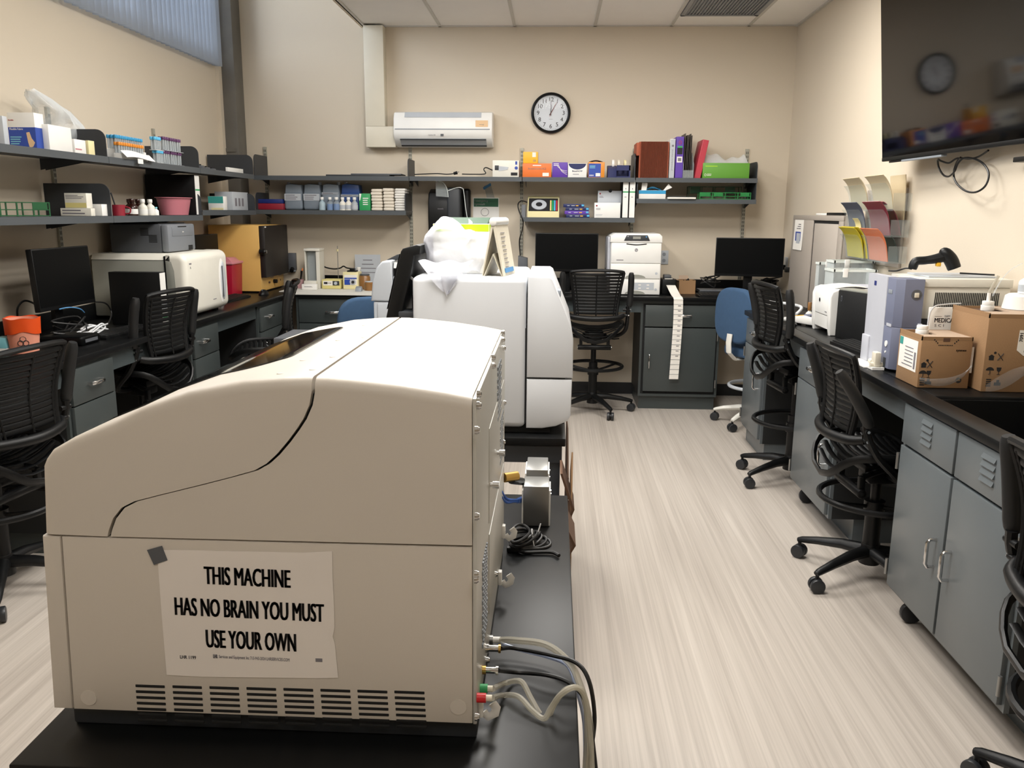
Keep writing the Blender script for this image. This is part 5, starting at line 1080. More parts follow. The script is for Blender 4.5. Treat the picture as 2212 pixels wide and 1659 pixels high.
x0, x1, _ = BBdim(1442, 1502, 424, zR, 6.86)
one('paper_stack', MB().box(x0, x1, 6.83, 7.05, zR + .0012, zR + .014, 'paper', .001).box(x0 + .004, x1 - .004, 6.85, 7.05, zR + .0143, zR + .02, 'shelf_dark', .001), 'thin stack of white sheets overhanging the lower right back shelf', 'paper')
xg = at(1565, 415, 1, 6.92).x
rack('tube_rack', 'bright green tube rack in front on the lower right back shelf', Matrix.Translation((xg + .002, 6.94, zR)), .40, .09, .055, 'green_rack', 8, ((-.2, -.12), (-.09, -.02), (.12, .19)))
rack('tube_rack', 'dark green tube rack standing behind the bright green one', Matrix.Translation((xg - .055, 7.08, zR)), .42, .09, .105, 'green_dark', 8, ((-.2, -.12), (.08, .16)))
# ---------------------------------------------------------------- left worktop
ZC0 = .9105
def monitor(label, c, w, h, z0, face, tilt=0, group=None, foot=True, thick=.03):
    """face: heading of the screen normal in degrees, 0 = towards the camera (-Y), 90 = towards +X"""
    t = thing('monitor', label, 'monitor', (c[0], c[1], ZC0), group)
    Xb = RZ((c[0], c[1], 0), face); Xs = Xb @ Matrix.Translation((0, 0, z0 + h / 2)) @ Matrix.Rotation(math.radians(tilt), 4, 'X')
    part('housing', MB(Xs).box(-w / 2, w / 2, 0, thick, -h / 2, h / 2, 'black', .004).box(-w * .3, w * .3, thick, thick + .025, -h * .3, h * .3, 'black', .01), t)
    part('display', MB(Xs).box(-w / 2 + .006, w / 2 - .006, -.001, .001, -h / 2 + .02, h / 2 - .006, 'screen'), t)
    if foot:
        part('stand', MB(Xb).box(-.035, .035, thick + .02, thick + .045, ZC0 + .012, z0 + h * .5, 'black', .005).box(-.12, .12, -.06, .13, ZC0, ZC0 + .012, 'black', .006), t)
    return t
def keyboard(label, c, ang, L=.43, W=.135):
    X = RZ((c[0], c[1], ZC0), ang); t = thing('keyboard', label, 'keyboard', (c[0], c[1], ZC0))
    part('case', MB(X).prism([(-W / 2, 0), (W / 2, 0), (W / 2, .022), (-W / 2, .012)], 'x', -L / 2, L / 2, 'black', .002), t)
    b = MB(X)
    for r in range(5):
        n = 15
        for k in range(n):
            x0 = -L / 2 + .01 + k * (L - .02) / n; y = -W / 2 + .01 + r * (W - .02) / 5; z = .0125 + (y + W / 2) / W * .0095
            b.box(x0 + .001, x0 + (L - .02) / n - .001, y, y + (W - .02) / 5 - .003, z, z + .006, 'grey_dk' if False else 'black_soft')
    part('keys', b, t); return t
cx, cyy = -2.412, 3.66
zt = at(45, 688, 1, 3.62).z
t = thing('waste_bin', 'small orange-lined waste bin on the left worktop', 'bin', (cx, cyy, ZC0))
part('body', MB().lathe([(0, 0), (.058, 0), (.073, zt - ZC0 - .004), (.070, zt - ZC0 - .004), (.055, .004), (0, .004)], (cx, cyy, ZC0), 'orange_bin', 28), t)
b = MB(); Hh = zt - ZC0
def liner(u, v):
    a = u * 2 * math.pi; r = .0755 + .0015 * math.sin(a * 7) * v + .001 * math.sin(a * 3 + 1) - .004 * v; return V((cx + r * math.cos(a), cyy + r * math.sin(a), zt + .003 * math.sin(a * 5) - .07 * v - .008 * v * math.sin(a * 2 + .5)))
b.sheet(liner, 48, 5, 'orange_bag', 0); b.sheet(lambda u, v: V((cx + (.0755 - .012 * v) * math.cos(u * 2 * math.pi), cyy + (.0755 - .012 * v) * math.sin(u * 2 * math.pi), zt + .003 * math.sin(u * 2 * math.pi * 5) - .05 * v)), 48, 3, 'orange_bag', 0)
part('liner', b, t)
b = MB(); fa = math.radians(-60)
for k in range(3):
    a0 = 2 * math.pi * k / 3 + math.pi / 2
    ring = []
    for j in range(10):
        q = 2 * math.pi * j / 10; uu = .012 * math.cos(a0) + .012 * math.cos(q); vv = .012 * math.sin(a0) + .012 * math.sin(q)
        aa = fa + uu / .064; ring.append(V((cx + .0645 * math.cos(aa), cyy + .0645 * math.sin(aa), ZC0 + .055 + vv)))
    b.tube(ring, .0016, 'ink', 5, closed=True)
part('hazard_mark', b, t)
q = at(8, 762, 2, ZC0); one('box', MB().box(q.x - .035, q.x + .03, q.y - .02, q.y + .05, ZC0, ZC0 + .045, 'white', .002).box(q.x - .033, q.x + .0305, q.y - .021, q.y + .048, ZC0 + .022, ZC0 + .07, 'aqua', .003), 'small teal and white box left of the orange-lined bin', 'box')
t = thing('network_router', 'flat glossy black device beside the orange-lined bin', 'device', (-2.34, 3.92, ZC0))
part('body', MB().box(-2.45, -2.24, 3.83, 4.0, ZC0, ZC0 + .045, 'screen', .012, 3), t); part('ports', MB().box(-2.2395, -2.239, 3.86, 3.97, ZC0 + .014, ZC0 + .03, 'grey_dk'), t)
monitor('black monitor on the left worktop facing the aisle above tangled cables', (-2.45, 4.1), .49, .30, 1.066, 90, -3)
keyboard('black keyboard lying under the left monitor, next to the binder', (-2.27, 4.26), 82)
def tangle(label, m, c, n, R, r, z, sd, nm='cable'):
    rd = random.Random(sd); pts = []
    for i in range(n): a = i * 2.1 + rd.random(); pts.append(V((c[0] + R[0] * math.cos(a) * rd.uniform(.4, 1), c[1] + R[1] * math.sin(a) * rd.uniform(.4, 1), max(ZC0 + r + .001, ZC0 + r + .001 + z * rd.random()))))
    Q = spline(pts, 6)
    for p in Q: p.z = max(p.z, ZC0 + r + .0005)
    return one(nm, MB().tube(Q, r, m, 7), label, 'cable')
tangle('white cable looped in the pile under the left monitor', 'cable_white', (-2.36, 4.16), 9, (.05, .17), .005, .05, 3)
tangle('second white cable winding over the pile below the left monitor', 'cable_white', (-2.33, 4.12), 7, (.04, .14), .004, .06, 5)
tangle('black cable pile behind the left monitor stand', 'cable', (-2.43, 4.05), 12, (.08, .24), .005, .1, 8)
one('cable', MB().tube(spline([at(38, 690, 0, -2.62), at(38, 665, 0, -2.6), at(52, 650, 0, -2.58), at(72, 655, 0, -2.55), at(85, 668, 0, -2.5)], 6), .005, 'cable', 8), 'black cable arching left of the left monitor', 'cable')
one('cable', MB().tube(spline([at(205, 652, 0, -2.42), at(228, 655, 0, -2.42), at(240, 672, 0, -2.42), at(238, 690, 0, -2.4), at(228, 705, 0, -2.38), at(212, 712, 0, -2.36)], 6), .004, 'cable', 8), 'black cable looping right of the left monitor', 'cable')
one('cable', MB().tube(spline([at(128, 668, 0, -2.40), at(150, 664, 0, -2.38), at(172, 667, 0, -2.38), at(182, 675, 0, -2.4)], 6), .003, 'sky_paper', 8), 'pale blue cable in front of the left monitor', 'cable')
def bl(b): b.box(-2.2065, -2.2055, 4.606, 4.665, .93, .96, 'green'); b.box(-2.2065, -2.2055, 4.606, 4.665, 1.0, 1.03, 'grey_lt')
binder('large black binder standing on the left worktop before the white analyzer', -2.50, -2.207, 4.6, 4.672, ZC0, .297, sp='x', extra=bl)
# white bench analyzer
t = thing('bench_analyzer', 'white bench analyzer with grey side on the left worktop under the dark printer', 'analyzer', (-2.45, 5.13, ZC0))
aY0, aY1 = 4.82, 5.46
part('rear_body', MB().box(-2.72, -2.285, aY0 + .004, aY1 - .004, .928, 1.262, 'an_side', .01).prism([(aY0 + .004, 1.263), (aY1 - .004, 1.263), (aY1 - .03, 1.297), (aY0 + .03, 1.297)], 'x', -2.72, -2.285, 'offwhite', .004), t)
rr = []
def rpoly(x0, x1, z0, z1, r0, r1, n=6):
    P = []
    for (cx_, cz_, a0, r) in ((x1 - r1, z0 + r1, -90, r1), (x1 - r1, z1 - r1, 0, r1), (x0 + r0, z1 - r0, 90, r0), (x0 + r0, z0 + r0, 180, r0)):
        for k in range(n + 1): a = math.radians(a0 + 90 * k / n); P.append((cx_ + r * math.cos(a), cz_ + r * math.sin(a)))
    return P
part('front_shell', MB().prism(rpoly(-2.278, -2.15, .925, 1.30, .008, .05), 'y', aY0, aY1, 'offwhite', .035, 5), t)
part('pod_window', MB().box(-2.1432, -2.1405, 5.335, 5.35, 1.0, 1.2, 'grey_dk', .0008), t)
part('shell_seam', MB().box(-2.2845, -2.2785, aY0 + .01, aY1 - .01, .935, 1.285, 'cab_gap'), t)
part('side_inset', MB().prism([(-2.27, .95), (-2.215, .95), (-2.22, 1.2), (-2.235, 1.255), (-2.27, 1.262)], 'y', aY0 - .0015, aY0 + .03, 'an_side', .004), t)
pod = [(5.33 + .045 * math.cos(a) * (1 if math.cos(a) > 0 else .8), 1.105 + .125 * math.sin(a)) for a in [2 * math.pi * k / 24 for k in range(24)]]
part('sample_pod', MB().prism([(5.36 + (a - 5.33), b_) for a, b_ in pod], 'x', -2.17, -2.143, 'grey_lt', .01, 3).prism([(5.345 + (a - 5.33) * 1.3, 1.105 + (b_ - 1.105) * 1.15) for a, b_ in pod], 'x', -2.17, -2.1485, 'white', .006), t)
b = MB(); b.text('BIO', .02, (-2.1495, 4.90, .965), (0, 1, 0), (0, 0, 1), 'red').box(-2.1502, -2.149, 5.19, 5.24, .995, 1.0, 'ink_grey').text('A', .022, (-2.1497, 4.885, 1.215), (0, 1, 0), (0, 0, 1), 'ink').box(-2.1502, -2.149, 4.868, 4.9, 1.235, 1.243, 'ink_grey')
part('print_marks', b, t)
for yy in (4.9, 5.38):
    for xx in (-2.22, -2.66): part('foot', MB().cyl((xx, yy, ZC0), (xx, yy, .931), .02, 'black', 16), t)
for k, (u, v, lb) in enumerate(((471, 660, 'small white bottle left of three by the bench analyzer'), (476, 656, 'small white bottle at the rear of three by the bench analyzer'), (480, 660, 'small white bottle right of three by the bench analyzer'))):
    q = at(u, v, 2, ZC0); bottle(lb, q.x + .0, max(q.y, 5.485), ZC0, .012, .045, 'white', 'white', None, .012, 'small white bottles by the bench analyzer')
# dark grey printer on top
t = thing('printer', 'dark grey laser printer on top of the white bench analyzer', 'printer', (-2.47, 5.14, 1.298))
part('body', MB().box(-2.66, -2.345, 4.95, 5.33, 1.298, 1.468, 'grey_prn', .01).box(-2.64, -2.36, 4.96, 5.32, 1.468, 1.474, 'black', .002), t)
part('front', MB().box(-2.3445, -2.30, 4.95, 5.33, 1.302, 1.466, 'grey_prn_l', .012), t)
part('front_cover', MB().box(-2.301, -2.2975, 5.0, 5.29, 1.395, 1.45, 'grey_prn_l', .002).box(-2.2978, -2.2968, 5.08, 5.2, 1.448, 1.454, 'black').text('laser', .012, (-2.297, 5.15, 1.42), (0, 1, 0), (0, 0, 1), 'paper'), t)
part('tray_grip', MB().box(-2.301, -2.298, 5.22, 5.28, 1.304, 1.335, 'cab_gap', .004), t)
vb_ = MB()
for k, (xa, za_) in enumerate(((-2.47, 1.40), (-2.42, 1.36))):
    for j in range(6): vb_.box(xa, xa + .05, 4.9492, 4.951, za_ + j * .008, za_ + j * .008 + .004, 'black')
part('vents', vb_, t)
q0, q1 = at(420, 508, 0, -2.5), at(489, 512, 0, -2.5); q1.y = min(q1.y, 6.19)
monitor('black monitor half hidden behind the white bench analyzer', (-2.5, (q0.y + q1.y) / 2), q1.y - q0.y, .30, q0.z - .30, 90)
# sharps bin, incubator
sx0, sx1, s0_, s1_ = -2.61, -2.42, 6.22, 6.44; zs_ = at(525, 572, 1, 6.22).z; zl_ = at(515, 557, 1, 6.3).z
t = thing('sharps_bin', 'red sharps container with pale lid beside the yellow incubator', 'bin', (-2.515, 6.33, ZC0))
b = MB().prism([(sx0 + .012, ZC0), (sx1 - .012, ZC0), (sx1, zs_), (sx0, zs_)], 'y', s0_ + .006, s1_, 'red_bin', .006)
b.box(-2.53, -2.485, s0_ + .003, s0_ + .0068, ZC0 + .13, ZC0 + .165, 'paper').cyl((-2.492, s0_ + .0035, ZC0 + .148), (-2.492, s0_ + .0025, ZC0 + .148), .01, 'ink', 14).box(-2.53, -2.47, s0_ + .003, s0_ + .0068, ZC0 + .05, ZC0 + .065, 'paper')
part('body', b, t)
part('lid', MB().box(sx0 - .006, sx1 + .008, s0_ - .004, s1_ + .004, zs_, zs_ + .018, 'red_lid', .004).prism([(sx0 + .01, zs_ + .018), (sx1 - .01, zs_ + .018), (sx1 - .045, zl_), (sx0 + .045, zl_)], 'y', s0_ + .05, s1_ - .02, 'red_lid', .006).prism([(sx1 - .05, zs_ + .018), (sx1 - .012, zs_ + .018), (sx1 - .045, zl_ + .004), (sx1 - .07, zl_ + .004)], 'y', s0_ + .03, s0_ + .05, 'red_lid'), t)
t = thing('incubator', 'yellow incubator with a dark brown door in the left far corner', 'incubator', (-2.5, 6.78, ZC0))
part('cabinet', MB().box(-2.70, -2.30, 6.5, 7.06, ZC0 + .012, 1.437, 'oven', .004).box(-2.69, -2.32, 6.52, 7.04, ZC0, ZC0 + .012, 'black'), t)
dr = part('door', MB().box(-2.2995, -2.255, 6.505, 7.075, 1.03, 1.432, 'oven_door', .004).box(-2.255, -2.2535, 6.515, 6.545, 1.418, 1.428, 'paper'), t)
part('latch', MB().cyl((-2.29, 6.48, 1.235), (-2.25, 6.48, 1.235), .022, 'black', 18).cyl((-2.25, 6.48, 1.235), (-2.235, 6.48, 1.235), .014, 'chrome', 14).box(-2.285, -2.26, 6.48, 6.53, 1.205, 1.225, 'black', .003), dr)
part('control_knob', MB().cyl((-2.2995, 6.80, .98), (-2.27, 6.80, .98), .016, 'black', 18).cyl((-2.2995, 6.68, .98), (-2.288, 6.68, .98), .008, 'card_dark', 14), t)
b = MB()
for q in ((6.76, 1.015), (6.97, 1.02)): b.box(-2.2996, -2.299, q[0] - .04, q[0] + .04, q[1] - .003, q[1] + .003, 'ink_grey')
for k in range(3): b.box(-2.2996, -2.299, 6.89, 6.9, .965 + k * .014, .972 + k * .014, 'ink_grey')
b.box(-2.2996, -2.299, 6.965, 6.98, .97, .985, 'ink'); part('print_marks', b, t)
keyboard('black keyboard in front of the red sharps container', (-2.35, 5.98), 88)
t = thing('mouse', 'black computer mouse at the front edge near the incubator', 'mouse', (-2.235, 6.36, ZC0))
part('body', MB(Matrix.Translation((-2.235, 6.36, ZC0)) @ Matrix.Diagonal((.035, .062, .042, 1))).lathe([(0, 1), (.35, .94), (.7, .7), (.93, .35), (1, .1), (.98, .01), (0, .01)], (0, 0, 0), 'black', 22), t)
part('wheel', MB().cyl((-2.239, 6.33, ZC0 + .038), (-2.231, 6.33, ZC0 + .038), .007, 'grey_dk', 12), t)
# ---------------------------------------------------------------- back worktop
one('bench_mat', MB().box(-2.095, -1.36, BY - .0005, 7.06, ZC0 + .0002, ZC0 + .004, 'white_mat').box(-2.2, -2.095, 6.62, 7.06, ZC0 + .0002, ZC0 + .004, 'white_mat').box(-2.095, -1.36, BY - .004, BY - .0005, ZC0 - .015, ZC0 + .004, 'white_mat'), 'white absorbent mat covering the back worktop at left', 'mat')
ZB0 = ZC0 + .0048
x0, x1, z1 = BBdim(659, 691, 537, ZB0, 6.9)
t = thing('slide_box', 'tall white open-fronted box standing on the white mat', 'box', ((x0 + x1) / 2, 6.97, ZB0))
part('shell', MB().box(x0, x0 + .006, 6.9, 7.04, ZB0, z1 - .02, 'offwhite').box(x1 - .03, x1, 6.9, 7.04, ZB0, z1 - .02, 'offwhite').box(x0 + .006, x1 - .03, 7.0, 7.04, ZB0, z1 - .02, 'grey_lt').box(x0 - .004, x1 + .004, 6.892, 7.045, z1 - .02, z1, 'offwhite', .002).box(x0 + .006, x1 - .03, 6.9, 7.0, ZB0, ZB0 + .006, 'offwhite'), t)
part('sliding_pane', MB().box(x0 + .014, x1 - .032, 6.93, 6.934, ZB0 + .008, z1 - .03, 'acrylic'), t)
def tl(b, x0, x1, y, z, z1): lines(b, x0 + .02, x1 - .01, y, z + .02, z1 - .015, 2)
BB('box', 'small low white carton in front of the tall open box', 'box', 652, 684, 614, ZB0, 6.76, .05, 'white', deco=tl); BB('box', 'white carton with open lid behind the small low carton', 'box', 657, 683, 607, ZB0, 6.83, .05, 'offwhite')
q = at(646, 612, 1, 6.9)
t = thing('pen_cup', 'pink translucent cup with pens on the white mat', 'cup', (q.x, 6.9, ZB0)); part('body', MB().lathe([(0, .0005), (.032, .0005), (.04, .075), (.037, .075), (.03, .004), (0, .004)], (q.x, 6.9, ZB0), 'pink_clear', 22), t)
for k, (dx, m, lb) in enumerate(((.012, 'black', 'black pen in the pink cup'), (.02, 'orange', 'orange-topped pen in the pink cup'))): one('pen', MB().tube([(q.x + dx * .4, 6.9 - .008 * k, ZB0 + .006), (q.x + dx * 1.6, 6.905 - .008 * k, ZB0 + .125 + .02 * k)], .0042, 'black', 8).cyl((q.x + dx * 1.6, 6.905 - .008 * k, ZB0 + .125 + .02 * k), (q.x + dx * 1.75, 6.905 - .008 * k, ZB0 + .145 + .02 * k), .005, m, 8), lb, 'pen')
one('glass_slab', MB().prism([(-2.22, ZB0), (-2.2, ZB0), (-2.1, ZB0 + .055), (-2.115, ZB0 + .06)], 'y', 6.92, 7.0, 'grey_lt'), 'pale strip leaning against the pink cup', 'strip')
def mixer(b, x0, x1, y, z, z1):
    b.box(x0 + .012, x1 - .01, y - .0008, y, z + (z1 - z) * .38, z + (z1 - z) * .86, 'paper').box(x0 + (x1 - x0) * .58, x1 - .01, y - .0014, y, z + (z1 - z) * .38, z + (z1 - z) * .86, 'shelf_dark')
    b.cyl((x0 + (x1 - x0) * .75, y, z + (z1 - z) * .62), (x0 + (x1 - x0) * .75, y - .012, z + (z1 - z) * .62), .013, 'grey_lt', 18).box(x0 + .02, x0 + .05, y - .002, y, z + (z1 - z) * .52, z + (z1 - z) * .74, 'ink')
    for k in range(2): b.cyl((x0 + .062 + k * .013, y, z + (z1 - z) * .62), (x0 + .062 + k * .013, y - .003, z + (z1 - z) * .62), .004, 'ink', 8)
BB('mixer_device', 'pale yellow device with black dial panel on the white mat', 'device', 695, 736, 604, ZB0, 6.86, .13, 'yellow_dev', deco=mixer, b=.006)
def bdl(b, x0, x1, y, z, z1):
    h = z1 - z; b.box(x0 + .012, x1 - .012, y - .0008, y, z + h * .26, z + h * .84, 'paper').box(x0 + .012, x0 + .06, y - .0014, y, z + h * .26, z + h * .58, 'blue').box(x0 + .012, x1 - .012, y - .0014, y, z + h * .6, z + h * .68, 'blue')
    b.cyl((x0 + (x1 - x0) * .64, y, z + h * .43), (x0 + (x1 - x0) * .64, y - .003, z + h * .43), .026, 'grey_lt', 20).cyl((x0 + (x1 - x0) * .66, y - .003, z + h * .43), (x0 + (x1 - x0) * .66, y - .012, z + h * .43), .012, 'ink', 14)
    b.box(x0 + .03, x1 - .02, y + .02, y + .09, z1, z1 + .012, 'black', .004).box(x0 + .05, x1 - .04, y + .03, y + .08, z1 + .012, z1 + .03, 'black', .004)
BB('stirrer', 'cream magnetic stirrer box with a blue and white front label', 'device', 741, 774, 588, ZB0, 6.85, .13, 'cream', deco=bdl, b=.003)
q = at(729, 600, 1, 6.95)
one('rod_stand', MB().cyl((q.x, 6.98, ZB0), (q.x, 6.98, ZB0 + .004), .03, 'steel', 16).cyl((q.x, 6.98, ZB0 + .004), (q.x, 6.98, at(728, 531, 1, 6.98).z), .003, 'steel', 8).cyl((q.x, 6.98, at(728, 543, 1, 6.98).z), (q.x, 6.98, at(728, 538, 1, 6.98).z), .008, 'cream', 10), 'thin vertical rod with a small cream tip between the two yellow devices', 'rod')
P = spline([at(u, v, 1, 7.1) for u, v in ((693, 572), (705, 578), (722, 581), (735, 579), (742, 575), (750, 579), (768, 581))], 5)
one('cable', MB().tube(P, .006, 'cable', 8), 'black cord drooping along the back wall behind the white mat', 'cord')
x0, x1 = at(714, 597, 1, 7.0).x, at(730, 597, 1, 7.0).x
one('power_strip', MB().box(x0 - .04, x1 + .03, 7.0, 7.05, ZB0 , ZB0 + .05, 'black', .005), 'black power strip behind the pale yellow device', 'power strip')
for u, y, r, h, lb in ((788, 6.9, .045, .125, 'brown glass jar with a dark lid behind the flat one'), (797, 6.78, .04, .075, 'short brown jar with pale lid next to the grey copier')):
    x = at(u, 600, 1, y).x; t = thing('jar', lb, 'jar', (x, y, ZB0), 'brown jars on the white mat')
    part('body', MB().lathe([(0, .0006), (r, .001), (r, h * .8), (r * .8, h * .9), (0, h * .9)], (x, y, ZB0), 'brown_jar', 22), t); part('lid', MB().cyl((x, y, ZB0 + h * .9 + .0003), (x, y, ZB0 + h), r * .88, 'grey_dk' if u < 790 else 'grey_lt', 22, b=.002), t)
q = at(775, 590, 1, 7.05); bottle('white bottle with blue shoulder in front of the leaning sign', q.x, 7.05, ZB0, .034, .17, 'white', 'white', 'navy', .025, 'bottle by the leaning sign')
x0, x1, z1 = BBdim(767, 822, 550, ZB0, 7.12); b = MB().box(x0, x1, 7.125, 7.128, ZB0 + .02, z1, 'grey_lt')
for k, w_ in enumerate((.08, .1, .14, .15)): b.box((x0 + x1) / 2 - w_ / 2, (x0 + x1) / 2 + w_ / 2, 7.1243, 7.125, z1 - .05 - .035 * k, z1 - .043 - .035 * k, 'ink_grey')
one('notice', b, 'pale grey notice leaning on the back wall behind the bottle', 'notice')
q = at(777, 622, 1, 6.7); one('stapler', MB().prism([(6.66, ZB0), (6.72, ZB0), (6.73, ZB0 + .02), (6.70, ZB0 + .04), (6.67, ZB0 + .03)], 'x', q.x - .03, q.x + .02, 'grey_mid', .006), 'small grey clip device in front of the brown jars', 'device')
q = at(634, 565, 1, YB); t = thing('wall_box', 'dark grey box on the back wall beside the incubator', 'wall box', q)
part('case', MB().box(q.x - .035, q.x + .03, YB - .04, YB - .001, q.z - .07, q.z + .075, 'grey_dk', .004), t); part('connector', MB().cyl((q.x, YB - .04, q.z - .06), (q.x, YB - .07, q.z - .075), .018, 'black', 14).cyl((q.x - .05, YB - .04, q.z - .08), (q.x + .03, YB - .04, q.z - .078), .008, 'grey_mid', 10), t)
# middle of the back worktop
x0, x1, z1 = BBdim(1118, 1141, 553, ZC0, 6.95)
one('speaker', MB().prism([(x0, ZC0), (x1, ZC0), (x1 - .008, z1 - .018), (x0 + .004, z1)], 'y', 6.95, 7.05, 'grey_dk', .004), 'dark wedge-shaped speaker left of the middle monitor', 'speaker')
monitor('black monitor on the back worktop left of the white printer', (.107, 6.8), .505, .305, 1.085, 0)
one('computer', MB().box(.13, .32, 6.72, 6.78, ZC0, ZC0 + .0, 'black') if False else MB().box(-.16, .06, 6.85, 7.1, ZC0, ZC0 + .06, 'black', .004), 'small flat black computer under the middle monitor', 'computer')
t = thing('network_router', 'small black box with one thin antenna next to the white printer', 'device', (.39, 6.72, ZC0)); part('body', MB().box(.34, .42, 6.68, 6.78, ZC0, ZC0 + .16, 'black', .006), t); part('antenna', MB().cyl((.415, 6.70, ZC0 + .16), (.415, 6.70, ZC0 + .215), .0035, 'black', 8), t)
# large white printer
x0, x1, z1 = .455, .853, 1.395; y = 6.69
t = thing('printer', 'large white laser printer with two trays on the back worktop', 'printer', ((x0 + x1) / 2, 6.9, ZC0))
part('body', MB().box(x0, x1, y + .01, 7.12, ZC0 + .004, z1 - .07, 'white', .006).prism([(x0 - .008, z1 - .07), (x1 + .004, z1 - .07), (x1 + .002, z1 - .02), (x1 - .02, z1), (x0 + .03, z1), (x0 - .006, z1 - .02)], 'y', y, 7.12, 'white', .008).box(x0 - .022, x0 + .001, y + .06, 7.1, ZC0 + .12, z1 - .03, 'lav_white', .008), t)
part('front_cover', MB().box(x0 + .004, x1 - .004, y, y + .02, 1.165, z1 - .075, 'white', .003).tube(spline([V((x0 + .12, y - .001, z1 - .08)), V(((x0 + x1) / 2, y - .001, z1 - .087)), V((x1 - .12, y - .001, z1 - .08))], 5), .004, 'cab_gap', 6).box(x0 + .045, x0 + .1, y - .0007, y, 1.185, 1.191, 'ink_grey'), t)
cp_ = [(x0 + .10, z1 - .055), (x1 - .095, z1 - .055), (x1 - .115, z1 - .012), (x0 + .12, z1 - .012)]
part('control_panel', MB().prism(cp_, 'y', y - .006, y + .004, 'shelf_dark', .003).box((x0 + x1) / 2 - .03, (x0 + x1) / 2 + .03, y - .007, y - .005, z1 - .042, z1 - .022, 'an_side').cyl((x1 - .125, y - .005, z1 - .025), (x1 - .125, y - .008, z1 - .025), .006, 'sky_paper', 10).cyl((x0 + .13, y - .005, z1 - .022), (x0 + .13, y - .008, z1 - .022), .004, 'grey_lt', 10), t)
part('logo', MB().lathe([(0, .001), (.013, .001), (.013, 0)], ((x0 + x1) / 2, y - .0004, z1 - .128), 'ink_grey', 18, RX90).text('hp', .018, ((x0 + x1) / 2, y - .0016, z1 - .127), FX, FZ, 'white'), t)
for za_, zb_ in ((1.045, 1.16), (.918, 1.035)):
    d = part('paper_tray', MB().box(x0 + .002, x1 - .006, y - .001, y + .02, za_, zb_, 'white', .003), t)
    part('grip', MB().prism([((x0 + x1) / 2 - .08, za_ + .004)] + [((x0 + x1) / 2 - .08 * math.cos(a), za_ + .004 + .026 * math.sin(a)) for a in [math.pi * k / 10 for k in range(1, 10)]] + [((x0 + x1) / 2 + .08, za_ + .004)], 'y', y - .002, y, 'an_side').cyl((x1 - .035, y - .001, za_ + .04), (x1 - .035, y - .002, za_ + .04), .01, 'grey_lt', 12), d)
b = MB().box(x0 + .19, x1 - .05, y - .0022, y, .955, 1.012, 'grey_lt')
for k in range(2):
    for j in range(2): b.box(x0 + .225 + k * .065, x0 + .245 + k * .065, y - .003, y - .002, .963 + j * .026, .972 + j * .026, 'paper')
part('tray_label', b, t)
# label printer and its strip
x0, x1, z1 = BBdim(1430, 1459, 603, ZC0, 6.8)
t = thing('label_printer', 'black label printer right of the large white printer', 'printer', ((x0 + x1) / 2, 6.88, ZC0))
part('body', MB().box(x0, x1, 6.8, 6.97, ZC0, z1, 'black', .008).box(x0 + .02, x1 - .025, 6.8, 6.82, z1, z1 + .004, 'paper').box(x0 + .02, x1 - .03, 6.84, 6.93, z1, z1 + .03, 'grey_dk', .006), t)
rows = [(1440, 616, 6.795), (1449, 634, 6.68), (1456, 645, 6.545), (1456.5, 652, 6.535), (1455.5, 690, 6.535), (1453, 730, 6.53), (1450, 770, 6.525), (1446, 819, 6.525)]
cs = spline([at(u + 9, v, 1, y) for u, v, y in rows], 5)
for p in cs:
    if p.y > 6.56: p.z = max(p.z, ZC0 + .003)
t = thing('label_strip', 'long white strip of labels hanging from the label printer', 'labels', cs[-1])
def strip(u, v): k = min(len(cs) - 1, int(round(u * (len(cs) - 1)))); return cs[k] + V(((v - .5) * .072, 0, 0))
part('backing', MB().sheet(strip, len(cs) - 1, 1, 'paper', .0012), t)
b = MB(); zt_, zb_ = .86, cs[-1].z; n = 15
for k in range(n):
    z = zt_ - (zt_ - zb_) * k / n; i_ = min(range(len(cs)), key=lambda i: abs(cs[i].z - z) + (5 if cs[i].y > 6.54 else 0)); p = cs[i_]
    b.box(p.x - .036, p.x + .036, p.y - .0022, p.y - .0012, z - .001, z + .001, 'grey_mid')
    if k < 11: b.box(p.x - .002, p.x + .02, p.y - .0022, p.y - .0012, z - .014, z - .009, 'ink_grey')
part('print_marks', b, t)
x0, x1, z1 = BBdim(1466, 1503, 606, ZC0, 6.86)
t = thing('carton', 'small open brown carton beside the label printer', 'box', ((x0 + x1) / 2, 6.92, ZC0)); b = MB()
for a in ((x0, x0 + .003, 6.86, 7.0), (x1 - .003, x1, 6.86, 7.0), (x0, x1, 6.86, 6.863), (x0, x1, 6.997, 7.0)): b.box(*a, ZC0, z1, 'card')
b.box(x0 + .003, x1 - .003, 6.863, 6.997, ZC0, ZC0 + .004, 'card'); part('walls', b, t)
part('flap', MB().prism([(x0, z1), (x0 - .022, z1 + .008), (x0 - .022, z1 + .006), (x0, z1 - .002)], 'y', 6.865, 6.99, 'card_pale').prism([(6.995, z1), (7.02, z1 + .03), (7.022, z1 + .03), (6.998, z1)], 'x', x0 + .02, x1 - .04, 'card_pale'), t)
tangle('dark scraps of cord piled in the small brown carton', 'cable', ((x0 + x1) / 2, 6.93), 8, (.04, .05), .005, .12, 4)
monitor('black monitor at the right end of the back worktop', (1.57, 6.83), .53, .305, 1.06, -10)
keyboard('black keyboard in front of the right back monitor', (1.36, 6.68), 4)
one('document_tray', MB().box(1.19, 1.52, 6.86, 7.08, ZC0, ZC0 + .02, 'black', .004).box(1.2, 1.5, 6.88, 7.06, ZC0 + .0203, ZC0 + .032, 'grey_dk', .003), 'flat black tray of clutter left of the right back monitor', 'tray')
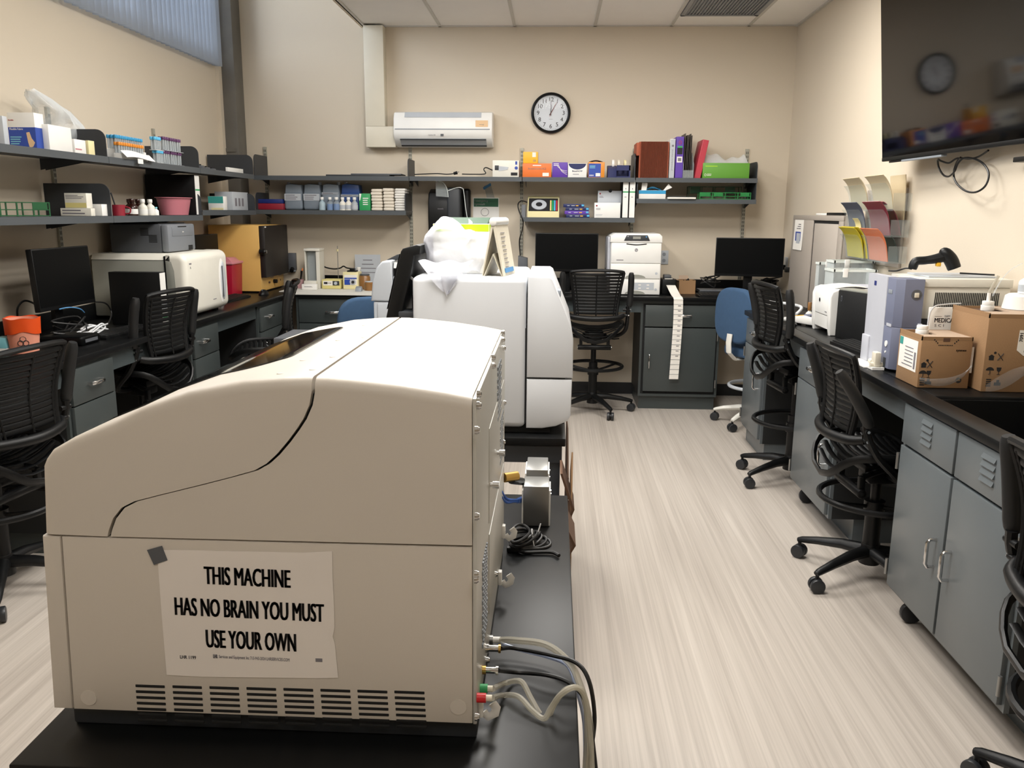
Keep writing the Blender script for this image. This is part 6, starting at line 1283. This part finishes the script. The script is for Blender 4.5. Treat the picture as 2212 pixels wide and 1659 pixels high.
for k, (c, sd, lb) in enumerate((((1.3, 6.98), 21, 'black cables heaped left of the right back monitor'), ((1.75, 6.95), 22, 'black cables heaped below the right back monitor'))):
    rd = random.Random(sd); Q = spline([V((c[0] + .12 * math.cos(i * 2.3) * rd.uniform(.3, 1), c[1] + .08 * math.sin(i * 2.3) * rd.uniform(.3, 1), ZC0 + .045 + .10 * rd.random())) for i in range(13)], 5); one('cable', MB().tube(Q, .0048, 'cable', 7), lb, 'cable')
one('mouse', MB(Matrix.Translation((1.67, 6.66, ZC0)) @ Matrix.Diagonal((.035, .06, .04, 1))).lathe([(0, 1), (.35, .94), (.7, .7), (.93, .35), (1, .1), (.98, .01), (0, .01)], (0, 0, 0), 'black', 20), 'black mouse in front of the right back monitor', 'mouse')
def outlet(label, q, ax, w_=.075, h=.115, dark=None):
    t = thing('wall_outlet', label, 'outlet', q)
    if ax == 'y':
        part('plate', MB().box(q.x - w_ / 2, q.x + w_ / 2, YB - .007, YB - .001, q.z - h / 2, q.z + h / 2, 'grey_lt', .002), t)
        for s_ in (-1, 1): part('socket', MB().cyl((q.x, YB - .007, q.z + s_ * .026), (q.x, YB - .0085, q.z + s_ * .026), .015, 'grey_mid', 16), t)
    else:
        part('plate', MB().box(XR - .012, XR - .001, q.y - w_ / 2, q.y + w_ / 2, q.z - h / 2, q.z + h / 2, 'grey_lt', .002), t)
        part('plug', MB().box(XR - .055, XR - .0125, q.y - .02, q.y + .02, q.z - .045, q.z - .005, 'black', .006), t)
outlet('grey wall outlet right of the large white printer', at(1434, 556, 1, YB), 'y')
outlet('pale outlet plate with a black plug, nearer the corner on the right wall', V((XR, 7.02, 1.15)), 'x'); outlet('pale outlet plate with a black plug, nearer the tall beige cabinet', V((XR, 6.86, 1.14)), 'x')
# ---------------------------------------------------------------- right wall
TVA = 3.4
t = thing('television', 'large black wall-mounted television on the right wall', 'television', (XR, 4.1, 1.85))
TX = Matrix.Translation((1.76, 4.732, 1.835)) @ Matrix.Rotation(math.radians(TVA), 4, 'Z') @ Matrix.Rotation(math.radians(-6.1), 4, 'Y')
part('housing', MB(TX).box(0, .035, -1.56, 0, 0, .955, 'black', .004).box(.035, .06, -1.4, -.3, .08, .6, 'black', .01), t)
part('screen', MB(TX).box(-.0015, .0, -1.552, -.008, .022, .947, 'tv_screen'), t)
part('lower_bezel', MB(TX).box(-.003, .004, -1.555, -.005, .002, .02, 'black', .001).box(.0, .03, -.62, -.22, -.012, -.0005, 'grey_mid', .003).box(.0, .028, -.22, -.08, -.010, -.0005, 'black', .003), t)
part('wall_bracket', MB().box(1.86, XR - .001, 3.7, 4.1, 2.05, 2.4, 'shelf_dark', .004).box(1.80, 1.861, 3.8, 3.95, 2.15, 2.3, 'shelf_dark', .004), t)
P = [(2135, 325), (2115, 338), (2095, 343), (2068, 342), (2050, 352), (2033, 348), (2026, 345), (2028, 362), (2038, 378), (2050, 381), (2062, 370), (2070, 352), (2085, 341), (2110, 345), (2128, 358), (2136, 378), (2128, 402), (2108, 415), (2085, 412), (2066, 395), (2060, 375), (2066, 352), (2075, 340)]
one('cable', MB().tube(spline([at(u, v, 0, 1.86 + .012 * math.sin(i)) for i, (u, v) in enumerate(P)], 5), .0045, 'cable', 7), 'knotted black cable loops hanging under the television', 'cable')
one('cable_cover', MB().box(1.86, XR - .001, 3.3, 3.6, 1.77, 1.79, 'black', .003), 'thin black bar on the wall beneath the television at right', 'bar')
# wall pocket file
t = thing('wall_file', 'clear six-pocket wall file with coloured folders on the right wall', 'wall file', (XR, 5.03, 1.27))
part('backing', MB().box(XR - .016, XR - .001, 4.74, 5.31, 1.27, 1.70, 'taupe_lt', .002), t)
def curl(ya, yb, z0, h, xb=1.812, out=.07, dx=0, skew=0):
    return lambda u, v: V((xb + dx - out * (.45 * v + .55 * v ** 4.5), ya + (yb - ya) * u + skew * v, z0 + h * v * (1 - .06 * v)))
rows = [(1.58, .19), (1.44, .19), (1.30, .185)]
for r, (z0, h) in enumerate(rows):
    for c, (ya, yb) in enumerate(((5.29, 5.0), (4.93, 4.64))):
        b = MB().sheet(curl(ya, yb, z0, h * .8, out=.05, dx=-.008), 6, 8, 'pocket_film', .0015)
        b.box(1.805, XR - .017, yb, yb + .003, z0, z0 + .09, 'pocket_film').box(1.805, XR - .017, yb, ya, z0 - .003, z0, 'pocket_film')
        part('pocket', b, t)
FL = [[('folder_cream', 'cream folder in the top pocket of the far column'), ('folder_cream', 'cream folder in the top pocket of the near column')],
      [('folder_slate', 'slate grey folder in the middle pocket of the far column'), ('folder_maroon', 'maroon folder in the middle pocket of the near column')],
      [('folder_yellow', 'yellow folder in the bottom pocket of the far column'), ('folder_orange', 'orange folder in the bottom pocket of the near column')]]
for r, (z0, h) in enumerate(rows):
    for c, (ya, yb) in enumerate(((5.28, 5.01), (4.92, 4.65))):
        m, lb = FL[r][c]
        one('file_folder', MB().sheet(curl(ya, yb, z0 + .006, h, out=.07, dx=-.002), 6, 12, m, .003), lb, 'folder')
one('file_folder', MB().sheet(curl(4.92, 4.71, 1.53, .255, xb=1.895, out=.012), 4, 6, 'folder_cream', .004), 'large pale folder leaning flat at the near top of the wall file', 'folder')
one('file_folder', MB().sheet(curl(4.98, 4.72, 1.445, .19, xb=1.892, out=.11), 6, 10, 'folder_maroon', .004), 'second maroon folder behind in the near middle pocket', 'folder')
one('file_folder', MB().sheet(curl(4.97, 4.73, 1.30, .17, xb=1.895, out=.07), 6, 10, 'folder_teal', .004), 'dark teal folder behind the orange one', 'folder')
one('file_folder', MB().sheet(curl(5.27, 4.99, 1.305, .19, xb=1.825, out=.07), 6, 10, 'folder_yellow', .003), 'second yellow folder behind in the far bottom pocket', 'folder')
one('paper_sheet', MB().sheet(curl(4.90, 4.70, 1.455, .185, xb=1.82, out=.068, dx=0), 5, 10, 'paper', .001), 'white sheet edge showing above the maroon folder', 'paper')
one('note', MB().sheet(curl(5.14, 5.05, 1.45, .09, xb=1.80, out=.03), 3, 5, 'cream', .001), 'small yellowish note in front of the slate folder', 'note')
# tall shallow cabinet
t = thing('wall_cabinet', 'tall beige shallow cabinet at the far end of the right worktop', 'cabinet', (1.85, 5.87, ZC0))
part('body', MB().box(1.79, XR - .021, 5.32, 6.42, ZC0, 1.548, 'taupe', .003).box(1.78, 1.79, 5.32, 6.42, 1.515, 1.548, 'taupe', .002).box(1.78, 1.79, 5.93, 6.42, ZC0, 1.515, 'taupe', .002).box(1.78, 1.79, 5.32, 5.40, ZC0, 1.515, 'taupe', .002), t)
dd = part('door', MB().box(1.784, 1.7905, 5.42, 5.905, ZC0 + .02, 1.495, 'taupe_lt', .003), t)
part('door_gap', MB().box(1.788, 1.791, 5.40, 5.93, ZC0 + .005, 1.514, 'cab_gap'), t)
part('pull', MB().cyl((1.784, 5.50, 1.24), (1.765, 5.50, 1.24), .008, 'chrome', 12).cyl((1.768, 5.50, 1.24), (1.762, 5.50, 1.24), .013, 'chrome', 14), dd)
b = MB().sheet(lambda u, v: V((1.7785 - .004 * (1 - v) ** 2, 6.36 - .22 * u, 1.30 + .215 * v)), 4, 6, 'paper', .0008)
b.box(1.7765, 1.778, 6.19, 6.32, 1.335, 1.43, 'blue').box(1.776, 1.7768, 6.20, 6.29, 1.34, 1.42, 'grey_lt')
for k in range(3): b.box(1.7772, 1.7778, 6.2, 6.30 - .02 * k, 1.45 + .015 * k, 1.456 + .015 * k, 'ink_grey')
one('notice', b, 'white notice with a blue block taped to the tall beige cabinet', 'notice')
one('marker', MB().box(1.80, 1.83, 5.42, 5.72, 1.5485, 1.567, 'black', .004), 'black bar lying on top of the tall beige cabinet', 'bar'); one('marker', MB().box(1.80, 1.83, 5.74, 5.95, 1.5485, 1.562, 'white', .004), 'white bar lying next to the black bar on the beige cabinet', 'bar')
# acrylic tanks
def tank(label, x0, x1, y0, y1, z1, clips):
    t = thing('acrylic_tank', label, 'tank', ((x0 + x1) / 2, (y0 + y1) / 2, ZC0), 'clear acrylic tanks'); b = MB(); w_ = .005
    for a in ((x0, x0 + w_, y0, y1), (x1 - w_, x1, y0, y1), (x0 + w_, x1 - w_, y0, y0 + w_), (x0 + w_, x1 - w_, y1 - w_, y1)): b.box(*a, ZC0 + .006, z1, 'acrylic')
    part('walls', b, t); part('floor', MB().box(x0, x1, y0, y1, ZC0, ZC0 + .0055, 'acrylic_edge'), t)
    b = MB()
    for a in ((x0 - .004, x0 + .008, y0 - .004, y1 + .004), (x1 - .008, x1 + .004, y0 - .004, y1 + .004), (x0, x1, y0 - .004, y0 + .008), (x0, x1, y1 - .008, y1 + .004)): b.box(*a, z1 + .0003, z1 + .014, 'acrylic_edge')
    part('rim', b, t)
    for xx in clips: part('clip', MB().box(xx, xx + .028, y0 - .012, y0 - .0045, z1 - .03, z1 + .02, 'white', .002), t)
    part('residue', MB().box(x0 + .006, x1 - .006, y0 + .006, y1 - .006, ZC0 + .006, ZC0 + .03, 'grey_lt'), t)
tank('leftmost and narrowest clear acrylic tank by the beige cabinet', 1.625, 1.72, 5.22, 5.28, 1.255, (1.66,)); tank('clear acrylic tank at the rear, below the yellow folder', 1.66, 1.89, 5.06, 5.19, 1.275, (1.72,)); tank('clear acrylic tank nearest, right behind the white desktop printer', 1.60, 1.84, 4.87, 5.02, 1.235, (1.65,))
# small things left of the printer
q = at(1728, 662, 2, ZC0)
t = thing('balance_device', 'small white and yellow handheld device left of the white desktop printer', 'device', (1.5, 4.99, ZC0))
X = RZ((1.50, 5.03, ZC0), -62)
part('body', MB(X).prism([(-.12, .01), (.12, .01), (.12, .05), (.04, .06), (-.12, .032)], 'y', -.05, .05, 'white', .01), t); part('top_panel', MB(X).prism([(-.10, .037), (.03, .060), (.03, .063), (-.10, .040)], 'y', -.035, .035, 'yellow'), t); part('foot', MB(X).box(-.08, -.06, -.04, .04, 0, .0105, 'black').box(.06, .08, -.04, .04, 0, .0105, 'black'), t); part('display', MB(X).box(.03, .08, -.03, .03, .06, .066, 'lav'), t)
one('bent_handle', MB().tube(spline([V((1.5, 5.62, ZC0 + .012)), V((1.46, 5.75, ZC0 + .045)), V((1.50, 5.84, ZC0 + .05)), V((1.6, 5.7, ZC0 + .05)), V((1.62, 5.5, ZC0 + .05)), V((1.56, 5.4, ZC0 + .015))], 6), .010, 'cable_white', 8), 'bent white tube loop lying on the right worktop near the cabinet', 'tube')
bottle('small brown-topped bottle in front of the leftmost acrylic tank', 1.60, 5.26, ZC0, .022, .11, 'offwhite', 'brown_jar', None, .05, 'bottle by the acrylic tanks')
tangle('thin black cables left of the white desktop printer', 'cable', (1.42, 4.98), 9, (.05, .1), .003, .01, 31)
# desktop printer (white)
t = thing('printer', 'white desktop laser printer on the right worktop', 'printer', (1.66, 4.72, ZC0))
pf = [(1.505, ZC0), (1.495, ZC0 + .06), (1.49, 1.12), (1.50, 1.15), (1.53, 1.163), (1.86, 1.163), (1.86, ZC0)]
part('left_side', MB().prism(pf, 'y', 4.555, 4.6, 'white', .010, 3), t); part('right_side', MB().prism(pf, 'y', 4.83, 4.875, 'white', .010, 3), t)
part('front_cover', MB().prism([(1.50, ZC0 + .105), (1.492, 1.12), (1.503, 1.148), (1.53, 1.160), (1.86, 1.160), (1.86, ZC0 + .105)], 'y', 4.6005, 4.8295, 'white', .003).lathe([(0, .001), (.011, .001), (.011, 0)], (1.4935, 4.74, 1.09), 'ink', 16, Matrix.Rotation(-math.pi / 2, 4, 'Y')).box(1.497, 1.4985, 4.62, 4.65, ZC0 + .12, ZC0 + .124, 'ink_grey'), t)
part('paper_tray', MB().prism([(1.503, ZC0 + .03), (1.50, ZC0 + .1), (1.84, ZC0 + .1), (1.84, ZC0 + .03)], 'y', 4.602, 4.828, 'white', .004), t)
part('output_flap', MB().sheet(lambda u, v: V((1.53 + .17 * u, 4.62 + .2 * v, 1.1645 + .012 * math.sin(u * 2.6))), 6, 2, 'white', .004), t); part('top_tray', MB().box(1.70, 1.85, 4.62, 4.82, 1.1635, 1.172, 'lav_white', .004), t)
# black computer and keyboard
d_ = V((1.614 - 1.521, 4.264 - 4.525, 0)); ang = math.degrees(math.atan2(d_.y, d_.x))
X = RZ((1.521, 4.525, ZC0), ang)
t = thing('computer', 'black desktop computer standing between the white printer and the grey analyzer', 'computer', (1.57, 4.39, ZC0))
part('case', MB(X).box(0, .36, 0, .09, 0, .252, 'black_soft', .003), t); part('lid', MB(X).box(.002, .36, .002, .09, .2523, .262, 'an_side', .002), t); part('badge', MB(X).box(.025, .034, -.0012, 0, .195, .225, 'grey_dk', .001).box(.028, .031, -.0018, -.0011, .2, .22, 'black'), t)
keyboard('black keyboard on the right worktop in front of the grey analyzer', (1.50, 4.10), -86, .40, .13)
# grey-lavender analyzer
t = thing('desktop_analyzer', 'white and lavender desktop analyzer with a barcode scanner on top', 'analyzer', (1.63, 3.66, ZC0))
part('lower_body', MB().box(1.445, 1.86, 3.50, 3.80, ZC0 + .03, 1.135, 'shelf_dark').box(1.445, 1.86, 3.80, 3.815, ZC0, 1.29, 'lav_white', .003), t)
part('upper_body', MB().box(1.50, 1.868, 3.505, 3.80, 1.137, 1.268, 'offwhite', .004).box(1.50, 1.872, 3.497, 3.80, 1.2685, 1.303, 'offwhite', .004), t)
vg = MB()
for k in range(36): vg.prism([(1.566 + k * .0072, 1.163), (1.5695 + k * .0072, 1.163), (1.5725 + k * .0072, 1.247), (1.569 + k * .0072, 1.247)], 'y', 3.5035, 3.506, 'cab_gap')
part('vent_slots', vg, t)
part('front_panel', MB().prism([(1.413, ZC0 + .012), (1.445, ZC0 + .012), (1.445, 1.303), (1.408, 1.303), (1.41, 1.15)], 'y', 3.60, 3.815, 'lav_white', .004), t)
part('lavender_panel', MB().prism([(1.412, 3.598), (1.412, 3.515), (1.44, 3.489), (1.516, 3.487), (1.516, 3.598)], 'z', 1.10, 1.301, 'lav', .003).prism([(1.412, 3.598), (1.412, 3.515), (1.44, 3.489), (1.498, 3.487), (1.498, 3.598)], 'z', ZC0 + .012, 1.0995, 'lav', .002), t)
part('sample_port', MB().cyl((1.487, 3.489, 1.238), (1.487, 3.4855, 1.238), .021, 'grey_dk', 22).box(1.478, 1.496, 3.482, 3.4885, 1.226, 1.246, 'ivory', .002), t)
b = MB().cyl((1.413, 3.555, 1.025), (1.409, 3.555, 1.025), .013, 'white', 18).cyl((1.413, 3.555, .99), (1.409, 3.555, .99), .005, 'white', 12).box(1.4105, 1.414, 3.545, 3.568, ZC0 + .012, .965, 'shelf_dark').box(1.4105, 1.412, 3.545, 3.585, 1.235, 1.252, 'grey_mid', .001)
part('controls', b, t)
part('emblem', MB().box(1.408, 1.4098, 3.715, 3.74, 1.255, 1.275, 'navy').box(1.4095, 1.4115, 3.52, 3.57, 1.10, 1.112, 'lav_white'), t)
part('foot_plate', MB().box(1.345, 1.425, 3.60, 3.815, ZC0, ZC0 + .006, 'white', .001).box(1.405, 1.425, 3.74, 3.82, ZC0 + .006, ZC0 + .12, 'lav_white', .003), t)
part('valve', MB().box(1.372, 1.398, 3.555, 3.60, ZC0 + .012, ZC0 + .075, 'ivory', .006).cyl((1.36, 3.575, ZC0 + .02), (1.42, 3.575, ZC0 + .02), .010, 'ivory', 12).cyl((1.385, 3.61, ZC0 + .025), (1.385, 3.64, ZC0 + .025), .012, 'ivory', 12).box(1.36, 1.41, 3.545, 3.61, ZC0 + .001, ZC0 + .012, 'white'), t)
part('accessory', MB().box(1.503, 1.518, 3.475, 3.4995, ZC0 + .02, 1.12, 'lav_white', .002), t)
one('glass_plate', MB().box(1.56, 1.84, 3.56, 3.78, 1.3035, 1.310, 'grey_lt', .001), 'thin pale plate lying under the barcode scanner', 'plate')
# barcode scanner
t = thing('barcode_scanner', 'black handheld barcode scanner lying on the lavender analyzer', 'scanner', (1.66, 3.66, 1.31))
zs_ = 1.3105
SO = V((-.04, 0, 0))
b = MB().tube(spline([V((1.535, 3.67, zs_ + .02)), V((1.545, 3.668, zs_ + .052)), V((1.580, 3.66, zs_ + .058)), V((1.620, 3.65, zs_ + .066)), V((1.660, 3.645, zs_ + .078))], 4), [.019, .021, .022, .022, .022, .0215, .021, .021, .021, .021, .022, .023, .024, .025, .026, .027, .027], 'black', 10, sq=(1.0, .85, (0, 1, 0)))
part('handle', b, t)
part('head', MB().tube(spline([V((1.632, 3.645, zs_ + .094)), V((1.655, 3.642, zs_ + .088)), V((1.678, 3.638, zs_ + .06)), V((1.693, 3.632, zs_ + .026))], 4), [.014, .02, .026, .029, .031, .032, .033, .034, .034, .034, .033, .033, .031], 'black', 14, sq=(1.0, .82, (0, 1, 0))), t)
part('trigger', MB().box(1.62, 1.638, 3.632, 3.654, zs_ + .034, zs_ + .052, 'yellow', .004), t)
one('scanner_cable', MB().tube(spline([V((1.534, 3.672, zs_ + .02)), V((1.515, 3.69, zs_ + .022)), V((1.495, 3.73, zs_ + .008)), V((1.485, 3.79, zs_ + .004))], 5), .0035, 'cable', 8), 'black cable leading from the barcode scanner handle', 'cable')
one('stylus', MB().tube([(1.745, 3.69, 1.3145), (1.845, 3.60, 1.3145)], .0035, 'black', 8), 'thin black stylus next to the barcode scanner', 'stylus')
# cardboard reagent boxes
def reagent_box(label, x0, x1, y0, y1, z1, cap, lab):
    t = thing('cardboard_box', label, 'box', ((x0 + x1) / 2, (y0 + y1) / 2, ZC0)); b = MB()
    b.box(x0, x1, y0, y1, ZC0 + .0005, z1 - .012, 'card', .003)
    b.box(x0, x1, y0, y0 + .004, z1 - .014, z1, 'card').box(x0, x0 + .004, y0, y1, z1 - .014, z1 + .004, 'card').box(x1 - .004, x1, y0, y1, z1 - .014, z1, 'card').box(x0, x1, y1 - .004, y1, z1 - .014, z1, 'card')
    b.box(x0 + (x1 - x0) * .45, x1 - .004, y0 + .004, y1 - .004, z1 - .006, z1 - .001, 'card_pale').box(x0 + .004, x0 + (x1 - x0) * .45, y0 + .004, y0 + (y1 - y0) * .35, z1 - .006, z1 - .001, 'card_pale').box(x0 + .004, x1 - .004, y0 + .004, y1 - .004, z1 - .0118, z1 - .010, 'card_dark')
    part('carton', b, t)
    cxx, cyy_ = cap
    part('spout_cap', MB().cyl((cxx, cyy_, z1 - .0095), (cxx, cyy_, z1 + .012), .024, 'white', 22, b=.002).cyl((cxx, cyy_, z1 + .0125), (cxx, cyy_, z1 + .028), .021, 'white', 22, b=.002), t)
    g = MB(); w_ = x1 - x0; h = z1 - ZC0
    # handling marks: sun, umbrella, glass, stack and hand-hole outline
    ix = x0 + w_ * .09; s_ = w_ * .115
    def ic(k, r): return ix + k * s_, ZC0 + h * (.44 - r * .16)
    y = y0 - .0005
    def bx(a, b_, c, d, m='ink'): g.box(a, b_, y, y0 + .0002, c, d, m)
    px_, pz_ = ic(0, 0); bx(px_ - .009, px_ + .009, pz_ - .008, pz_ + .006); g.prism([(px_ - .012, pz_ + .006), (px_ + .012, pz_ + .006), (px_, pz_ + .014)], 'y', y, y0, 'ink'); g.cyl((px_ + .012, y, pz_ + .02), (px_ + .012, y0, pz_ + .02), .005, 'ink', 8)
    px_, pz_ = ic(1, 0); g.tube([(px_ - .01, y, pz_ - .008), (px_ + .01, y, pz_ + .018)], .0014, 'ink', 4).tube([(px_ + .01, y, pz_ - .008), (px_ - .01, y, pz_ + .018)], .0014, 'ink', 4)
    px_, pz_ = ic(0, 1); g.prism([(px_ - .015, pz_)] + [(px_ - .015 * math.cos(a), pz_ + .013 * math.sin(a)) for a in [math.pi * k / 8 for k in range(1, 8)]] + [(px_ + .015, pz_)], 'y', y, y0, 'ink').tube([(px_, y, pz_), (px_, y, pz_ - .012), (px_ - .005, y, pz_ - .014)], .0012, 'ink', 4)
    px_, pz_ = ic(1, 1); g.prism([(px_ - .009, pz_ + .012), (px_ + .009, pz_ + .012), (px_ + .007, pz_), (px_ + .002, pz_ - .005), (px_ - .002, pz_ - .005), (px_ - .007, pz_)], 'y', y, y0, 'ink'); bx(px_ - .001, px_ + .001, pz_ - .014, pz_ - .004); bx(px_ - .006, px_ + .006, pz_ - .016, pz_ - .014)
    px_, pz_ = ic(0, 2); 
    for k in range(4): bx(px_ - .009, px_ + .009, pz_ - .014 + k * .008, pz_ - .009 + k * .008)
    px_, pz_ = ic(1, 2); bx(px_ - .012, px_ + .012, pz_ - .01, pz_ + .002); bx(px_ - .004, px_ + .006, pz_ + .002, pz_ + .012)
    if x1 < 1.6:
        hx0, hx1 = x0 + w_ * .24, x0 + w_ * .72; n = 9
        for k in range(n): a = hx0 + .018 + (hx1 - hx0 - .036) * k / n; bx(a, a + (hx1 - hx0 - .036) / n * .6, z1 - .0335, z1 - .030)
        for sx_, e in ((hx0, 1), (hx1, -1)):
            for k in range(3): a = sx_ + e * k * .006; bx(min(a, a + e * .004), max(a, a + e * .004), z1 - .014 - k * .006, z1 - .009 - k * .006)
        bx(x0 + w_ * .42, x0 + w_ * .55, z1 - .018, z1 - .004, 'card_dark'); g.text('sysmex', .013, (x0 + w_ * .79, y, z1 - .05), FX, FZ, 'ink', bold=.0003)
        g.cyl((x0 + w_ * .8, y, ZC0 + .032), (x0 + w_ * .8, y0, ZC0 + .032), .011, 'ink', 16).box(x0 + w_ * .8 - .006, x0 + w_ * .8 + .006, y - .0004, y0, ZC0 + .03, ZC0 + .034, 'card')
    part('handling_marks', g, t)
    return t
t1 = reagent_box('small brown reagent carton with a blue-cornered label beside the sink', 1.397, 1.587, 3.19, 3.395, 1.108, (1.447, 3.31), 0)
b = MB().sheet(lambda u, v: V((1.3958, 3.38 - .165 * u, ZC0 + .055 + .12 * v)), 2, 2, 'paper', .0006).box(1.3945, 1.396, 3.35, 3.378, ZC0 + .145, ZC0 + .174, 'teal')
for k in range(6): b.box(1.3945, 1.3955, 3.25, 3.345 - (.02 if k else 0), ZC0 + .07 + k * .014, ZC0 + .073 + k * .014, 'ink_grey')
b.box(1.3945, 1.3955, 3.225, 3.238, ZC0 + .065, ZC0 + .13, 'ink_grey'); part('label', b, t1, 'white label with blue corner')
part('side_label', MB().box(1.5872, 1.5878, 3.20, 3.21, ZC0 + .07, ZC0 + .16, 'paper').box(1.587, 1.597, 3.196, 3.198, ZC0 + .06, ZC0 + .16, 'paper'), t1)
t2 = reagent_box('larger brown reagent carton at the right edge with a torn label', 1.607, 1.89, 3.135, 3.425, 1.203, (1.70, 3.34), 0)
part('spout_tip', MB().cyl((1.70, 3.34, 1.2315), (1.70, 3.34, 1.262), .007, 'white', 12).tube([(1.70, 3.34, 1.262), (1.712, 3.335, 1.30), (1.722, 3.33, 1.33)], .006, 'hose', 8), t2)
b = MB(); lb_ = [(1.722, 1.145), (1.755, 1.145), (1.757, 1.14), (1.84, 1.14), (1.84, 1.02), (1.80, 1.028), (1.77, 1.045), (1.745, 1.05), (1.72, 1.07)]
b.prism(lb_, 'y', 3.1335, 3.1345, 'paper').text('7091', .018, (1.731, 3.133, 1.12), (0, 0, 1), (-1, 0, 0), 'ink', bold=.0004); lines(b, 1.745, 1.83, 3.1334, 1.06, 1.13, 5); part('label', b, t2, 'torn white label')
def wrap(label, pts, w_):
    Q = spline(pts, 6)
    one('stretch_film', MB().sheet(lambda u, v: Q[int(round(u * (len(Q) - 1)))] + V((0, -.002 - .004 * math.sin(v * 3.1), (v - .5) * w_ * (.25 + .75 * math.sin(math.pi * min(1, u * 1.1 + .05))))), len(Q) - 1, 4, 'film', 0), label, 'film', 'clear stretch film on the reagent cartons')
wrap('strand of clear stretch film across the smaller reagent carton', [V((1.40, 3.186, .945)), V((1.45, 3.184, .935)), V((1.51, 3.184, .94)), V((1.56, 3.184, .965)), V((1.586, 3.184, 1.0))], .03)
wrap('twisted clear stretch film across the larger reagent carton', [V((1.62, 3.128, .925)), V((1.68, 3.126, .955)), V((1.74, 3.124, .99)), V((1.80, 3.124, 1.02))], .06)
# white box with lettering between analyzer and carton
x0, x1, z1 = BBdim(2003, 2062, 664, ZC0, 3.455)
b = MB().box(x0, x1 + .03, 3.455, 3.474, ZC0 + .001, z1, 'paper', .004)
b.text('MEDICAL', .026, (at(2018, 692, 1, 3.455).x, 3.4545, at(2018, 692, 1, 3.455).z), FX, FZ, 'ink_grey', al='LEFT', bold=.0006, sx=.8); b.text('S C I', .014, (at(2018, 703, 1, 3.455).x, 3.4545, at(2018, 703, 1, 3.455).z), FX, FZ, 'ink_grey', al='LEFT', sx=1.4); b.text('DEPT', .010, (at(2040, 683, 1, 3.455).x, 3.4545, at(2040, 683, 1, 3.455).z), FX, FZ, 'grey_mid', al='LEFT'); b.box(at(2019, 683, 1, 3.455).x, at(2034, 683, 1, 3.455).x, 3.4542, 3.455, at(2019, 683, 1, 3.455).z - .0006, at(2019, 683, 1, 3.455).z + .0006, 'grey_mid')
one('lettered_box', b, 'flat white box lettered MEDICAL behind the reagent cartons', 'box')
one('cable', MB().tube(spline([V((x0 - .012, 3.44, ZC0 + .02)), V((x0 - .010, 3.44, z1 - .06)), V((x0 + .004, 3.44, z1 + .0)), V((x0 + .06, 3.46, z1 + .012)), V((x0 + .13, 3.48, z1 + .014))], 6), .003, 'cable_white', 7).box(x0 - .019, x0 - .007, 3.432, 3.446, ZC0 + .10, ZC0 + .13, 'white', .003), 'white cable curving around the lettered white box', 'cable')
# tub and bottle on the bigger carton
one('tub', MB().lathe([(0, .0005), (.07, .0005), (.062, .05), (.05, .058), (0, .058)], (1.845 - .02, 3.33, 1.2032), 'white', 28), 'white tub on the back of the larger reagent carton', 'tub')
bottle('white bottle with purple print on the white tub at the right edge', 1.838, 3.335, 1.2618, .03, .09, 'white', 'white', 'grey_lt', .02, 'bottle on the white tub')
one('clear_strip', MB().tube(spline([V((1.77, 3.45, 1.24)), V((1.80, 3.46, 1.30)), V((1.84, 3.47, 1.345)), V((1.88, 3.47, 1.37))], 5), .0025, 'film', 6), 'thin clear strip rising behind the larger carton', 'strip')
